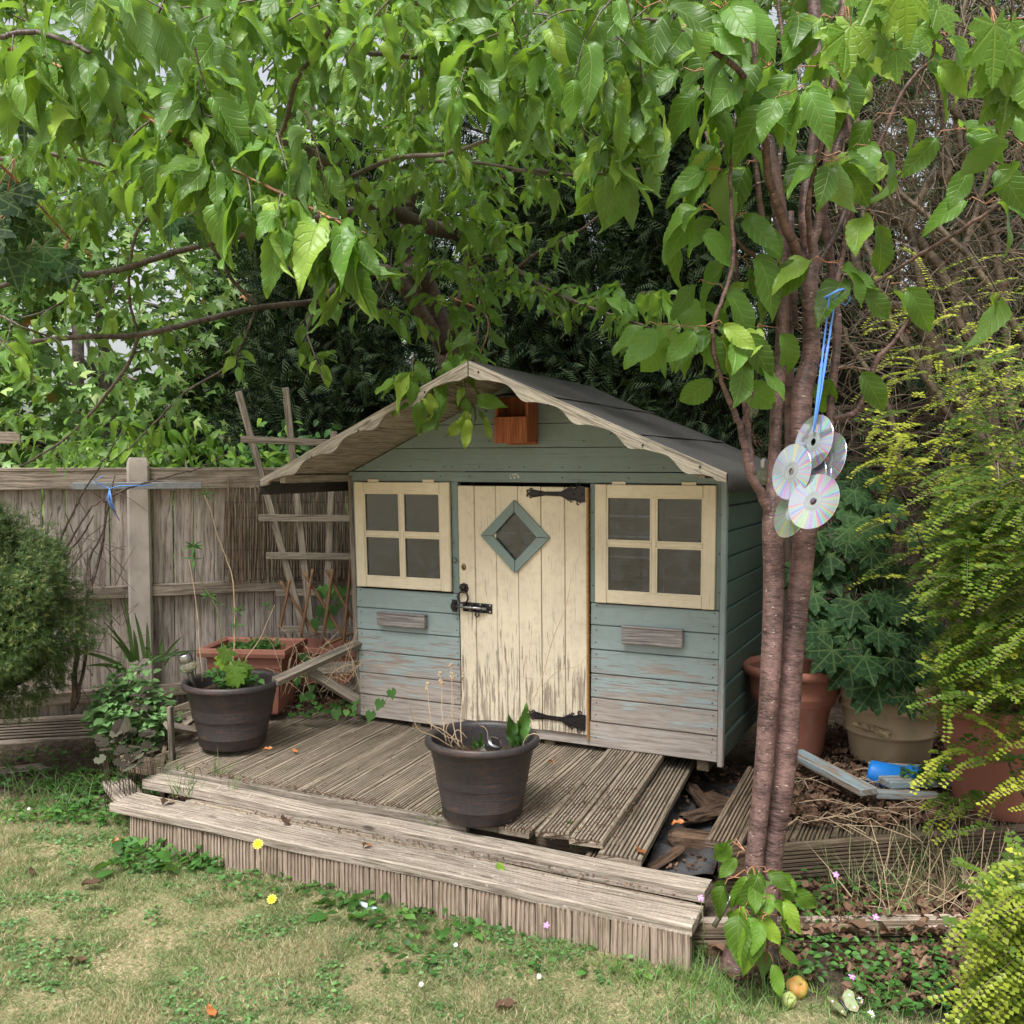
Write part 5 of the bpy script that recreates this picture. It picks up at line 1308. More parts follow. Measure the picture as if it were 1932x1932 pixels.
# near sprays seen large
zone(400, 270, 150, 50, 1.95, 2.5, 10, .22, 8, .115, droop=.5, hang=.45, dirx=(0, 1))
zone(560, 370, 70, 35, 1.95, 2.15, 3, .18, 6, .115, droop=.7, dirx=(0, 1))
zone(150, 130, 160, 80, 2.0, 2.8, 12, .24, 7, .12, droop=.4, hang=.4, dirx=(0, 1))
zone(480, 130, 160, 80, 2.6, 3.4, 16, .24, 8, .11, droop=.45, hang=.4)
zone(790, 140, 130, 50, 2.4, 3.0, 10, .24, 8, .115, droop=.5, hang=.4, dirx=(-1, .4))
zone(960, 120, 130, 110, 2.3, 3.0, 16, .26, 8, .12, droop=1.1, hang=1.3)
zone(1130, 170, 90, 90, 2.3, 2.8, 12, .26, 8, .12, droop=1.2, hang=1.4)
zone(1160, 310, 60, 40, 2.4, 2.7, 5, .2, 7, .12, droop=1.2, hang=1.5)
for k, pts in enumerate(twl):            # shoots along every bough
    if k in (0, 1, 2, 3, 6): step = 9
    elif k in (26, 27): step = 3
    else: step = 6
    for i in range(3, len(pts) - 1, step):
        p = pts[i]; yy = p.y
        if k < 8 and Rc.random() < .25: continue
        d = (Rc.uniform(-1, 1), Rc.uniform(-.9, .2), Rc.uniform(-.6, .1))
        twig(bl, p, d, (.14 if yy > 3 else .10), 4 if yy > 3 else 5, .095 if yy > 2.5 else .12, r0=.0018, droop=.9, rng=Rc)
for k in (26, 27):
    for i in range(2, len(twl[k]), 2):
        p = twl[k][i]; bl.leaf(p, (Rc.uniform(-.35, .35), Rc.uniform(-.5, .2), -1), (Rc.uniform(-.4, .4), -.8, .5), Rc.uniform(.10, .135))
# the crown goes on above the picture, over the playhouse and the decking
for _ in range(620):
    p = Vector((Rc.uniform(-3.4, 2.6), Rc.uniform(3.0, 7.2), 0)); p.z = Rc.uniform(max(2.75, 1.5 + .50 * p.y), 4.9)
    twig(bl, p, (Rc.uniform(-1, 1), Rc.uniform(-1, 1), Rc.uniform(-.5, .2)), .36, 8, .15, r0=.003, rng=Rc)
bl.finish(ch, t_cherry_near, t_cherry_far, M['leaf_cherry'], M['bark_old'])

# ------------------------------------------------------------------ columnar flowering cherry with twin stems
cc = thing('column_cherry', 'upright cherry with two banded purple-brown trunks growing in front of the right deck', 'tree', tuple(onz(1425, 1830, 0)))
cp_ = Plant()
def trunk(name, ctrl, n=16, k=8):
    b = MB(); pts = limb(b, ctrl, n, k); o = b.build(name, M['bark_cherry'], cc, world=True); return pts
tA = trunk('trunk', [(1392, 1885, 2.80, 0.0791), (1402, 1800, 2.80, 0.0558), (1412, 1720, 2.82, 0.0372), (1422, 1636, 2.84, 0.0279), (1442, 1436, 2.86, 0.0279), (1455, 1236, 2.88, 0.0298), (1460, 1098, 2.9, 0.0316), (1458, 990, 2.9, 0.0316), (1459, 906, 2.91, .020), (1467, 746, 2.92, .019), (1474, 656, 2.93, .019), (1478, 500, 2.95, .018), (1468, 380, 2.95, .022), (1452, 288, 2.94, .018), (1435, 160, 2.93, .015), (1417, 0, 2.92, .013), (1400, -150, 2.9, .01)])
tB = trunk('trunk', [(1440, 1860, 2.83, .060), (1442, 1760, 2.84, 0.0372), (1450, 1680, 2.86, .031), (1459, 1600, 2.87, .031), (1483, 1436, 2.88, .032), (1496, 1236, 2.9, .032), (1509, 1098, 2.92, .034), (1520, 986, 2.92, .034), (1512, 860, 2.92, .028), (1513, 746, 2.93, .032), (1530, 666, 2.94, .027), (1528, 560, 2.94, .024), (1529, 480, 2.95, .024), (1518, 400, 2.95, .019), (1530, 300, 2.96, .016), (1548, 180, 2.97, .018), (1540, 60, 2.98, .02), (1522, -120, 3.0, .016)])
for c_ in ([(1475, 1000, 3.0, .02), (1490, 880, 3.02, .017), (1489, 700, 3.03, .017), (1486, 560, 3.04, .015), (1492, 400, 3.05, .012)],
           [(1459, 985, 2.9, .018), (1438, 935, 2.88, .014), (1415, 890, 2.86, .013), (1395, 800, 2.84, .010), (1362, 720, 2.8, .007), (1345, 620, 2.76, .006), (1382, 500, 2.76, .006), (1378, 340, 2.75, .005), (1390, 210, 2.74, .004)],
           [(1418, 895, 2.86, .011), (1412, 820, 2.88, 0.0093), (1400, 700, 2.9, .010), (1392, 560, 2.9, 0.0093), (1385, 470, 2.9, .008), (1375, 370, 2.9, .006)],
           [(1515, 500, 2.94, .017), (1480, 420, 2.86, .014), (1450, 330, 2.8, .012), (1438, 230, 2.74, .010), (1400, 140, 2.66, .009), (1320, 80, 2.58, .007), (1260, 45, 2.5, .005), (1215, 35, 2.46, .003)],
           [(1560, 880, 3.0, .012), (1570, 740, 3.02, .012), (1580, 640, 3.04, .013), (1575, 560, 3.05, .013), (1560, 440, 3.05, .014), (1555, 380, 3.05, .014), (1590, 250, 3.06, .013), (1650, 130, 3.1, .010), (1680, 20, 3.1, .007)],
           [(1530, 480, 2.95, .014), (1548, 400, 2.93, .013), (1562, 300, 2.9, .012), (1570, 180, 2.9, .012), (1585, 60, 2.9, .012), (1600, -60, 2.9, .01)],
           [(1575, 560, 3.05, .008), (1600, 430, 3.0, .007), (1635, 330, 2.96, .006), (1700, 180, 2.9, .006), (1755, 110, 2.85, .005), (1765, 60, 2.8, .004)],
           [(1610, 560, 3.1, .005), (1720, 490, 3.0, .006), (1820, 430, 2.9, .006), (1935, 350, 2.8, .005)],
           [(1572, 790, 3.0, .008), (1620, 770, 3.0, .008), (1655, 680, 2.98, .009), (1690, 640, 2.96, .006), (1740, 560, 2.92, .004)],
           [(1478, 500, 2.95, .009), (1420, 480, 2.9, .006), (1380, 430, 2.86, .005), (1330, 250, 2.8, .004)],
           [(1530, 480, 2.94, .008), (1525, 380, 2.8, .007), (1555, 260, 2.7, .005), (1600, 160, 2.64, .004)],
           [(1430, 60, 2.9, .010), (1440, 180, 2.92, .009), (1440, 300, 2.94, .007)],
           [(1400, 800, 2.86, .005), (1415, 760, 2.84, .004), (1430, 700, 2.84, .003)],
           [(1500, 620, 3.0, .010), (1495, 480, 3.0, .009), (1470, 330, 3.0, .008), (1485, 180, 3.0, .007), (1470, 20, 3.0, .006), (1460, -80, 3.0, .005)],
           [(1478, 520, 2.95, .011), (1440, 420, 2.93, .009), (1425, 300, 2.9, .008), (1405, 180, 2.9, .007), (1400, 40, 2.9, .006)],
           [(1560, 600, 3.02, .009), (1590, 480, 3.02, .008), (1610, 330, 3.02, .007), (1600, 180, 3.02, .006), (1640, 40, 3.02, .005)],
           [(1520, 560, 2.95, .012), (1545, 500, 3.0, .010), (1600, 380, 3.05, .008), (1622, 160, 3.1, .008), (1635, 20, 3.1, .006)]):
    b = MB(); limb(b, c_, 9, 7, .006); b.build('branch', M['bark_cherry'], cc, world=True)
Rf = random.Random(5)
def cluster(x, y, Y, n, size, spread=1.0, pl=None, hang=.9, fx=0):
    """a spur with long-stalked hanging leaves"""
    pl = pl or cp_; p = V3(x, y, Y)
    for i in range(n):
        a = Rf.uniform(0, 6.283); rr = Vector((math.cos(a) * spread + fx, math.sin(a) * .5 - .2, Rf.uniform(-.2, .5))).normalized()
        st_ = p + rr * Rf.uniform(.02, .045); e_ = st_ + (rr * .4 + Vector((0, 0, -.6))) * .02
        pl.stem.tube([p, st_, e_], [.0018, .0014, .0012], 4, cap=False)
        dd = rr * .75 + Vector((0, 0, -hang * Rf.uniform(.5, 1.3)))
        pl.leaf(e_, dd, (Rf.uniform(-.8, .8), Rf.uniform(-1.3, -.2), Rf.uniform(.3, 1)), size * Rf.uniform(.8, 1.15))
for (x, y, Y, n) in ((1215, 40, 2.46, 4), (1270, 40, 2.5, 5), (1300, 75, 2.6, 6), (1360, 40, 2.6, 5), (1395, 130, 2.66, 4), (1310, 160, 2.75, 5), (1350, 200, 2.7, 6), (1400, 200, 2.66, 5), (1450, 150, 2.7, 6), (1490, 200, 2.6, 6), (1540, 150, 2.66, 6), (1580, 200, 2.64, 6), (1530, 290, 2.7, 6), (1570, 330, 2.66, 6), (1500, 250, 2.75, 5), (1440, 260, 2.8, 5), (1380, 300, 2.8, 6), (1330, 240, 2.8, 6), (1360, 345, 2.76, 6), (1345, 420, 2.76, 6), (1300, 450, 2.8, 4), (1385, 430, 2.86, 6), (1420, 440, 2.8, 6), (1465, 370, 2.85, 5), (1560, 320, 2.8, 6), (1600, 420, 2.9, 5), (1640, 300, 2.9, 6), (1620, 90, 2.8, 6), (1570, 60, 2.8, 6), (1500, 60, 2.85, 6), (1700, 90, 2.85, 5), (1760, 90, 2.8, 6), (1740, 150, 2.84, 4), (1680, 240, 2.9, 4), (1800, 270, 2.7, 6), (1850, 330, 2.75, 4), (1860, 410, 2.85, 6), (1640, 420, 2.9, 4), (1560, 520, 2.8, 6), (1600, 560, 2.85, 5), (1680, 560, 2.94, 4), (1930, 300, 2.5, 5), (1925, 60, 2.3, 4), (1290, 600, 3.0, 5), (1280, 640, 2.8, 7), (1330, 640, 2.74, 7), (1370, 650, 2.8, 5), (1245, 640, 3.0, 5), (1375, 740, 2.82, 3), (1400, 690, 2.85, 4), (1440, 640, 2.85, 5), (1430, 560, 2.85, 5), (1400, 510, 2.86, 5), (1460, 560, 2.9, 4), (1535, 600, 2.86, 3), (1365, 120, 2.9, 6), (1480, 110, 3.0, 6), (1640, 180, 3.0, 5), (1545, 420, 2.9, 4), (1700, 330, 3.0, 3), (1340, 560, 2.8, 4), (1430, 330, 2.9, 5), (1390, 60, 2.85, 5), (1590, 720, 2.95, 3), (1230, 110, 2.7, 4), (1850, 200, 2.6, 4), (1900, 560, 2.9, 2)):
    if 1400 < x < 1620 and 230 < y < 620 and Rf.random() < .62: continue
    cluster(x, y - 25, Y, max(2, int(n * .68)), .138)
b = MB(); fl_ = onz(1425, 1835, 0)
for a_ in range(7): b.tube([fl_ + Vector((0, .01, .10)), fl_ + Vector((.035 * math.cos(a_ * .9), .03 * math.sin(a_ * .9), .05)), fl_ + Vector((.085 * math.cos(a_ * .9), .06 * math.sin(a_ * .9) , -.01))], [.035, .028, .015], 8)
b.build('root_flare', M['bark_old'], cc, world=True)
cp_.finish(cc, t_cherry_wide, t_cherry_far, M['leaf_cherry'], M['twig_red'], nearm=M['leaf_cherry'])
# basal suckers with big fresh leaves
sk = thing('cherry_suckers', 'bright green young leaves sprouting round the base of the upright cherry', 'sucker shoots', tuple(onz(1430, 1800, 0)))
sp_ = Plant()
for (x, y, Y, n, s_) in ((1405, 1650, 2.74, 3, .09), (1420, 1680, 2.70, 4, .10), (1385, 1700, 2.68, 3, .12), (1440, 1690, 2.68, 3, .10), (1400, 1760, 2.64, 3, .12), (1450, 1770, 2.62, 4, .115), (1430, 1740, 2.62, 2, .12), (1465, 1720, 2.7, 3, .09), (1440, 1830, 2.66, 3, .08)):
    cluster(x, y - 45, Y, n + 1, s_ * .92, .9, sp_)
limb(sp_, [(1425, 1850, 2.76, .004), (1420, 1750, 2.68, .003), (1412, 1660, 2.72, 0.0019)], 5); limb(sp_, [(1440, 1850, 2.74, .004), (1450, 1760, 2.66, .003)], 5)
sp_.finish(sk, t_cherry_wide, t_cherry_far, M['leaf_young'], M['twig_red'])
# overhanging sycamore tips at the two upper corners
for (nm, lab, pos, mt) in (('sycamore_branch', 'drooping tip of yellow-green sycamore leaves at the top right corner', ((1650, -20, 1.75, .11, 4), (1600, 20, 1.8, .12, 3), (1735, -10, 1.8, .09, 3), (1880, 60, 1.7, .12, 3), (1855, 110, 1.72, .13, 2), (1925, 0, 1.7, .08, 3), (1690, 30, 1.75, .08, 2)), 'leaf_young'),
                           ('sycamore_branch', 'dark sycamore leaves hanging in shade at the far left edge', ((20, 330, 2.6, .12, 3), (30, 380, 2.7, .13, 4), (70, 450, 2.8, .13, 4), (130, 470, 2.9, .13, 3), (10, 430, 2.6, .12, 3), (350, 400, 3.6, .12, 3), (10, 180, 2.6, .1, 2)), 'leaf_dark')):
    t_ = thing(nm, lab, 'tree branch', tuple(V3(pos[0][0], pos[0][1], pos[0][2]))); q = Plant()
    for (x, y, Y, s_, n_) in pos:
        p = V3(x, y, Y)
        for i in range(n_):
            e_ = p + Vector((Rf.uniform(-.05, .05), Rf.uniform(-.05, .05), -Rf.uniform(.0, .06))); q.stem.tube([p + Vector((0, .02, .05)), e_], .0015, 4)
            q.leaf(e_, (Rf.uniform(-.6, .6), Rf.uniform(-.4, .2), -1), (Rf.uniform(-.6, .6), -1, Rf.uniform(-.1, .9)), s_ * Rf.uniform(.6, .9))
    limb(q, [(pos[0][0] - 60, -60, pos[0][2], .004), (pos[0][0], pos[0][1], pos[0][2], .0025), (pos[1][0], pos[1][1] - 10, pos[1][2], .002)], 5) if nm and pos[0][0] > 900 else limb(q, [(-80, 250, 2.5, .006), (20, 330, 2.6, .004), (130, 450, 2.9, .003)], 5)
    q.finish(t_, t_maple_near, t_maple_far, M[mt], M['twig_red'])
# ------------------------------------------------------------------ conifers behind
def frond_t(n=7, sp=.34):
    V = []; F = []; U = []
    for i in range(n):
        t = i / (n - 1); l = sp * (1 - t * .75)
        for s in (-1, 1):
            b = len(V); V += [(t * .85, 0, -.15 * t * t), (t * .85 + l * .55, s * l * .55, -.15 * t * t - .05), (t * .85 + l * 1.0, s * l * .8, -.15 * t * t - .12)]
            V += [(t * .85 + .07, s * .01, 0 - .15 * t * t)]
            F += [(b, b + 1, b + 3), (b + 1, b + 2, b + 3)]; U += [(t, .5)] * 4
    b = len(V); V += [(0, -.02, 0), (0, .02, 0), (1.05, 0, -.2)]; U += [(0, 0)] * 3; F.append((b, b + 1, b + 2))
    return np.array(V, float), np.array(F), np.array(U, float)
T_FR = [frond_t(), frond_t(6, .42)]
def conifer(label, cx, cy, r, h, n, seed, zmin=0.0, size=.16, name='conifer_tree', mat='conifer', templ=None, flat=1.0):
    t = thing(name, label, 'tree', (cx, cy, 0)); rg = np.random.RandomState(seed)
    ang = rg.rand(n) * 6.283; z = zmin + (h - zmin) * rg.rand(n) ** .9
    # keep mostly the side that can be seen from the garden
    ang = np.where(np.sin(ang) > .45, -ang, ang)
    rad = r * (1 - (z / h) ** 2.2 * .75)
    bump = 1 + .16 * np.sin(ang * 5 + z * 1.7 + seed) + .10 * np.sin(ang * 11 + z * 4.1) + .08 * np.sin(z * 9 + ang * 3)
    depth = 1 - .35 * rg.rand(n) ** 2
    rr = rad * bump * depth
    P = np.stack([cx + rr * np.cos(ang), cy + rr * np.sin(ang) * flat, z], 1)
    d = np.stack([np.cos(ang) * .8 + rg.randn(n) * .55, np.sin(ang) * .8 + rg.randn(n) * .45, .35 + rg.randn(n) * .6], 1)
    up = np.stack([np.cos(ang) + rg.randn(n) * .5, np.sin(ang) + rg.randn(n) * .5, rg.randn(n) * .5 + .1], 1)
    np_scatter('crown', templ or T_FR, mats34(P, d, up, size * (.4 + .8 * rg.rand(n) ** 1.5)), rg.rand(n), M[mat], t, rg.randint(0, 2, n))
    b = MB(); b.tube([(cx, cy, 0), (cx + .03, cy, h * .5), (cx, cy, h * .96)], [.16, .10, .02], 8); b.build('trunk', M['bark_old'], t, world=True)
    b = MB()      # dark brown hull: crown's inner shade put into its colour; stops one seeing through
    b.lathe([(r * .5, zmin), (r * .55, h * .3), (r * .45, h * .6), (r * .22, h * .85), (0, h * .93)], T(cx, cy, 0), 14, fn=lambda q, zz, a: (q * (1 + .2 * n3(a * 2, zz, 1.5)), zz)); b.build('inner_hull', M['core'], t, world=True)
    return t
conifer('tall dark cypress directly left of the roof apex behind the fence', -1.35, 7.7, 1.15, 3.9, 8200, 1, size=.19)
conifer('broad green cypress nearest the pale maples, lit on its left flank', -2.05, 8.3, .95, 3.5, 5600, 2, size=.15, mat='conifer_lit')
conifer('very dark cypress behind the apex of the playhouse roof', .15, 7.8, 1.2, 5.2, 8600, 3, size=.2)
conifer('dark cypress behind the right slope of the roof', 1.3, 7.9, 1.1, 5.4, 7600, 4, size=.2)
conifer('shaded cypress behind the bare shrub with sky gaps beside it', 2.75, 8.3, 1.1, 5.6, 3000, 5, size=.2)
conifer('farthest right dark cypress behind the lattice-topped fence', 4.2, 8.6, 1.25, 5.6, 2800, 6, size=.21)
# pale maples beyond the left fence
def broad(label, cx, cy, cz, rx, ry, rz, n, seed, size, mat='leaf_maple', far=None, near=None, limit=300, name='maple_tree', clump=22):
    t = thing(name, label, 'tree', (cx, cy, 0)); rg = np.random.RandomState(seed); pl = Plant()
    b = MB(); b.tube([(cx, cy + ry * .3, 0), (cx + .1, cy + ry * .3, cz * .7), (cx, cy + ry * .2, cz + rz * .5)], [.13 if rz > 1 else .03, .10 if rz > 1 else .02, .02 if rz > 1 else .006], 8)
    for k in range(14):
        a = rg.rand() * 6.283; z0 = cz * (.4 + .6 * rg.rand()); kz = min(1, rz * .4); b.tube([(cx, cy + ry * .3, z0), (cx + rx * .4 * math.cos(a), cy + ry * .4 * math.sin(a), z0 + .4 * kz), (cx + rx * .7 * math.cos(a), cy + ry * .6 * math.sin(a), z0 + kz * (.6 + rg.rand() * .3))], [.035 * kz, .02 * kz, .004], 6)
    b.build('trunk', M['bark_old'], t, world=True)
    k = 0
    while k < n:
        v = rg.randn(3); v /= np.linalg.norm(v); q = .55 + .45 * rg.rand() ** .5
        if v[1] > .4: v[1] = -v[1]
        c_ = np.array([cx + v[0] * rx * q, cy + v[1] * ry * q, cz + v[2] * rz * q])
        if c_[2] < .4: continue
        m = clump; off = rg.randn(m, 3) * [.16, .12, .07]; k += m
        for o_ in off:
            p = c_ + o_ + np.array([0, 0, -.25 * (o_[0] ** 2 + o_[1] ** 2) * 4])
            d = v * [1, 1, .3] * .8 + rg.randn(3) * .6 + [0, 0, -.45]; u_ = np.array([0, -.55, 1]) + rg.randn(3) * .4
            pl.leaf(p, d, u_, size * (.55 + .6 * rg.rand()))
    pl.finish(t, near or t_maple_far, far or t_maple_far, M[mat], M['bark_old'], limit=limit, minpx=19)
    return t
broad('pale green maple filling the left background, largest of the maples', -3.6, 8.2, 2.2, 1.9, 1.3, 2.0, 8600, 31, .115)
broad('pale maple at the far left edge beyond the fence', -5.3, 8.8, 2.4, 1.5, 1.2, 2.3, 4200, 32, .12)
broad('tall sunlit maple farther back between the left maple and the cypress', -3.6, 11.5, 3.3, 3.4, 1.8, 2.3, 2600, 33, .17, limit=0)
broad('leafy bush with bright drooping leaves just behind the fence post', -2.1, 6.15, 1.35, 1.0, .35, .45, 1300, 34, .10, mat='leaf_young', far=t_cherry_far, near=t_cherry_far, limit=160, name='leafy_bush', clump=9)
broad('low dark hedge bush between the fence and the leaning trellis', -1.35, 6.35, 1.30, .55, .3, .45, 800, 35, .075, mat='leaf_weed', far=t_oval, near=t_oval, limit=100, name='leafy_bush', clump=9)
broad('far tree closing the view above the cypresses on the left', -7.5, 16, 5.2, 4.2, 2.2, 4.2, 2300, 36, .28, limit=0)
broad('far tree seen between the cypresses at upper middle', 1.5, 15, 7.8, 5.5, 2.0, 3.2, 4200, 37, .28, limit=0)
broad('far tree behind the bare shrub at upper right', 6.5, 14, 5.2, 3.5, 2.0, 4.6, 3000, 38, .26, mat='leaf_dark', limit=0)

# neighbour's house glimpsed through lattice and twigs
M['brick'] = NT('orange_brick', .85, .2).m
nb2 = M['brick'].node_tree; bt = nb2.nodes.new('ShaderNodeTexBrick'); bt.inputs['Color1'].default_value = (.45, .19, .12, 1); bt.inputs['Color2'].default_value = (.36, .15, .10, 1); bt.inputs['Mortar'].default_value = (.4, .36, .3, 1); bt.inputs['Scale'].default_value = 6
tcd = nb2.nodes.new('ShaderNodeTexCoord'); nb2.links.new(tcd.outputs['Object'], bt.inputs['Vector']); nb2.links.new(bt.outputs[0], nb2.nodes['Principled BSDF'].inputs['Base Color'])
M['tile'] = plain('red_roof_tile', (.42, .15, .085), .8, 0, .2, .5, 8)
M['pale'] = plain('pale_render', (.6, .6, .58), .8)
nh = thing('neighbour_house', 'orange brick house with red tiled roof glimpsed through the twigs and lattice at right', 'house', (7.2, 16, 0), .25)
b = MB(); b.box(5.4, 4, 2.5, T(0, 0, 1.25)); b.build('wall', M['brick'], nh)
b = MB(); b.prism([(-2.3, 2.5), (2.3, 2.5), (0, 4.1)], 5.9, T(-2.95, 0, 0)); b.build('roof', M['tile'], nh)
for x in (-1.6, .4, 1.8): b = MB(); b.box(.8, .06, .9, T(x, -2.02, 1.5)); w_ = b.build('window', M['pale'], nh); b = MB(); b.box(.66, .02, .76, T(x, -2.07, 1.5)); b.build('pane', M['glass'], w_)

# ------------------------------------------------------------------ tangled bare shrub at upper right
bs_ = thing('bare_shrub', 'tall tangle of bare brown stems and twigs behind the upright cherry at upper right', 'shrub', (2.25, 4.9, 0)); Rt = random.Random(9)
for (c_) in ([(1930, 1000, 4.6, .035), (1800, 720, 4.7, .04), (1720, 590, 4.7, .03), (1640, 560, 4.75, .025), (1600, 430, 4.8, .02), (1560, 300, 4.9, .014)],
             [(1900, 900, 4.8, .03), (1830, 640, 4.8, .035), (1780, 520, 4.8, .03), (1700, 420, 4.8, .024), (1640, 380, 4.9, .02), (1560, 330, 5.0, .010)],
             [(1760, 760, 4.7, .02), (1740, 560, 4.7, .02), (1720, 420, 4.7, .017), (1760, 330, 4.7, .02), (1790, 330, 4.7, .016), (1770, 150, 4.7, .012), (1740, -40, 4.7, .01)],
             [(1940, 420, 4.6, .02), (1850, 280, 4.6, .018), (1790, 190, 4.6, .015), (1740, 60, 4.6, .012), (1690, -60, 4.6, .01)],
             [(1800, 800, 4.6, .016), (1740, 700, 4.6, .018), (1680, 600, 4.6, .016), (1640, 480, 4.6, .014), (1620, 330, 4.7, .010)],
             [(1700, 900, 4.7, .015), (1680, 780, 4.7, .015), (1600, 640, 4.8, .013), (1560, 560, 4.8, .010)],
             [(1880, 760, 4.6, .022), (1800, 560, 4.6, .018), (1850, 380, 4.6, .014), (1900, 200, 4.6, .012), (1940, 50, 4.6, .01)],
             [(1930, 640, 4.5, .02), (1840, 500, 4.5, .016), (1700, 360, 4.6, .012), (1620, 260, 4.7, .009)],
             [(1920, 1000, 4.6, .02), (1900, 700, 4.7, .022), (1885, 500, 4.7, .02), (1820, 300, 4.7, .016), (1800, 120, 4.7, .012), (1840, -60, 4.7, .01)]):
    b = MB(); limb(b, c_, 8, 7, .02); b.build('branch', M['twig_grey'], bs_, world=True)
tb = MB()
for i in range(2100):
    x, y = Rt.uniform(1540, 1960), Rt.uniform(-40, 900) * Rt.uniform(.75, 1)
    if x < 1640 and Rt.random() < .45: continue
    Y = Rt.uniform(4.4, 5.4); p = V3(x, y, Y); a = Rt.gauss(1.9, .75); d = Vector((math.cos(a), Rt.uniform(-.4, .4), math.sin(a))); L = Rt.uniform(.12, .5)
    pts = [p]; nseg = 4; bend = Vector((Rt.uniform(-.25, .25), Rt.uniform(-.2, .2), Rt.uniform(-.35, .1)))
    for k in range(nseg): d = (d + bend + Vector((Rt.uniform(-.15, .15), 0, Rt.uniform(-.15, .15)))).normalized(); pts.append(pts[-1] + d * L / nseg)
    r = Rt.choice((.0018, .0022, .003, .004, .006)); tb.tube(pts, [r, r * .9, r * .75, r * .6, r * .4], 4, cap=False)
o = tb.build('twigs', M['twig_grey'], bs_, world=True); o['kind'] = 'stuff'
for nm, lab, x0, y0, x1, y1, Y0, Y1, n_ in (('twig_thicket', 'dark thicket of thin bare twigs at the foot of the shaded fence', 1560, 800, 1940, 1180, 4.7, 5.2, 320), ('twig_thicket', 'sparse dead creeper stems round the left fence and spruce', 110, 900, 240, 1330, 4.5, 4.8, 40)):
    b = MB()
    for i in range(n_):
        p = V3(Rt.uniform(x0, x1), Rt.uniform(y0, y1), Rt.uniform(Y0, Y1)); d = Vector((Rt.uniform(-1, 1), Rt.uniform(-.3, .3), Rt.uniform(-.4, 1.2))).normalized(); L = Rt.uniform(.1, .35)
        b.tube([p, p + d * L * .5 + Vector((0, 0, -.01)), p + d * L + Vector((0, 0, -.04))], [.0022, .0018, .001], 4, cap=False)
    o = b.build(nm, M['vine'] if x0 < 500 else M['twig_grey']); tag(o, lab, 'twigs', kind='stuff')

# ------------------------------------------------------------------ golden shrub: arching shoots with paired leaves
def golden(label, cx, cy, zs, n, seed, reach, org, spreadx=1.0, size=.024, gold=1.0):
    t = thing('golden_shrub', label, 'shrub', org); rg = random.Random(seed); P = []; Dd = []; Up = []; S = []; tn = []
    b = MB()
    for i in range(n):
        x, y, Y = rg.uniform(*cx), rg.uniform(*cy), rg.uniform(*zs)
        e = V3(x, y, Y); L = rg.uniform(.10, .34); a = rg.gauss(math.pi, .8)
        d0 = Vector((math.cos(a), -abs(rg.gauss(.25, .25)), rg.uniform(-.25, .35))).normalized()
        p = e - d0 * L * .5 ; pts = [p]; d = d0.copy(); m = int(L / .0145)
        for k in range(m): d = (d + Vector((rg.uniform(-.03, .03), rg.uniform(-.03, .03), -.045 + rg.uniform(-.05, .05)))).normalized(); pts.append(pts[-1] + d * .0145)
        if rg.random() < .75: b.tube(pts[::3] + [pts[-1]], .0011, 3, cap=False)
        if i % 16 == 0: b.tube([e + Vector((.45, .35, -.35)), e + Vector((.25, .2, -.05)), e + Vector((.1, .08, .02)), p], [.006, .0045, .003, .0015], 5, cap=False)
        g_ = rg.random() * .3
        for k in range(1, len(pts)):
            ax = (pts[k] - pts[k - 1]).normalized(); s_ = ax.cross(Vector((0, -.3, 1))).normalized()
            for sg in (-1, 1):
                P.append(pts[k]); Dd.append(s_ * sg + ax * .45 + Vector((0, 0, .25 + rg.uniform(-.2, .3)))); Up.append((rg.uniform(-.3, .3), -.6, 1)); S.append(size * rg.uniform(.55, 1.25) * (1.15 - .5 * k / len(pts)))
                tt = .05 + .55 * k / len(pts) * gold + g_ + (.3 * gold if Y < zs[0] + .25 * (zs[1] - zs[0]) else 0); tn.append(min(.97, max(.02, tt + rg.uniform(-.1, .1))))
    o = b.build('stems', M['twig_grey'], t, world=True); o['kind'] = 'stuff'
    np_scatter('foliage', [t_small], mats34(P, Dd, Up, S), tn, M['leaf_lonicera'], t)
    return t
t_small = (np.array([(0, 0, 0), (.5, -.42, .08), (.5, .42, .08), (1, 0, -.05), (.5, 0, -.03)]), np.array([(0, 1, 4), (0, 4, 2), (1, 3, 4), (4, 3, 2)]), np.array([(0, 0), (.5, -1), (.5, 1), (1, 0), (.5, 0)], float))
golden('big golden-leaved shrub arching in from the right edge above the terracotta pots', (1770, 1990), (880, 1320), (2.9, 3.9), 520, 41, 1, tuple(V3(2000, 1500, 3.4)))
golden('upper looser part of a golden shrub leaning out over the fence at the right edge', (1790, 1990), (640, 880), (3.1, 3.9), 90, 48, 1, tuple(V3(2010, 1100, 3.6)), size=.022, gold=.8)
bl2 = [((1650, 1800), (800, 1060), 50, 46), ((1620, 1750), (640, 820), 22, 47)]
golden('bright golden shrub at the lower right corner in front of the side decking', (1860, 1990), (1610, 1900), (2.15, 2.75), 280, 42, 1, tuple(onz(1930, 1850, 0)), size=.021, gold=1.25)
golden('thin greener shoots of golden shrub trailing over the dark fence', (1640, 1800), (760, 1080), (3.6, 4.3), 60, 43, 1, tuple(V3(1900, 1300, 4.2)), gold=.3)
golden('fine green shoots hanging high among the bare stems', (1650, 1960), (470, 760), (3.8, 4.5), 80, 44, 1, tuple(V3(1950, 1000, 4.4)), gold=.25, size=.018)
golden('loose golden shoots hanging in front of the large terracotta pot', (1760, 1960), (1330, 1560), (3.0, 3.25), 26, 45, 1, tuple(V3(2000, 1500, 3.2)), gold=1.2)

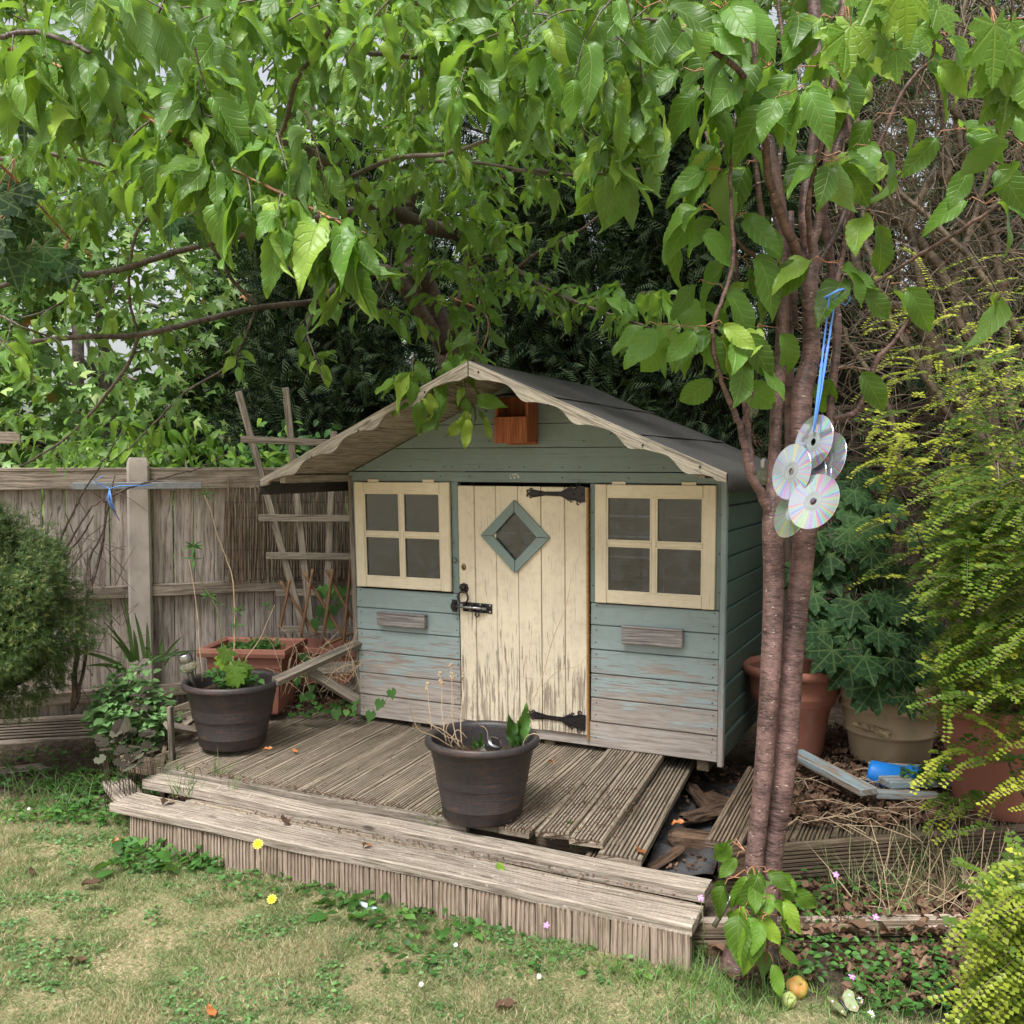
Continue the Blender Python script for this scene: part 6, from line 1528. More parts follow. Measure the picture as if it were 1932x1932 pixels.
# ------------------------------------------------------------------ dwarf spruce at left
def needle_t(seed):
    rg = np.random.RandomState(seed); V = []; F = []; U = []
    for k in range(16):
        t = rg.rand() * .8; a = rg.rand() * 6.28; d = np.array([.55, math.cos(a) * .8, math.sin(a) * .8]); d /= np.linalg.norm(d); p = np.array([t, 0, 0]); q = np.cross(d, [1, .2, .3]); q /= np.linalg.norm(q)
        b = len(V); V += [p - q * .022, p + q * .022, p + d * .34]; F.append((b, b + 1, b + 2)); U += [(t, 0)] * 3
    b = len(V); V += [(0, -.02, 0), (0, .02, 0), (.9, 0, 0)]; F.append((b, b + 1, b + 2)); U += [(0, 0)] * 3
    return np.array(V, float), np.array(F), np.array(U, float)
sc_ = V3(30, 1150, 4.35)
spr = thing('dwarf_spruce', 'dense rounded dwarf spruce cut off by the left edge in front of the fence', 'shrub', (sc_.x - .08, 4.35, .25))
rg = np.random.RandomState(77); N_ = 15000; v = rg.randn(N_, 3); v /= np.linalg.norm(v, axis=1, keepdims=True); v[:, 1] = -np.abs(v[:, 1]) * np.where(rg.rand(N_) < .85, 1, -1)
az_ = np.arctan2(v[:, 0], v[:, 1]); bump = 1 + .10 * np.sin(v[:, 2] * 9 + az_ * 2) + .10 * np.sin(az_ * 6 + v[:, 2] * 5) + .06 * np.sin(az_ * 13 - v[:, 2] * 15)
q_ = bump * (1 - .22 * rg.rand(N_) ** 2)
wz = np.where(v[:, 2] > 0, 1 - .35 * v[:, 2], 1.0)
P_ = np.stack([sc_.x - .09 + v[:, 0] * .40 * q_ * wz, 4.35 + v[:, 1] * .36 * q_ * wz, .86 + v[:, 2] * .43 * q_], 1)
P_ = P_[:]; d_ = v * .9 + rg.randn(N_, 3) * .4 + [0, -.1, -.05]
np_scatter('foliage', [needle_t(1), needle_t(2)], mats34(P_, d_, rg.randn(N_, 3), .036 + .032 * rg.rand(N_)), rg.rand(N_), M['spruce'], spr, rg.randint(0, 2, N_))
b = MB(); b.lathe([(0, -.40), (.20, -.30), (.23, -.05), (.18, .2), (.08, .30), (0, .33)], T(sc_.x - .09, 4.35, .86), 20, fn=lambda r, z, a: (r * (1 + .1 * math.sin(a * 5 + z * 9)), z)); b.build('inner_hull', M['core'], spr, world=True)  # dark hull standing in for the shaded inside of the spruce
b = MB(); b.tube([(sc_.x - .25, 4.45, .0), (sc_.x - .2, 4.40, .6)], [.04, .03], 8); b.build('trunk', M['bark_old'], spr, world=True)

# dead climber on the fence
cl = thing('dead_climber', 'leafless brown climber stems fanning up against the left fence', 'climber', tuple(onz(140, 1350, .1))); 
for c_ in ([(375, 1790, 4.55, .012), (430, 1300, 4.75, .012), (490, 1100, 4.85, .009), (540, 900, 4.9, .007), (560, 650, 4.92, .004)], [(390, 1780, 4.5, .010), (400, 1280, 4.7, .010), (300, 1040, 4.85, .010), (370, 900, 4.88, .007), (470, 740, 4.9, .005), (550, 680, 4.9, .003)],
           [(300, 1040, 4.85, .009), (190, 860, 4.88, .008), (130, 780, 4.9, .006)], [(280, 1000, 4.86, .008), (330, 860, 4.88, .007), (400, 720, 4.9, .006), (440, 640, 4.9, .004), (520, 520, 4.9, .004), (640, 330, 4.9, .003)], [(480, 1180, 4.8, .007), (470, 1000, 4.85, .006), (540, 850, 4.88, .005), (600, 560, 4.9, .003)],
           [(540, 700, 4.9, .006), (640, 640, 4.9, .006), (760, 600, 4.92, .005), (900, 560, 4.94, .004), (1050, 520, 4.96, .003), (1200, 440, 5.0, .002)], [(400, 1760, 4.5, .008), (450, 1500, 4.6, .008), (440, 1350, 4.7, .007), (450, 1150, 4.8, .005), (460, 950, 4.85, .003)], [(270, 960, 4.86, .004), (250, 860, 4.86, .003), (270, 760, 4.88, .002)], [(340, 990, 4.86, .005), (440, 860, 4.87, .005), (490, 770, 4.88, .003)]):
    b = MB(); limb(b, [(.36 * x, 695.5 + .36 * y, Y, r) for x, y, Y, r in c_], 7, 6, .008); b.build('stem', M['vine'], cl, world=True)
rib = MB()
for k in range(4): p = cr4(575, 630, 4.88); rib.tube([p, p + Vector((Rt.uniform(-.02, .02), -.01, -.05)), p + Vector((.01 + .012 * k, 0, -.10 - .02 * k))], .0028, 4)
rib.tube([cr4(540, 560, 4.9), cr4(490, 590, 4.9), cr4(575, 630, 4.88), cr4(620, 615, 4.88), cr4(800, 612, 4.9)], .0028, 5); o = rib.build('blue_twine', M['ribbon']); tag(o, 'loose knot of blue twine tied on the fence bracket', 'twine')

# ------------------------------------------------------------------ compact discs, ribbon and bulbs in the upright cherry
CDR = .079
cds = [((1534.6, 834), 2.72, 0.0, 'top disc of the mobile, hung straight from the blue ribbon'), ((1559.6, 867.6), 2.69, .05, 'right-hand disc of the mobile with pale rainbow sheen'), ((1493, 890), 2.70, -.05, 'left-hand disc of the mobile with the green sheen'), ((1522, 903), 2.73, 0, 'middle disc mostly hidden behind the other discs'), ((1494.6, 963.6), 2.69, .1, 'lower left disc of the mobile with a blue glint'), ((1534.6, 946), 2.60, -.1, 'lowest front disc of the mobile, turned bright white')]
for k, ((x, y), Y, tw, lab) in enumerate(cds):
    p = V3(x, y, Y); c_ = thing('compact_disc', lab, 'compact disc', tuple(p), 0, 'compact discs hanging in the cherry')
    zx = Vector((-.90, -.36 + .9 * tw, .22)) + Vector((.25 * tw, 0, tw)); zx += Vector((.1, -.15, .28)) * (k == 5); zx.normalize(); xx = Vector((0, 0, 1)).cross(zx).normalized(); yx = zx.cross(xx)
    c_.rotation_euler = Matrix((xx, yx, zx)).transposed().to_euler()
    b = MB(); r0, r1 = .0095, CDR
    for (a, c2, mi) in ((.028, CDR, 0),): b.lathe([(a, -.0008), (c2 - .0006, -.0008), (c2, 0), (c2 - .0006, .0008), (a, .0008)], None, 64, closed=True)
    o = b.build('disc_face', M['cd'], c_); o.data.polygons.foreach_set('use_smooth', [False] * len(o.data.polygons))
    b = MB(); b.lathe([(.0105, -.0007), (.0278, -.0007), (.0278, .0007), (.0105, .0007)], None, 40, closed=True); b.lathe([(.0205, .0008), (.0212, .0014), (.0219, .0008)], None, 40); o = b.build('clear_hub', M['hub'] if 'hub' in M else M.setdefault('hub', plain('clear_hub', (.22, .24, .24), .35, 0, .4)), c_); o.data.polygons.foreach_set('use_smooth', [False] * len(o.data.polygons))
b = MB()
rt = V3(1572, 556, 2.80)
for dx in (-.006, .004):
    pts = [rt + Vector((dx, 0, 0)), V3(1560 + dx * 900, 640, 2.76), V3(1548 + dx * 400, 740, 2.73), V3(1535, 815, 2.71)]; b.tube(pts, .0022, 4)
    vs = []
for dx in (-7, 6):
    for i in range(8):
        y0, y1 = 556 + i * 32, 556 + (i + 1) * 32; f_ = lambda yy: 1572 - (yy - 556) * .14 + dx * (1 - (yy - 556) / 260)
        p, q = V3(f_(y0), y0, 2.78 - i * .008), V3(f_(y1), y1, 2.78 - (i + 1) * .008); tw = .006 * math.cos(i * .7 + dx)
        w_ = Vector((.0032, tw * .6, 0)); b.add([p - w_, p + w_, q + w_, q - w_], [(0, 1, 2, 3)])
b.tube([rt + Vector((.03 * math.cos(t * .7), .03 * math.sin(t * .7), .012 * math.sin(t))) for t in range(10)], .0035, 5)
b.tube([rt, rt + Vector((.03, -.01, .01)), rt + Vector((.05, .0, -.012)), rt + Vector((.035, 0, -.03)), rt + Vector((.005, 0, -.01))], .0022, 5)
o = b.build('blue_ribbon', M['ribbon']); tag(o, 'bright blue ribbon tied round the cherry stem and holding the discs', 'ribbon')
for (x, y, Y, r, lab) in ((1441, 897, 2.97, .020, 'clear glass bulb hanging beside the trunk just right of the playhouse eave'), (1417, 770, 3.0, .022, 'ribbed solar bulb hanging midway up the left stem of the upright cherry'), (1413, 628, 2.98, .020, 'dull hanging bulb highest in the left stem, half hidden by leaves')):
    p = V3(x, y, Y); t = thing('hanging_bulb', lab, 'light bulb', tuple(p), 0, 'light bulbs hung in the cherry')
    b = MB(); b.lathe([(.0, -.030), (.012, -.028), (.020, -.018), (.022, -.006), (.018, .006), (.012, .018), (.011, .024)], None, 24); b.build('glass', M['bulb'], t)
    b = MB(); b.lathe([(.0115, .022)] + [(.0125 + .0012 * (k % 2), .024 + k * .003) for k in range(9)] + [(.008, .052), (0, .056)], None, 20); b.build('cap', M['steel'], t)
    b = MB(); b.tube([(0, 0, .055), (.004, 0, .10), (.012, .005, .16)], .0012, 4); b.build('cord', M['iron'], t)

# ------------------------------------------------------------------ plants in pots and beds
def leafy(name, label, cat, org, spec, mat, near, far, stemm='stem_green', limit=300, minpx=19, group=None, spread=.8):
    """spec: stems as (base, tip, leaves, size, bend)"""
    t = thing(name, label, cat, tuple(org), 0, group); pl = Plant()
    for (b0, tip, n, s_, bend) in spec:
        b0, tip = Vector(b0), Vector(tip); mid = (b0 + tip) / 2 + Vector((Rt.uniform(-bend, bend), Rt.uniform(-bend, bend), bend * .5)); pts = [b0, (b0 + mid) / 2 + Vector((0, 0, bend * .2)), mid, (mid + tip) / 2, tip]
        pl.stem.tube(pts, [.0026, .0023, .002, .0016, .001], 5, cap=False)
        for i in range(n):
            t_ = .15 + .85 * (i + 1) / n; k = min(3, int(t_ * 4)); q = pts[k].lerp(pts[k + 1], t_ * 4 - k); a = i * 2.4 + Rt.uniform(-.4, .4)
            pl.leaf(q, (math.cos(a) * spread, math.sin(a) * spread - .15, Rt.uniform(-.2, .5)), (-math.cos(a) * .3, -math.sin(a) * .3 - .45, 1), s_ * Rt.uniform(.65, 1.15))
    pl.finish(t, near, far, M[mat], M[stemm], limit=limit, minpx=minpx, stem_name='stems', fol='small_leaves'); return t
def bushspec(c, rx, ry, h, ns, nl, s_, bend=.03, lean=.5):
    sp = []
    for _ in range(ns):
        a, q = Rt.uniform(0, 6.283), math.sqrt(Rt.random()); x, y = q * math.cos(a), q * math.sin(a)
        sp.append(((c[0] + rx * x * .45, c[1] + ry * y * .45, c[2]), (c[0] + rx * x * (1), c[1] + ry * y, c[2] + h * (1 - .45 * q * q) * Rt.uniform(.75, 1.1)), nl, s_, bend))
    return sp
# maple seedlings over the pots at right
def palms(name, label, org, items, mat='leaf_dark', sz=.14):
    t = thing(name, label, 'seedling', tuple(org)); pl = Plant()
    for (x, y, Y, n) in items:
        top = V3(x, y, Y); 
        for i in range(n):
            a = Rt.uniform(0, 6.283); e = top + Vector((.09 * math.cos(a), .07 * math.sin(a) - .02, Rt.uniform(-.05, .05))); base = Vector((org[0] + Rt.uniform(-.08, .08), org[1] + Rt.uniform(-.06, .06), org[2]))
            if i == 0: pl.stem.tube([base, (base + top) / 2 + Vector((0, .03, .06)), top], [.004, .003, .002], 5, cap=False)
            pl.stem.tube([top, e], .0013, 4, cap=False); pl.leaf(e, (math.cos(a) * .6, math.sin(a) * .4 - .25, -.55), (Rt.uniform(-.25, .25), -.85, .75), sz * Rt.uniform(.6, 1.15) * .62)
    pl.finish(t, t_maple_near, t_maple_far, M[mat], M['vine'], stem_name='stems'); return t
palms('maple_seedlings', 'dark green maple seedlings crowding over the tan and terracotta pots', (1.62, 4.28, .55), [(1560, 1010, 4.35, 5), (1600, 1060, 4.25, 5), (1640, 990, 4.5, 4), (1620, 1120, 4.2, 6), (1680, 1140, 4.25, 5), (1570, 1130, 4.25, 4), (1590, 1190, 4.15, 5), (1650, 1200, 4.1, 6), (1700, 1230, 4.1, 4), (1730, 1100, 4.4, 3), (1600, 930, 4.6, 3), (1660, 940, 4.7, 3), (1740, 1180, 4.3, 3), (1660, 1050, 4.4, 4), (1700, 1010, 4.5, 3), (1530, 1080, 4.4, 4), (1560, 960, 4.6, 4), (1620, 900, 4.8, 4), (1680, 1190, 4.2, 4), (1610, 1010, 4.5, 4), (1640, 1250, 4.0, 4), (1690, 1285, 3.98, 3), (1610, 1225, 4.02, 4), (1570, 1060, 4.5, 4), (1620, 1150, 4.3, 5), (1670, 1100, 4.4, 5), (1710, 1150, 4.4, 4), (1580, 900, 4.8, 4), (1540, 1010, 4.6, 3), (1655, 1170, 4.15, 4), (1600, 1160, 4.2, 4)], sz=.215)
leafy('herb_clump', 'fine dark herb foliage in the right half of the tan pot', 'plant', (1.78, 4.2, .54), bushspec((1.77, 4.16, .54), .13, .12, .17, 60, 10, .022), 'leaf_dark', t_oval, t_oval, minpx=99)
leafy('herb_clump', 'small lobed weed growing beside the blue offcuts on the side decking', 'plant', onz(1740, 1490, .22), bushspec(onz(1745, 1492, .22), .12, .07, .10, 30, 8, .03), 'leaf_weed', t_oval, t_oval, minpx=19, limit=60)
# weeds in the left pot
z1 = .47; P1 = (p1c.x, 4.40, z1)
leafy('pot_weeds', 'bright weeds and vine leaves filling the left round pot', 'plant', P1, bushspec(P1, .15, .13, .12, 26, 7, .035) + [((P1[0] + .12, 4.36, z1), (P1[0] + .14, 4.32, z1 + .08), 8, .05, .01)], 'leaf_weed', t_oval, t_oval, limit=60)
t_ = thing('vine_seedling', 'lit green lobed vine leaves in the middle of the left round pot', 'seedling', P1); q = Plant()
for (cx_, cy_, Y, s_) in ((1190, 1500, 4.3, .07), (1225, 1590, 4.25, .085), (1265, 1570, 4.28, .075), (1170, 1540, 4.32, .06), (1245, 1630, 4.22, .06), (1210, 1640, 4.25, .05), (1290, 1600, 4.3, .05)):
    p = cr4(cx_, cy_ - 25, Y); q.stem.tube([(P1[0] + .02, 4.38, z1), p], .0016, 4); q.leaf(p, (Rt.uniform(-.3, .3), -.2, -1), (Rt.uniform(-.3, .3), -1, .5), s_)
q.finish(t_, t_maple_near, t_maple_far, M['leaf_young'], M['stem_green'], stem_name='stems')
tall = [((1215, 1640), (1225, 1150), 'stalk'), ((1225, 1150), (1130, 850), 'stalk'), ((1130, 850), (1075, 670), 'stalk')]
tk_ = thing('tall_dry_weed', 'tall thin half-dry stalk rising out of the left round pot', 'plant', P1); b = MB()
limb(b, [(.36 * x, 695.5 + .36 * y, Y, r) for x, y, Y, r in ((1215, 1640, 4.36, .003), (1228, 1400, 4.4, .003), (1222, 1120, 4.42, .003), (1180, 980, 4.44, .0022), (1135, 860, 4.45, .002), (1110, 760, 4.46, .002), (1065, 650, 4.47, .002))], 6, 5, .004); limb(b, [(.36 * x, 695.5 + .36 * y, Y, r) for x, y, Y, r in ((1060, 1640, 4.34, .0025), (1030, 1250, 4.36, .002), (990, 1000, 4.38, .0015))], 5, 5, .004)
limb(b, [(.36 * x, 695.5 + .36 * y, Y, r) for x, y, Y, r in ((1260, 1560, 4.3, .002), (1360, 1420, 4.3, .0018), (1400, 1330, 4.3, .0015), (1440, 1240, 4.3, .001))], 5, 5, .004); b.build('stalk', M['stalk'], tk_, world=True)
q = Plant()
for (cx_, cy_, n_, s_) in ((1075, 660, 5, .045), (1015, 935, 8, .055), (1020, 1000, 4, .05), (1095, 1190, 6, .045), (1250, 1270, 5, .045), (1400, 1240, 5, .035), (1240, 1350, 4, .045), (1150, 1240, 3, .035)):
    p = cr4(cx_, cy_, 4.40)
    for i in range(n_): a = 6.283 * i / n_; q.leaf(p, (math.cos(a), -.2, .25 + .5 * math.sin(a)), (0, -.7, 1), s_ * Rt.uniform(.7, 1.1))
limb(q, [(.36 * x, 695.5 + .36 * y, Y, r) for x, y, Y, r in ((1180, 1640, 4.34, .003), (1140, 1280, 4.38, .0025), (1080, 1160, 4.4, .002), (1030, 1050, 4.4, .002), (1015, 930, 4.4, .002))], 5)
q.finish(tk_, [leaf_t(6, .14, .15, .2, 0, .2)], [leaf_t(6, .14, .15, .2, 0, .2)], M['leaf_weed'], M['stem_green'], stem_name='stems')
leafy('cress', 'low bright seedlings growing in the rectangular planter', 'plant', (tq.x, 4.95, .51), bushspec((tq.x, 4.95, .51), .17, .12, .10, 70, 7, .032), 'leaf_weed', t_oval, t_oval, limit=40)
# solar light in the left pot
def solar(label, p, tilt, rz):
    s_ = thing('solar_light', label, 'solar light', tuple(p), rz); s_.rotation_euler = (tilt[0], tilt[1], rz)
    b = MB(); b.lathe([(0, .012), (.028, .012), (.030, .008), (.030, -.020), (.028, -.024), (0, -.024)], None, 28); b.build('steel_cap', M['steel'], s_)
    b = MB(); b.box(.034, .034, .002, T(0, 0, .0135)); b.build('solar_cell', M['iron'], s_)
    b = MB(); b.lathe([(.022, -.024), (.034, -.034), (.038, -.048), (.034, -.062), (.018, -.072), (.010, -.078)], None, 24, fn=lambda r, z, a: (r * (1 + .04 * math.sin(a * 9)), z)); b.build('glass_bowl', M['bulb'], s_)
    b = MB(); b.lathe([(.017, -.074), (.011, -.10), (.004, -.15)], None, 12); b.build('spike', M['steel'], s_)
solar('solar garden light with steel cap and crackled glass stuck in the left pot', cr4(970, 1510, 4.28), (.1, -.25), 0)
solar('small steel-capped solar light lying in the front pot', V3(932, 1404, 3.5), (.5, .35), .3)
# front pot: dock leaves and dead stalks
z2 = .44; P2_ = (-.110, 3.535, z2)
dk = thing('dock_plant', 'upright crinkled dock leaves growing at the right of the front pot', 'plant', (-.02, 3.53, z2)); q = Plant()
def c5(x, y, Y): return atY(618 + .4 * x, 657 + .4 * y, Y)
for (bx, by, tx, ty, s_) in ((905, 1880, 935, 1715, .15), (880, 1890, 860, 1760, .13), (900, 1890, 905, 1790, .10), (720, 1890, 722, 1830, .05), (700, 1895, 690, 1850, .04)):
    p0, p1 = c5(bx, by, 3.51), c5(tx, ty, 3.49); d = (p1 - p0); q.leaf(p0, d, (Rt.uniform(-.4, .4), -1, .1), d.length * 1.15)
q.finish(dk, [leaf_t(16, .17, .12, .15, .10, .12, .25, 2.5, .05, .85)], t_oval, M['leaf_weed'], M['stem_green'], stem_name='stems')
ds = thing('dead_stalks', 'pale dead branching stalks with seed heads standing in the front pot', 'dead plant', (-.14, 3.53, z2)); b = MB()
for c_ in ([(620, 1880, 3.53, .0025), (590, 1760, 3.55, .002), (587, 1600, 3.57, .0015), (583, 1500, 3.58, .001)], [(560, 1870, 3.53, .002), (540, 1720, 3.55, .002), (540, 1600, 3.57, .0015), (530, 1540, 3.58, .001)], [(600, 1890, 3.53, .003), (500, 1830, 3.45, .002), (430, 1800, 3.40, .002), (395, 1720, 3.37, .0015), (383, 1680, 3.35, .001)], [(630, 1890, 3.53, .003), (570, 1820, 3.51, .002), (500, 1780, 3.49, .002), (395, 1730, 3.45, .001)], [(490, 1800, 3.49, .002), (480, 1700, 3.51, .0015), (470, 1590, 3.53, .001)], [(640, 1890, 3.51, .002), (628, 1800, 3.53, .002), (640, 1560, 3.59, .0012), (645, 1500, 3.60, .0008)],
           [(590, 1890, 3.53, .002), (560, 1800, 3.51, .002), (590, 1740, 3.50, .0015), (595, 1650, 3.50, .001)], [(760, 1880, 3.51, .002), (750, 1800, 3.49, .002), (720, 1780, 3.48, .0012), (700, 1760, 3.45, .001)], [(560, 1860, 3.51, .002), (550, 1780, 3.51, .0015), (600, 1700, 3.51, .001)], [(920, 1880, 3.45, .003), (940, 1830, 3.43, .002), (990, 1820, 3.40, .0015), (1005, 1850, 3.40, .001)],
           [(650, 1895, 3.51, .002), (620, 1850, 3.48, .002), (560, 1830, 3.46, .0015), (470, 1760, 3.43, .001)], [(580, 1870, 3.45, .002), (610, 1800, 3.45, .0015), (660, 1840, 3.45, .001)]):
    b = MB(); limb(b, [(618 + .4 * x, 657 + .4 * y, Y, r) for x, y, Y, r in c_], 5, 5, .003); b.build('stalk', M['stalk'], ds, world=True)
b = MB()
for (x, y) in ((583, 1500), (587, 1540), (530, 1540), (535, 1575), (470, 1590), (466, 1605), (587, 1560), (540, 1580), (640, 1545)):
    for k in range(3): p = c5(x + Rt.uniform(-7, 7), y + Rt.uniform(-9, 9), 3.58); b.lathe([(0, -.006), (.0045, 0), (.003, .006), (0, .008)], T(*p), 6)
o = b.build('seed_heads', M['stalk'], ds, world=True); o['kind'] = 'stuff'
b = MB(); limb(b, [(618 + .4 * x, 657 + .4 * y, Y, r) for x, y, Y, r in ((945, 1720, 3.5, .0025), (1010, 1560, 3.62, .0022), (1060, 1380, 3.7, .0018), (1120, 1230, 3.75, .0016), (1150, 1090, 3.78, .0012), (1185, 975, 3.8, .001))], 5, 5, .004)
limb(b, [(618 + .4 * x, 657 + .4 * y, Y, r) for x, y, Y, r in ((985, 1640, 3.55, .0015), (960, 1560, 3.6, .001), (925, 1550, 3.62, .001), (935, 1450, 3.62, .0006))], 4, 4, .003); limb(b, [(618 + .4 * x, 657 + .4 * y, Y, r) for x, y, Y, r in ((1010, 1600, 3.6, .0014), (1090, 1520, 3.6, .001), (1180, 1500, 3.6, .0008), (1220, 1450, 3.6, .0005))], 4, 4, .003)
o = b.build('tall_dry_stalk', M['stalk']); tag(o, 'long thin dry stalk leaning across the cream door', 'dead plant')
# heart leaves of bindweed by the house corner
t_heart = [lobed_t([(-2.5, .35), (-1.6, .5), (-.8, .62), (0, 1.0), (.8, .62), (1.6, .5), (2.5, .35)], 1, 1.0, .15, 0, .5)]
bw = thing('bindweed', 'row of heart-shaped bindweed leaves creeping at the left foot of the playhouse', 'climber', tuple(onz(660, 1348, .26))); q = Plant()
for (x, y, z, s_) in ((300, 1640, 0, .045), (250, 1690, 0, .05), (205, 1745, 0, .05), (125, 1717, 0, .03), (40, 1735, 0, .05), (88, 1735, 0, .03)):
    p = c5(x, y - 25, 4.42); q.leaf(p, (Rt.uniform(-.4, .4), -.3, -1), (Rt.uniform(-.3, .3), -1, .4), s_); q.stem.tube([p, p + Vector((.01, .03, .01)), c5(x - 30, y + 30, 4.5)], .0012, 4)
for i in range(16): p = cr4(1540 + i * 22 + Rt.uniform(-8, 8), 1780 + Rt.uniform(-40, 30), 4.75 - .01 * i); q.leaf(p, (Rt.uniform(-.6, .6), -.8, -.2), (0, -.4, 1), Rt.uniform(.03, .05))
for i in range(16): p = cr4(1640 + Rt.uniform(-20, 190), Rt.uniform(1140, 1330), 4.98); q.leaf(p, (Rt.uniform(-.4, .4), -.2, -1), (Rt.uniform(-.3, .3), -1, .4), Rt.uniform(.04, .07))
for i in range(14): p = cr4(1590 + Rt.uniform(-40, 60), Rt.uniform(1500, 1720), 4.7); q.leaf(p, (Rt.uniform(-.4, .4), -.2, -1), (Rt.uniform(-.3, .3), -1, .6), Rt.uniform(.025, .045))
q.finish(bw, t_heart, t_heart, M['leaf_weed'], M['stem_green'], stem_name='stems')
# sedum, heuchera, flax
sdp = Vector((-1.79, 4.50, .12))
leafy('sedum', 'mound of fresh green fleshy-leaved sedum in front of the concrete post', 'plant', sdp, bushspec((sdp.x, sdp.y, .12), .22, .17, .44, 70, 12, .055, .03), 'leaf_sedum', t_sedum, t_sedum, spread=1)
leafy('sage_shoot', 'single pale grey-green shoot in the middle of the sedum mound', 'plant', cr4(720, 1760, 4.2), [(cr4(735, 1850, 4.22), cr4(728, 1690, 4.12), 12, .06, .0)], 'leaf_heuchera', t_oval, t_oval)
hp = onz(205, 1425, .04)
t_heu = [lobed_t([(-2.6, .7), (-1.9, .85), (-1.2, .95), (-.6, 1), (0, 1.03), (.6, 1), (1.2, .95), (1.9, .85), (2.6, .7)], 1, .86, .1, 0, .6)]
th_ = thing('heuchera', 'bronze ruffled heuchera leaves below the sedum', 'plant', tuple(hp)); q = Plant()
for i in range(30):
    x, y = Rt.uniform(185, 290), Rt.uniform(1375, 1445)
    p = V3(x, y, 4.12 - (y - 1370) * .0022); q.stem.tube([(p.x, p.y + .06, .03), p], .0014, 4); q.leaf(p, (Rt.uniform(-.8, .8), -.6, Rt.uniform(-.5, .1)), (Rt.uniform(-.4, .4), -.6, 1), Rt.uniform(.024, .038))
p = V3(228, 1378, 4.05)
for i in range(5): q.leaf(p + Vector((Rt.uniform(-.03, .03), 0, Rt.uniform(-.02, .03))), (Rt.uniform(-1, 1), -.3, Rt.uniform(-.6, .6)), (0, -1, .5), .04)
q.finish(th_, t_heu, t_heu, M['leaf_heuchera'], M['vine'], stem_name='stems')
fx = thing('flax_plant', 'dark spiky sword-shaped leaves rising behind the sedum', 'plant', tuple(V3(255, 1290, 4.6)))
for (bx, by, tx, ty) in ((700, 1530, 545, 1330), (690, 1540, 570, 1390), (720, 1520, 700, 1370), (730, 1530, 640, 1480), (760, 1520, 705, 1280), (780, 1520, 770, 1330), (790, 1510, 755, 1460), (850, 1540, 960, 1400), (840, 1530, 850, 1420), (860, 1560, 940, 1470), (640, 1560, 375, 1480), (660, 1580, 450, 1560), (700, 1535, 650, 1180), (710, 1530, 720, 1440), (760, 1560, 860, 1500), (800, 1540, 1050, 1480)):
    p0, p1 = cr4(bx, by, 4.55), cr4(tx, ty, 4.5 + Rt.uniform(-.05, .05)); d = p1 - p0; b = MB(); s_ = Vector((.010, 0, 0)) if abs(d.z) > abs(d.x) else Vector((0, 0, .010)); K = 6; vs = []
    for i in range(K + 1): t = i / K; c_ = p0 + d * t + Vector((0, 0, -.04 * (t * t - t) * 1.5)); w_ = s_ * (1 - t ** 2.5) * 1.0 + s_ * .05; vs += [c_ - w_, c_ + Vector((0, .006, 0)), c_ + w_]
    b.add(vs, [f for i in range(K) for f in ((3 * i, 3 * i + 1, 3 * i + 4, 3 * i + 3), (3 * i + 1, 3 * i + 2, 3 * i + 5, 3 * i + 4))], None, None, 0, True); b.build('leaf', M['leaf_dark'], fx, world=True)

# ------------------------------------------------------------------ ground cover
def cover(name, label, cat, pts, templ, size, mat, up=1.0, tint=None, dz=.0, lay=.5, kind='stuff'):
    n = len(pts); P = np.array(pts, float); a = rs.rand(n) * 6.283
    d = np.stack([np.cos(a), np.sin(a), lay * (rs.rand(n) - .3)], 1); u_ = np.stack([rs.randn(n) * .35, rs.randn(n) * .35 - .15, np.ones(n) * up], 1)
    P[:, 2] += dz; o = np_scatter(name, templ, mats34(P, d, u_, size * (.6 + .8 * rs.rand(n))), rs.rand(n) if tint is None else tint, M[mat], None, rs.randint(0, len(templ), n)); tag(o, label, cat, kind=kind); return o
Rg = random.Random(3)
def patch(x, y): return .48 + 1.0 * (n3(x, y, 2.1, 3) * .9 + n3(x, y, 5.5, 8) * .9 + .5 * n3(x, y, 14, 1)) - .25 * max(0, 1 - abs(y - 2.65) / .3)
gp = []; gt = []; gd = []; gs = []
while len(gp) < 230000:
    x, y = Rg.uniform(-2.5, 1.8), Rg.uniform(2.35, 4.5)
    if abs(x) > y * .56 + .15: continue
    lwv = lawn_w(x, y)
    if Rg.random() > lwv: continue
    pt_ = patch(x, y); green = pt_ + .12 + Rg.gauss(0, .2)
    edge = lwv < 1
    h = Rg.uniform(.013, .028) * (1.1 if green > .5 else .75)
    if green < .35 and Rg.random() < .25: continue
    gp.append((x, y, soilz(x, y) - .002)); gt.append(max(.02, min(.98, 1.0 - green * .95 + .05))); a = Rg.uniform(0, 6.283); l = Rg.uniform(.4, 1.6) if green > .5 else Rg.uniform(.9, 2.8)
    gd.append((math.cos(a) * l, math.sin(a) * l, 1)); gs.append((h * Rg.uniform(.9, 1.3), .0019 * Rg.uniform(.7, 1.4), h))
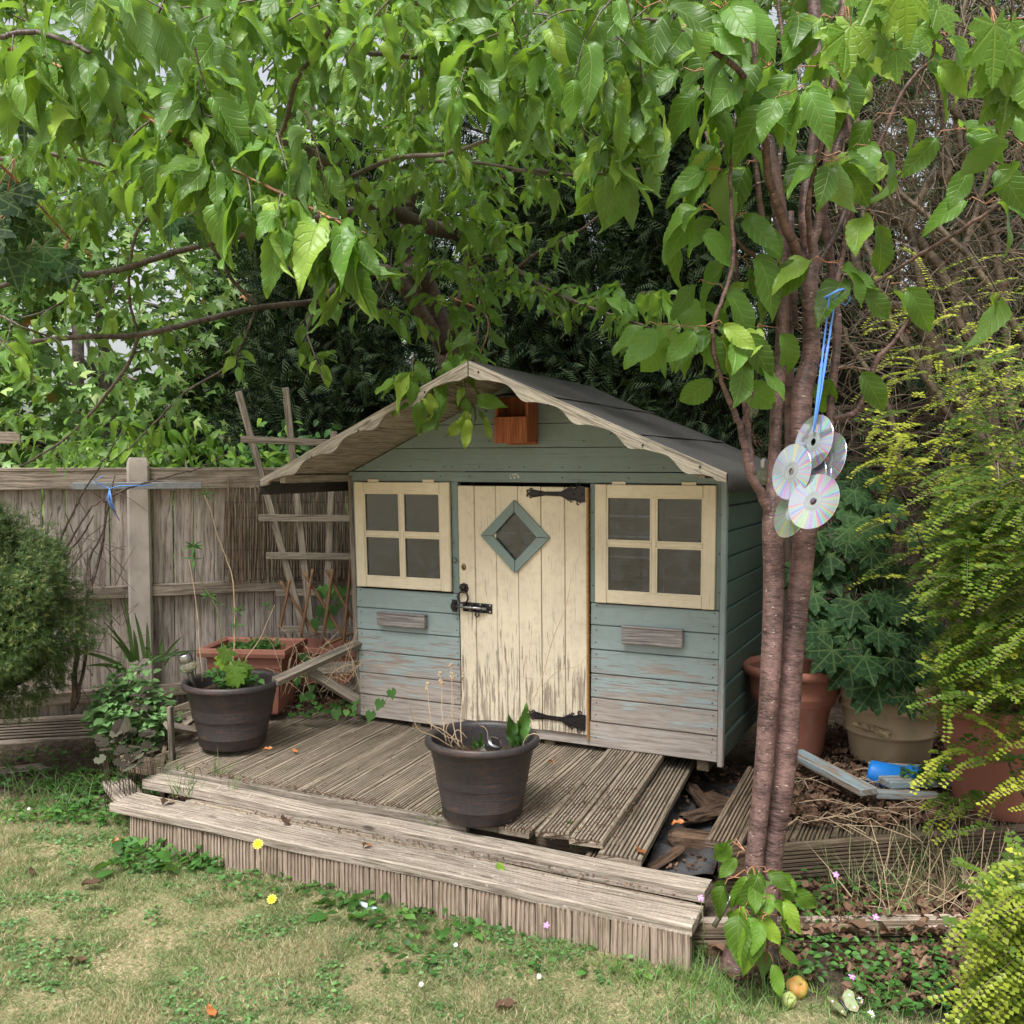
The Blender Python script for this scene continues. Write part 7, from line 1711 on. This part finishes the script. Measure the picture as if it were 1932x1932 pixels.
# blades: tint runs green -> straw
o = np_scatter('lawn_grass', t_blade, mats34(gp, gd, np.array([(Rg.gauss(0, 1), Rg.gauss(0, 1), .3) for _ in gp]), gs), gt, M['grass'], None, rs.randint(0, 3, len(gp))); tag(o, 'short patchy lawn grass, green in places and scorched straw in others', 'grass', kind='stuff')
def tall_grass(label, spots, hmin=.06, hmax=.16, tn=(.05, .45)):
    P = []; Dd = []; S = []; tt = []
    for (x, y, z, n, r) in spots:
        for _ in range(n):
            a = Rg.uniform(0, 6.283); q = r * math.sqrt(Rg.random()); P.append((x + q * math.cos(a), y + q * math.sin(a), z)); b_ = Rg.uniform(0, 6.283); l = Rg.uniform(0, 1.3); Dd.append((math.cos(b_) * l, math.sin(b_) * l, 1)); h = Rg.uniform(hmin, hmax); S.append((h, .0035 * Rg.uniform(.7, 1.3), h)); tt.append(Rg.uniform(*tn))
    o = np_scatter('tall_grass', t_blade[1:], mats34(P, Dd, np.array([(Rg.gauss(0, 1), Rg.gauss(0, 1), .3) for _ in P]), S), tt, M['grass' if tn[0] > .5 else 'grass_green'], None, rs.randint(0, 2, len(P))); tag(o, label, 'grass', kind='stuff')
sp1 = [(*onz(x, y, 0), n, r) for x, y, n, r in ((1310, 1800, 70, .05), (1290, 1830, 110, .07), (1240, 1850, 70, .08), (1350, 1860, 110, .08), (1180, 1860, 40, .06), (1110, 1800, 25, .03), (880, 1740, 25, .04), (680, 1680, 50, .06), (620, 1660, 50, .05), (480, 1690, 15, .04), (1420, 1890, 130, .10), (1330, 1900, 90, .1), (1500, 1880, 90, .12), (1600, 1900, 90, .12), (1700, 1915, 60, .1), (1250, 1910, 60, .1), (940, 1720, 20, .03), (760, 1690, 30, .04), (1050, 1810, 25, .05), (1150, 1830, 40, .05))]
tall_grass('long grass tufts fringing the foot of the step and the cherry trunk', sp1, .03, .085, (.02, .3))
sp2 = [(*onz(x, y, .04), n, r) for x, y, n, r in ((200, 1440, 60, .10), (170, 1490, 50, .08), (120, 1520, 60, .12), (60, 1500, 60, .12), (220, 1480, 40, .05), (20, 1440, 40, .1), (150, 1400, 40, .1))] + [(*onz(x, y, .17), n, r) for x, y, n, r in ((330, 1470, 20, .02), (410, 1470, 18, .012), (350, 1500, 25, .05), (440, 1500, 10, .02), (820, 1560, 12, .015), (865, 1440, 4, .01))]
tall_grass('tufts of long green grass at the left end of the step and in the border', sp2, .05, .16, (.02, .3))
sp3 = [(*onz(x, y, .05), n, r) for x, y, n, r in ((1720, 1700, 60, .15), (1780, 1680, 60, .12), (1640, 1700, 40, .12), (1850, 1640, 30, .1))]
tall_grass('dry straw-coloured grass in the bed in front of the side decking', sp3, .12, .3, (.6, .98))
# clover & weeds on the lawn
cpz = []
while len(cpz) < 7000:
    x, y = Rg.uniform(-2.4, 1.6), Rg.uniform(2.4, 4.4)
    if lawn_w(x, y) < .5: continue
    if n3(x, y, 3.2, 12) + .6 * n3(x, y, 9, 4) < .08: continue
    cpz.append((x, y, soilz(x, y) + Rg.uniform(.004, .016)))
cover('clover', 'small round clover leaves spreading in patches over the lawn', 'clover', cpz, t_oval, .014, 'clover')
def ring(name, label, cat, pts, size, mat, templ, n=7, lay=.4):
    t = []; 
    for (x, y, z) in pts:
        for k in range(n): t.append((x + Rg.uniform(-.03, .03), y + Rg.uniform(-.02, .02), z + Rg.uniform(0, .02)))
    return cover(name, label, cat, t, templ, size, mat, lay=lay)
def scatter_px(reg, n, z=0.0, hz=.03): return [tuple(onz(Rg.uniform(reg[0], reg[1]), Rg.uniform(reg[2], reg[3]), z) + Vector((0, 0, Rg.uniform(0, hz)))) for _ in range(n)]
cover('border_weeds', 'green strawberry and creeping weeds covering the left border', 'weeds', scatter_px((0, 330, 1370, 1500), 1300, .03, .06) + scatter_px((100, 300, 1450, 1560), 420, .02, .05) + scatter_px((0, 200, 1500, 1560), 300, .0, .03), t_oval + t_sedum, .030, 'leaf_weed')
cover('step_weeds', 'green weeds along the foot of the grooved step', 'weeds', scatter_px((220, 420, 1600, 1650), 260, 0, .06) + scatter_px((420, 700, 1650, 1700), 200, 0, .03) + scatter_px((700, 1280, 1740, 1850), 220, 0, .03) + scatter_px((640, 900, 1680, 1760), 110, 0, .04), t_oval, .026, 'leaf_weed')
cover('bed_weeds', 'small herb robert and weed leaves in the bed at lower right', 'weeds', [q for q in scatter_px((1480, 1800, 1780, 1930), 620, .02, .06) if not (.72 < q[0] < .95 and q[1] < 2.70)] + scatter_px((1480, 1700, 1660, 1760), 200, .05, .08) + scatter_px((1740, 1900, 1540, 1640), 120, .1, .06), t_oval, .022, 'leaf_weed')
cover('large_weeds', 'broad dandelion and dock leaves lying limp at the left foot of the step', 'weeds', scatter_px((205, 420, 1590, 1650), 60, .01, .05) + scatter_px((620, 800, 1690, 1740), 24, .01, .02) + scatter_px((770, 990, 1740, 1790), 10, .01, .02), t_dock + t_dead[:1] + t_cherry_far[:2], .07, 'leaf_weed', lay=.6)
cover('leaf_litter', 'brown dead leaves and debris on the side decking round the pots', 'leaf litter', scatter_px((1440, 1860, 1400, 1560), 1500, .21, .02) + scatter_px((1460, 1780, 1370, 1420), 300, .22, .03), t_dead, .038, 'litter', lay=.3)
cover('bed_litter', 'curled brown leaves in the bed below the side decking', 'leaf litter', scatter_px((1450, 1900, 1670, 1770), 500, .055, .02) + scatter_px((1600, 1930, 1790, 1900), 330, .01, .02) + scatter_px((1380, 1520, 1780, 1860), 120, .01, .02), t_dead, .05, 'litter', lay=.4)
cover('hole_litter', 'dark crumbs and dead leaves in the hole between the decks', 'leaf litter', scatter_px((1215, 1400, 1440, 1660), 500, .06, .03) + scatter_px((1290, 1400, 1420, 1520), 120, .1, .03), t_dead, .022, 'litter', lay=.4)
cover('border_litter', 'brown leaf debris in the left border and beneath the broken boards', 'leaf litter', scatter_px((180, 330, 1400, 1470), 150, .05, .03) + scatter_px((520, 690, 1290, 1345), 600, .255, .02) + scatter_px((500, 640, 1250, 1310), 300, .26, .05), t_dead, .026, 'litter', lay=.4)
cr = []
for _ in range(900):
    u, w = Rg.uniform(-.3, 1.6), Rg.choice((Rg.uniform(-.9, -.02), Rg.gauss(-.90, .015), Rg.gauss(-.91, .02))); 
    cr.append(tuple(uw(u, w, deckz(w) + .004)))
for _ in range(500): u = Rg.uniform(1.2, 1.65); w = Rg.uniform(-.90, -.4); cr.append(tuple(uw(u, w, deckz(w) + .018)))
for _ in range(420): cr.append(tuple(uw(Rg.uniform(-.2, 1.95), Rg.gauss(-1.062, .018), .155)))
cover('deck_debris', 'crumbs, bud scales and tiny brown bits scattered over the decking boards', 'debris', cr, t_dead, .009, 'litter', lay=.3)
# straw stems in litter
b = MB()
for i in range(70):
    p = onz(Rg.uniform(1480, 1820), Rg.uniform(1440, 1560), .235); a = Rg.gauss(-.2, .6); L = Rg.uniform(.06, .28); d = Vector((math.cos(a), math.sin(a), 0)); b.tube([p, p + d * L * .5 + Vector((0, 0, .02)), p + d * L], .0014, 4, cap=False)
for i in range(60):
    p = onz(Rg.uniform(1650, 1880), Rg.uniform(1650, 1740), .06); a = Rg.uniform(0, 3.1); L = Rg.uniform(.1, .34); d = Vector((math.cos(a) * .6, Rg.uniform(-.2, .2), math.sin(a))); b.tube([p, p + d * L * .5 + Vector((.01, 0, .01)), p + d * L], .0013, 4, cap=False)
for i in range(50):
    p = V3(Rg.uniform(530, 680), Rg.uniform(1260, 1320), Rg.uniform(4.5, 4.8)); a = Rg.uniform(.3, 2.6); L = Rg.uniform(.1, .3); d = Vector((math.cos(a), 0, math.sin(a))); b.tube([p, p + d * L * .5 + Vector((0, 0, .02)), p + d * L + Vector((0, 0, -.03))], .0013, 4, cap=False)
o = b.build('straw_stems', M['stalk']); tag(o, 'thin dry straw stems strewn through the leaf litter and by the broken boards', 'straw', kind='stuff')
# larger single dead leaves
for i, (x, y, z, s_, lab) in enumerate(((1265, 1555, .208, .05, 'curled orange leaf on the edge of the slipped board beside the hole'), (1218, 1612, .185, .05, 'small orange leaf at the near end of the slipped board'), (1045, 1435, .255, .05, 'orange leaf fragments under the playhouse door'), (495, 1415, .222, .045, 'reddish leaf standing on the decking right of the left pot'), (560, 1420, .226, .04, 'small orange leaf lying on the middle of the decking'), (330, 1508, .162, .07, 'brown curled leaf at the left end of the step'), (210, 1590, .01, .06, 'flat orange leaf on the grass at the left of the step'), (62, 1650, .01, .045, 'pale tan leaf on the far left of the lawn'), (165, 1800, .012, .07, 'dry folded brown leaf in the middle left of the lawn'), (150, 1670, .012, .07, 'dark brown leaf heap on the lawn left of the step'), (405, 1920, .012, .05, 'small red-brown leaf at the bottom edge of the lawn'), (700, 1590, .155, .05, 'rust-coloured leaf lying on the step near its middle'), (930, 1900, .01, .06, 'dry brown leaf on the grass at bottom centre'), (545, 1555, .158, .06, 'brown flake on the front step above the first dandelion'), (1400, 1755, .08, .06, 'orange leaf propped by the metal tube at the cherry base'))):
    me_ = templ_mesh('dead_leaf', t_dead[i % 3], M['orange_leaf'] if 'orange' in lab or 'rust' in lab or 'red' in lab else M['litter'])
    p = onz(x, y, z + .006); o = inst('dead_leaf', me_, frame(p, (math.cos(i * 2.1), math.sin(i * 2.1), .05), (.1 * math.sin(i), -.2, 1)) @ Matrix.Diagonal((s_, s_, s_, 1))); tag(o, lab, 'dead leaf')
for i, (x, y, z, s_, lab) in enumerate(((880, 1545 - 0, .25, .06, ''), (1110, 1600, .175, .06, 'pale green fallen leaf beside the slipped board'), (935, 1630, .150, .06, 'green curled leaf lying on the grooved step'), (1075, 1555, .222, .05, 'small yellow-green leaf on the rotten deck board end'))):
    if not lab: continue
    me_ = templ_mesh('fallen_leaf', t_cherry_near[i], M['leaf_young']); p = onz(x, y, z + .006); o = inst('fallen_leaf', me_, frame(p, (math.cos(i * 2.6), math.sin(i * 2.6), .1), (.2, -.3, 1)) @ Matrix.Diagonal((s_, s_, s_, 1))); tag(o, lab, 'fallen leaf')
# flowers
def flower(kind, x, y, zb, lab, ht=.0, r=.018, Y=None):
    base = onz(x, y, zb) if Y is None else Vector((V3(x, y, Y).x, Y, 0)); top = base + Vector((0, 0, ht)) if Y is None else V3(x, y, Y)
    t = thing(kind, lab, 'flower', tuple(base)); b = MB(); b.tube([base, (base + top) / 2 + Vector((.012, 0, 0)), top], .0014, 5); b.build('stalk', M['stem_green'], t, world=True)
    pm, npet, cm = {'dandelion_flower': ('petal_yellow', 22, 'petal_yellow'), 'daisy': ('petal_white', 18, 'petal_yellow'), 'cranesbill_flower': ('petal_pink', 5, 'petal_white')}[kind]
    Fm = frame(top, (1, 0, 0), (0, -.75, .65)); b = MB(); w_ = .16 if npet > 6 else .34
    for k in range(npet):
        a = 6.283 * k / npet; rr = r * (1 if k % 2 or npet < 6 else .8); c_, s_ = math.cos(a), math.sin(a); q = lambda l, ww, z_: (l * c_ - ww * s_, l * s_ + ww * c_, z_)
        b.add([q(.12 * rr, 0, .001), q(.6 * rr, -w_ * rr, .004), q(rr, -w_ * .6 * rr, .002 + .002 * (k % 2)), q(rr, w_ * .6 * rr, .002 + .002 * (k % 2)), q(.6 * rr, w_ * rr, .004)], [(0, 1, 2, 3, 4)], None, Fm)
    b.build('petals', M[pm], t, world=True); b = MB(); b.lathe([(0, .006), (r * .22, .005), (r * .28, .001)], Fm, 10); b.build('flower_centre', M[cm], t, world=True)
flower('dandelion_flower', 487, 1593, 0, 'yellow dandelion-like flower on a stalk against the grooved step', r=.019, Y=3.38)
flower('dandelion_flower', 513, 1697, 0, 'yellow dandelion-like flower low on the lawn in front of the step', r=.017, Y=3.25)
for (x, y, lab) in ((55, 1533, 'white flower low at the left edge of the lawn'), (860, 1792, 'tiny white daisy in front of the step, left of the other daisies'), (1017, 1852, 'tiny white daisy on the lawn below the middle of the step'), (795, 1867, 'pale tiny daisy bud near the bottom centre of the lawn'), (1622, 1899, 'white daisy at the bottom right near the butterfly ornament'), (1643, 1925, 'white daisy cut by the bottom edge at right')):
    flower('daisy', x, y, 0, lab, .015, .007 if x < 1500 else .011)
for (x, y, Y, lab) in ((1031, 1746, 2.95, 'pink cranesbill flower in front of the right half of the step'), (963, 1790, 2.95, 'pink cranesbill flower lowest in front of the step'), (1322, 1695, 2.86, 'pink cranesbill flower at the right end of the step'), (1577, 1651, 2.95, 'pink cranesbill flower against the side decking face'), (1652, 1731, 2.85, 'pink cranesbill flower above the bed edging'), (1607, 1843, 2.7, 'pink cranesbill flower below the bed edging')):
    flower('cranesbill_flower', x, y, 0, lab, 0, .010, Y)
# apples, butterfly ornament, tube, bottle
M['apple'] = plain('rotting_apple', (.45, .16, .05), .5, 0, .4, .95, 34, (.30, .36, .07), .5, 60)
M['apple_green'] = plain('green_apple', (.28, .36, .12), .4, 0, .4, .6, 40, (.4, .25, .1))
for (x, y, r, m_, lab) in ((1503, 1880, .031, 'apple', 'large rotting orange-brown apple in the weeds by the cherry base'), (1578 - 0, 1893 - 0, 0, '', ''), (1582, 1640, 0, '', ''), (1495, 1900, .0, '', ''), (1583, 1900, 0, '', ''), (1488, 1899, .022, 'apple_green', 'smaller green apple below the rotting apple')):
    if r: b = MB(); b.lathe([(0, -r * .8), (r * .5, -r * .85), (r * .9, -r * .45), (r, 0), (r * .85, r * .6), (r * .4, r * .82), (.08 * r, r * .7), (0, r * .66)], None, 24, fn=lambda q, z, a: (q * (1 + .05 * math.sin(a * 5)), z)); b.tube([(0, 0, r * .66), (.002, 0, r * 1.1)], .0015, 5); p = onz(x, y, 0); o = b.build('apple', M[m_]); o.location = (p.x, p.y, r * .8); o.rotation_euler = (.6, .3, 0); tag(o, lab, 'apple')
bf = thing('butterfly_ornament', 'small metal butterfly ornament with eye-spot wings in the weeds at bottom right', 'ornament', tuple(onz(1590, 1905, .02)), .4); bf.rotation_euler = (.5, 0, .5)
M['wing'] = plain('butterfly_wing', (.16, .24, .10), .4, 0, .5, .8, 60, (.16, .05, .04)); M['spot'] = plain('wing_spot', (.7, .68, .6), .4)
for s_ in (-1, 1):
    b = MB(); b.plate([(s_ * .004, .0), (s_ * .018, .028), (s_ * .042, .036), (s_ * .050, .022), (s_ * .040, .004), (s_ * .036, -.018), (s_ * .022, -.026), (s_ * .008, -.014)], .0015, T(0, 0, .01) @ RY(-s_ * .35)); w_ = b.build('wing', M['wing'], bf)
    for (x, y) in ((.034, .020), (.024, -.012)): b = MB(); b.lathe([(0, .0022), (.0025, .0018), (.0032, .0008)], T(0, 0, .01) @ RY(-s_ * .35) @ T(s_ * x, y, 0), 12); b.build('eye_spot', M['spot'], w_)
b = MB(); b.tube([(0, -.022, .01), (0, -.005, .012), (0, .015, .013), (0, .026, .012)], [.002, .004, .0035, .002], 8); [b.tube([(0, .026, .013), (s_ * .006, .036, .018), (s_ * .012, .042, .022)], .0007, 4) for s_ in (-1, 1)]; b.build('body', M['iron'], bf)
b = MB(); p0, p1 = V3(1347, 1748, 2.78), V3(1394, 1665, 2.84); b.tube([p0, p1], .0075, 12); o = b.build('metal_tube', M['steel']); tag(o, 'thin metal tube leaning behind the suckers at the right end of the step', 'tube')
b = MB(); p0, p1 = onz(668, 1700, .012), onz(712, 1717, .012); b.tube([p0, p0.lerp(p1, .3), p0.lerp(p1, .8), p1], [.004, .009, .010, .006], 10); o = b.build('plastic_scrap', M['sheetclear'] if 'sheetclear' in M else plain('clear_scrap', (.5, .6, .68), .25)); tag(o, 'crumpled clear plastic scrap on the grass in front of the step', 'litter')
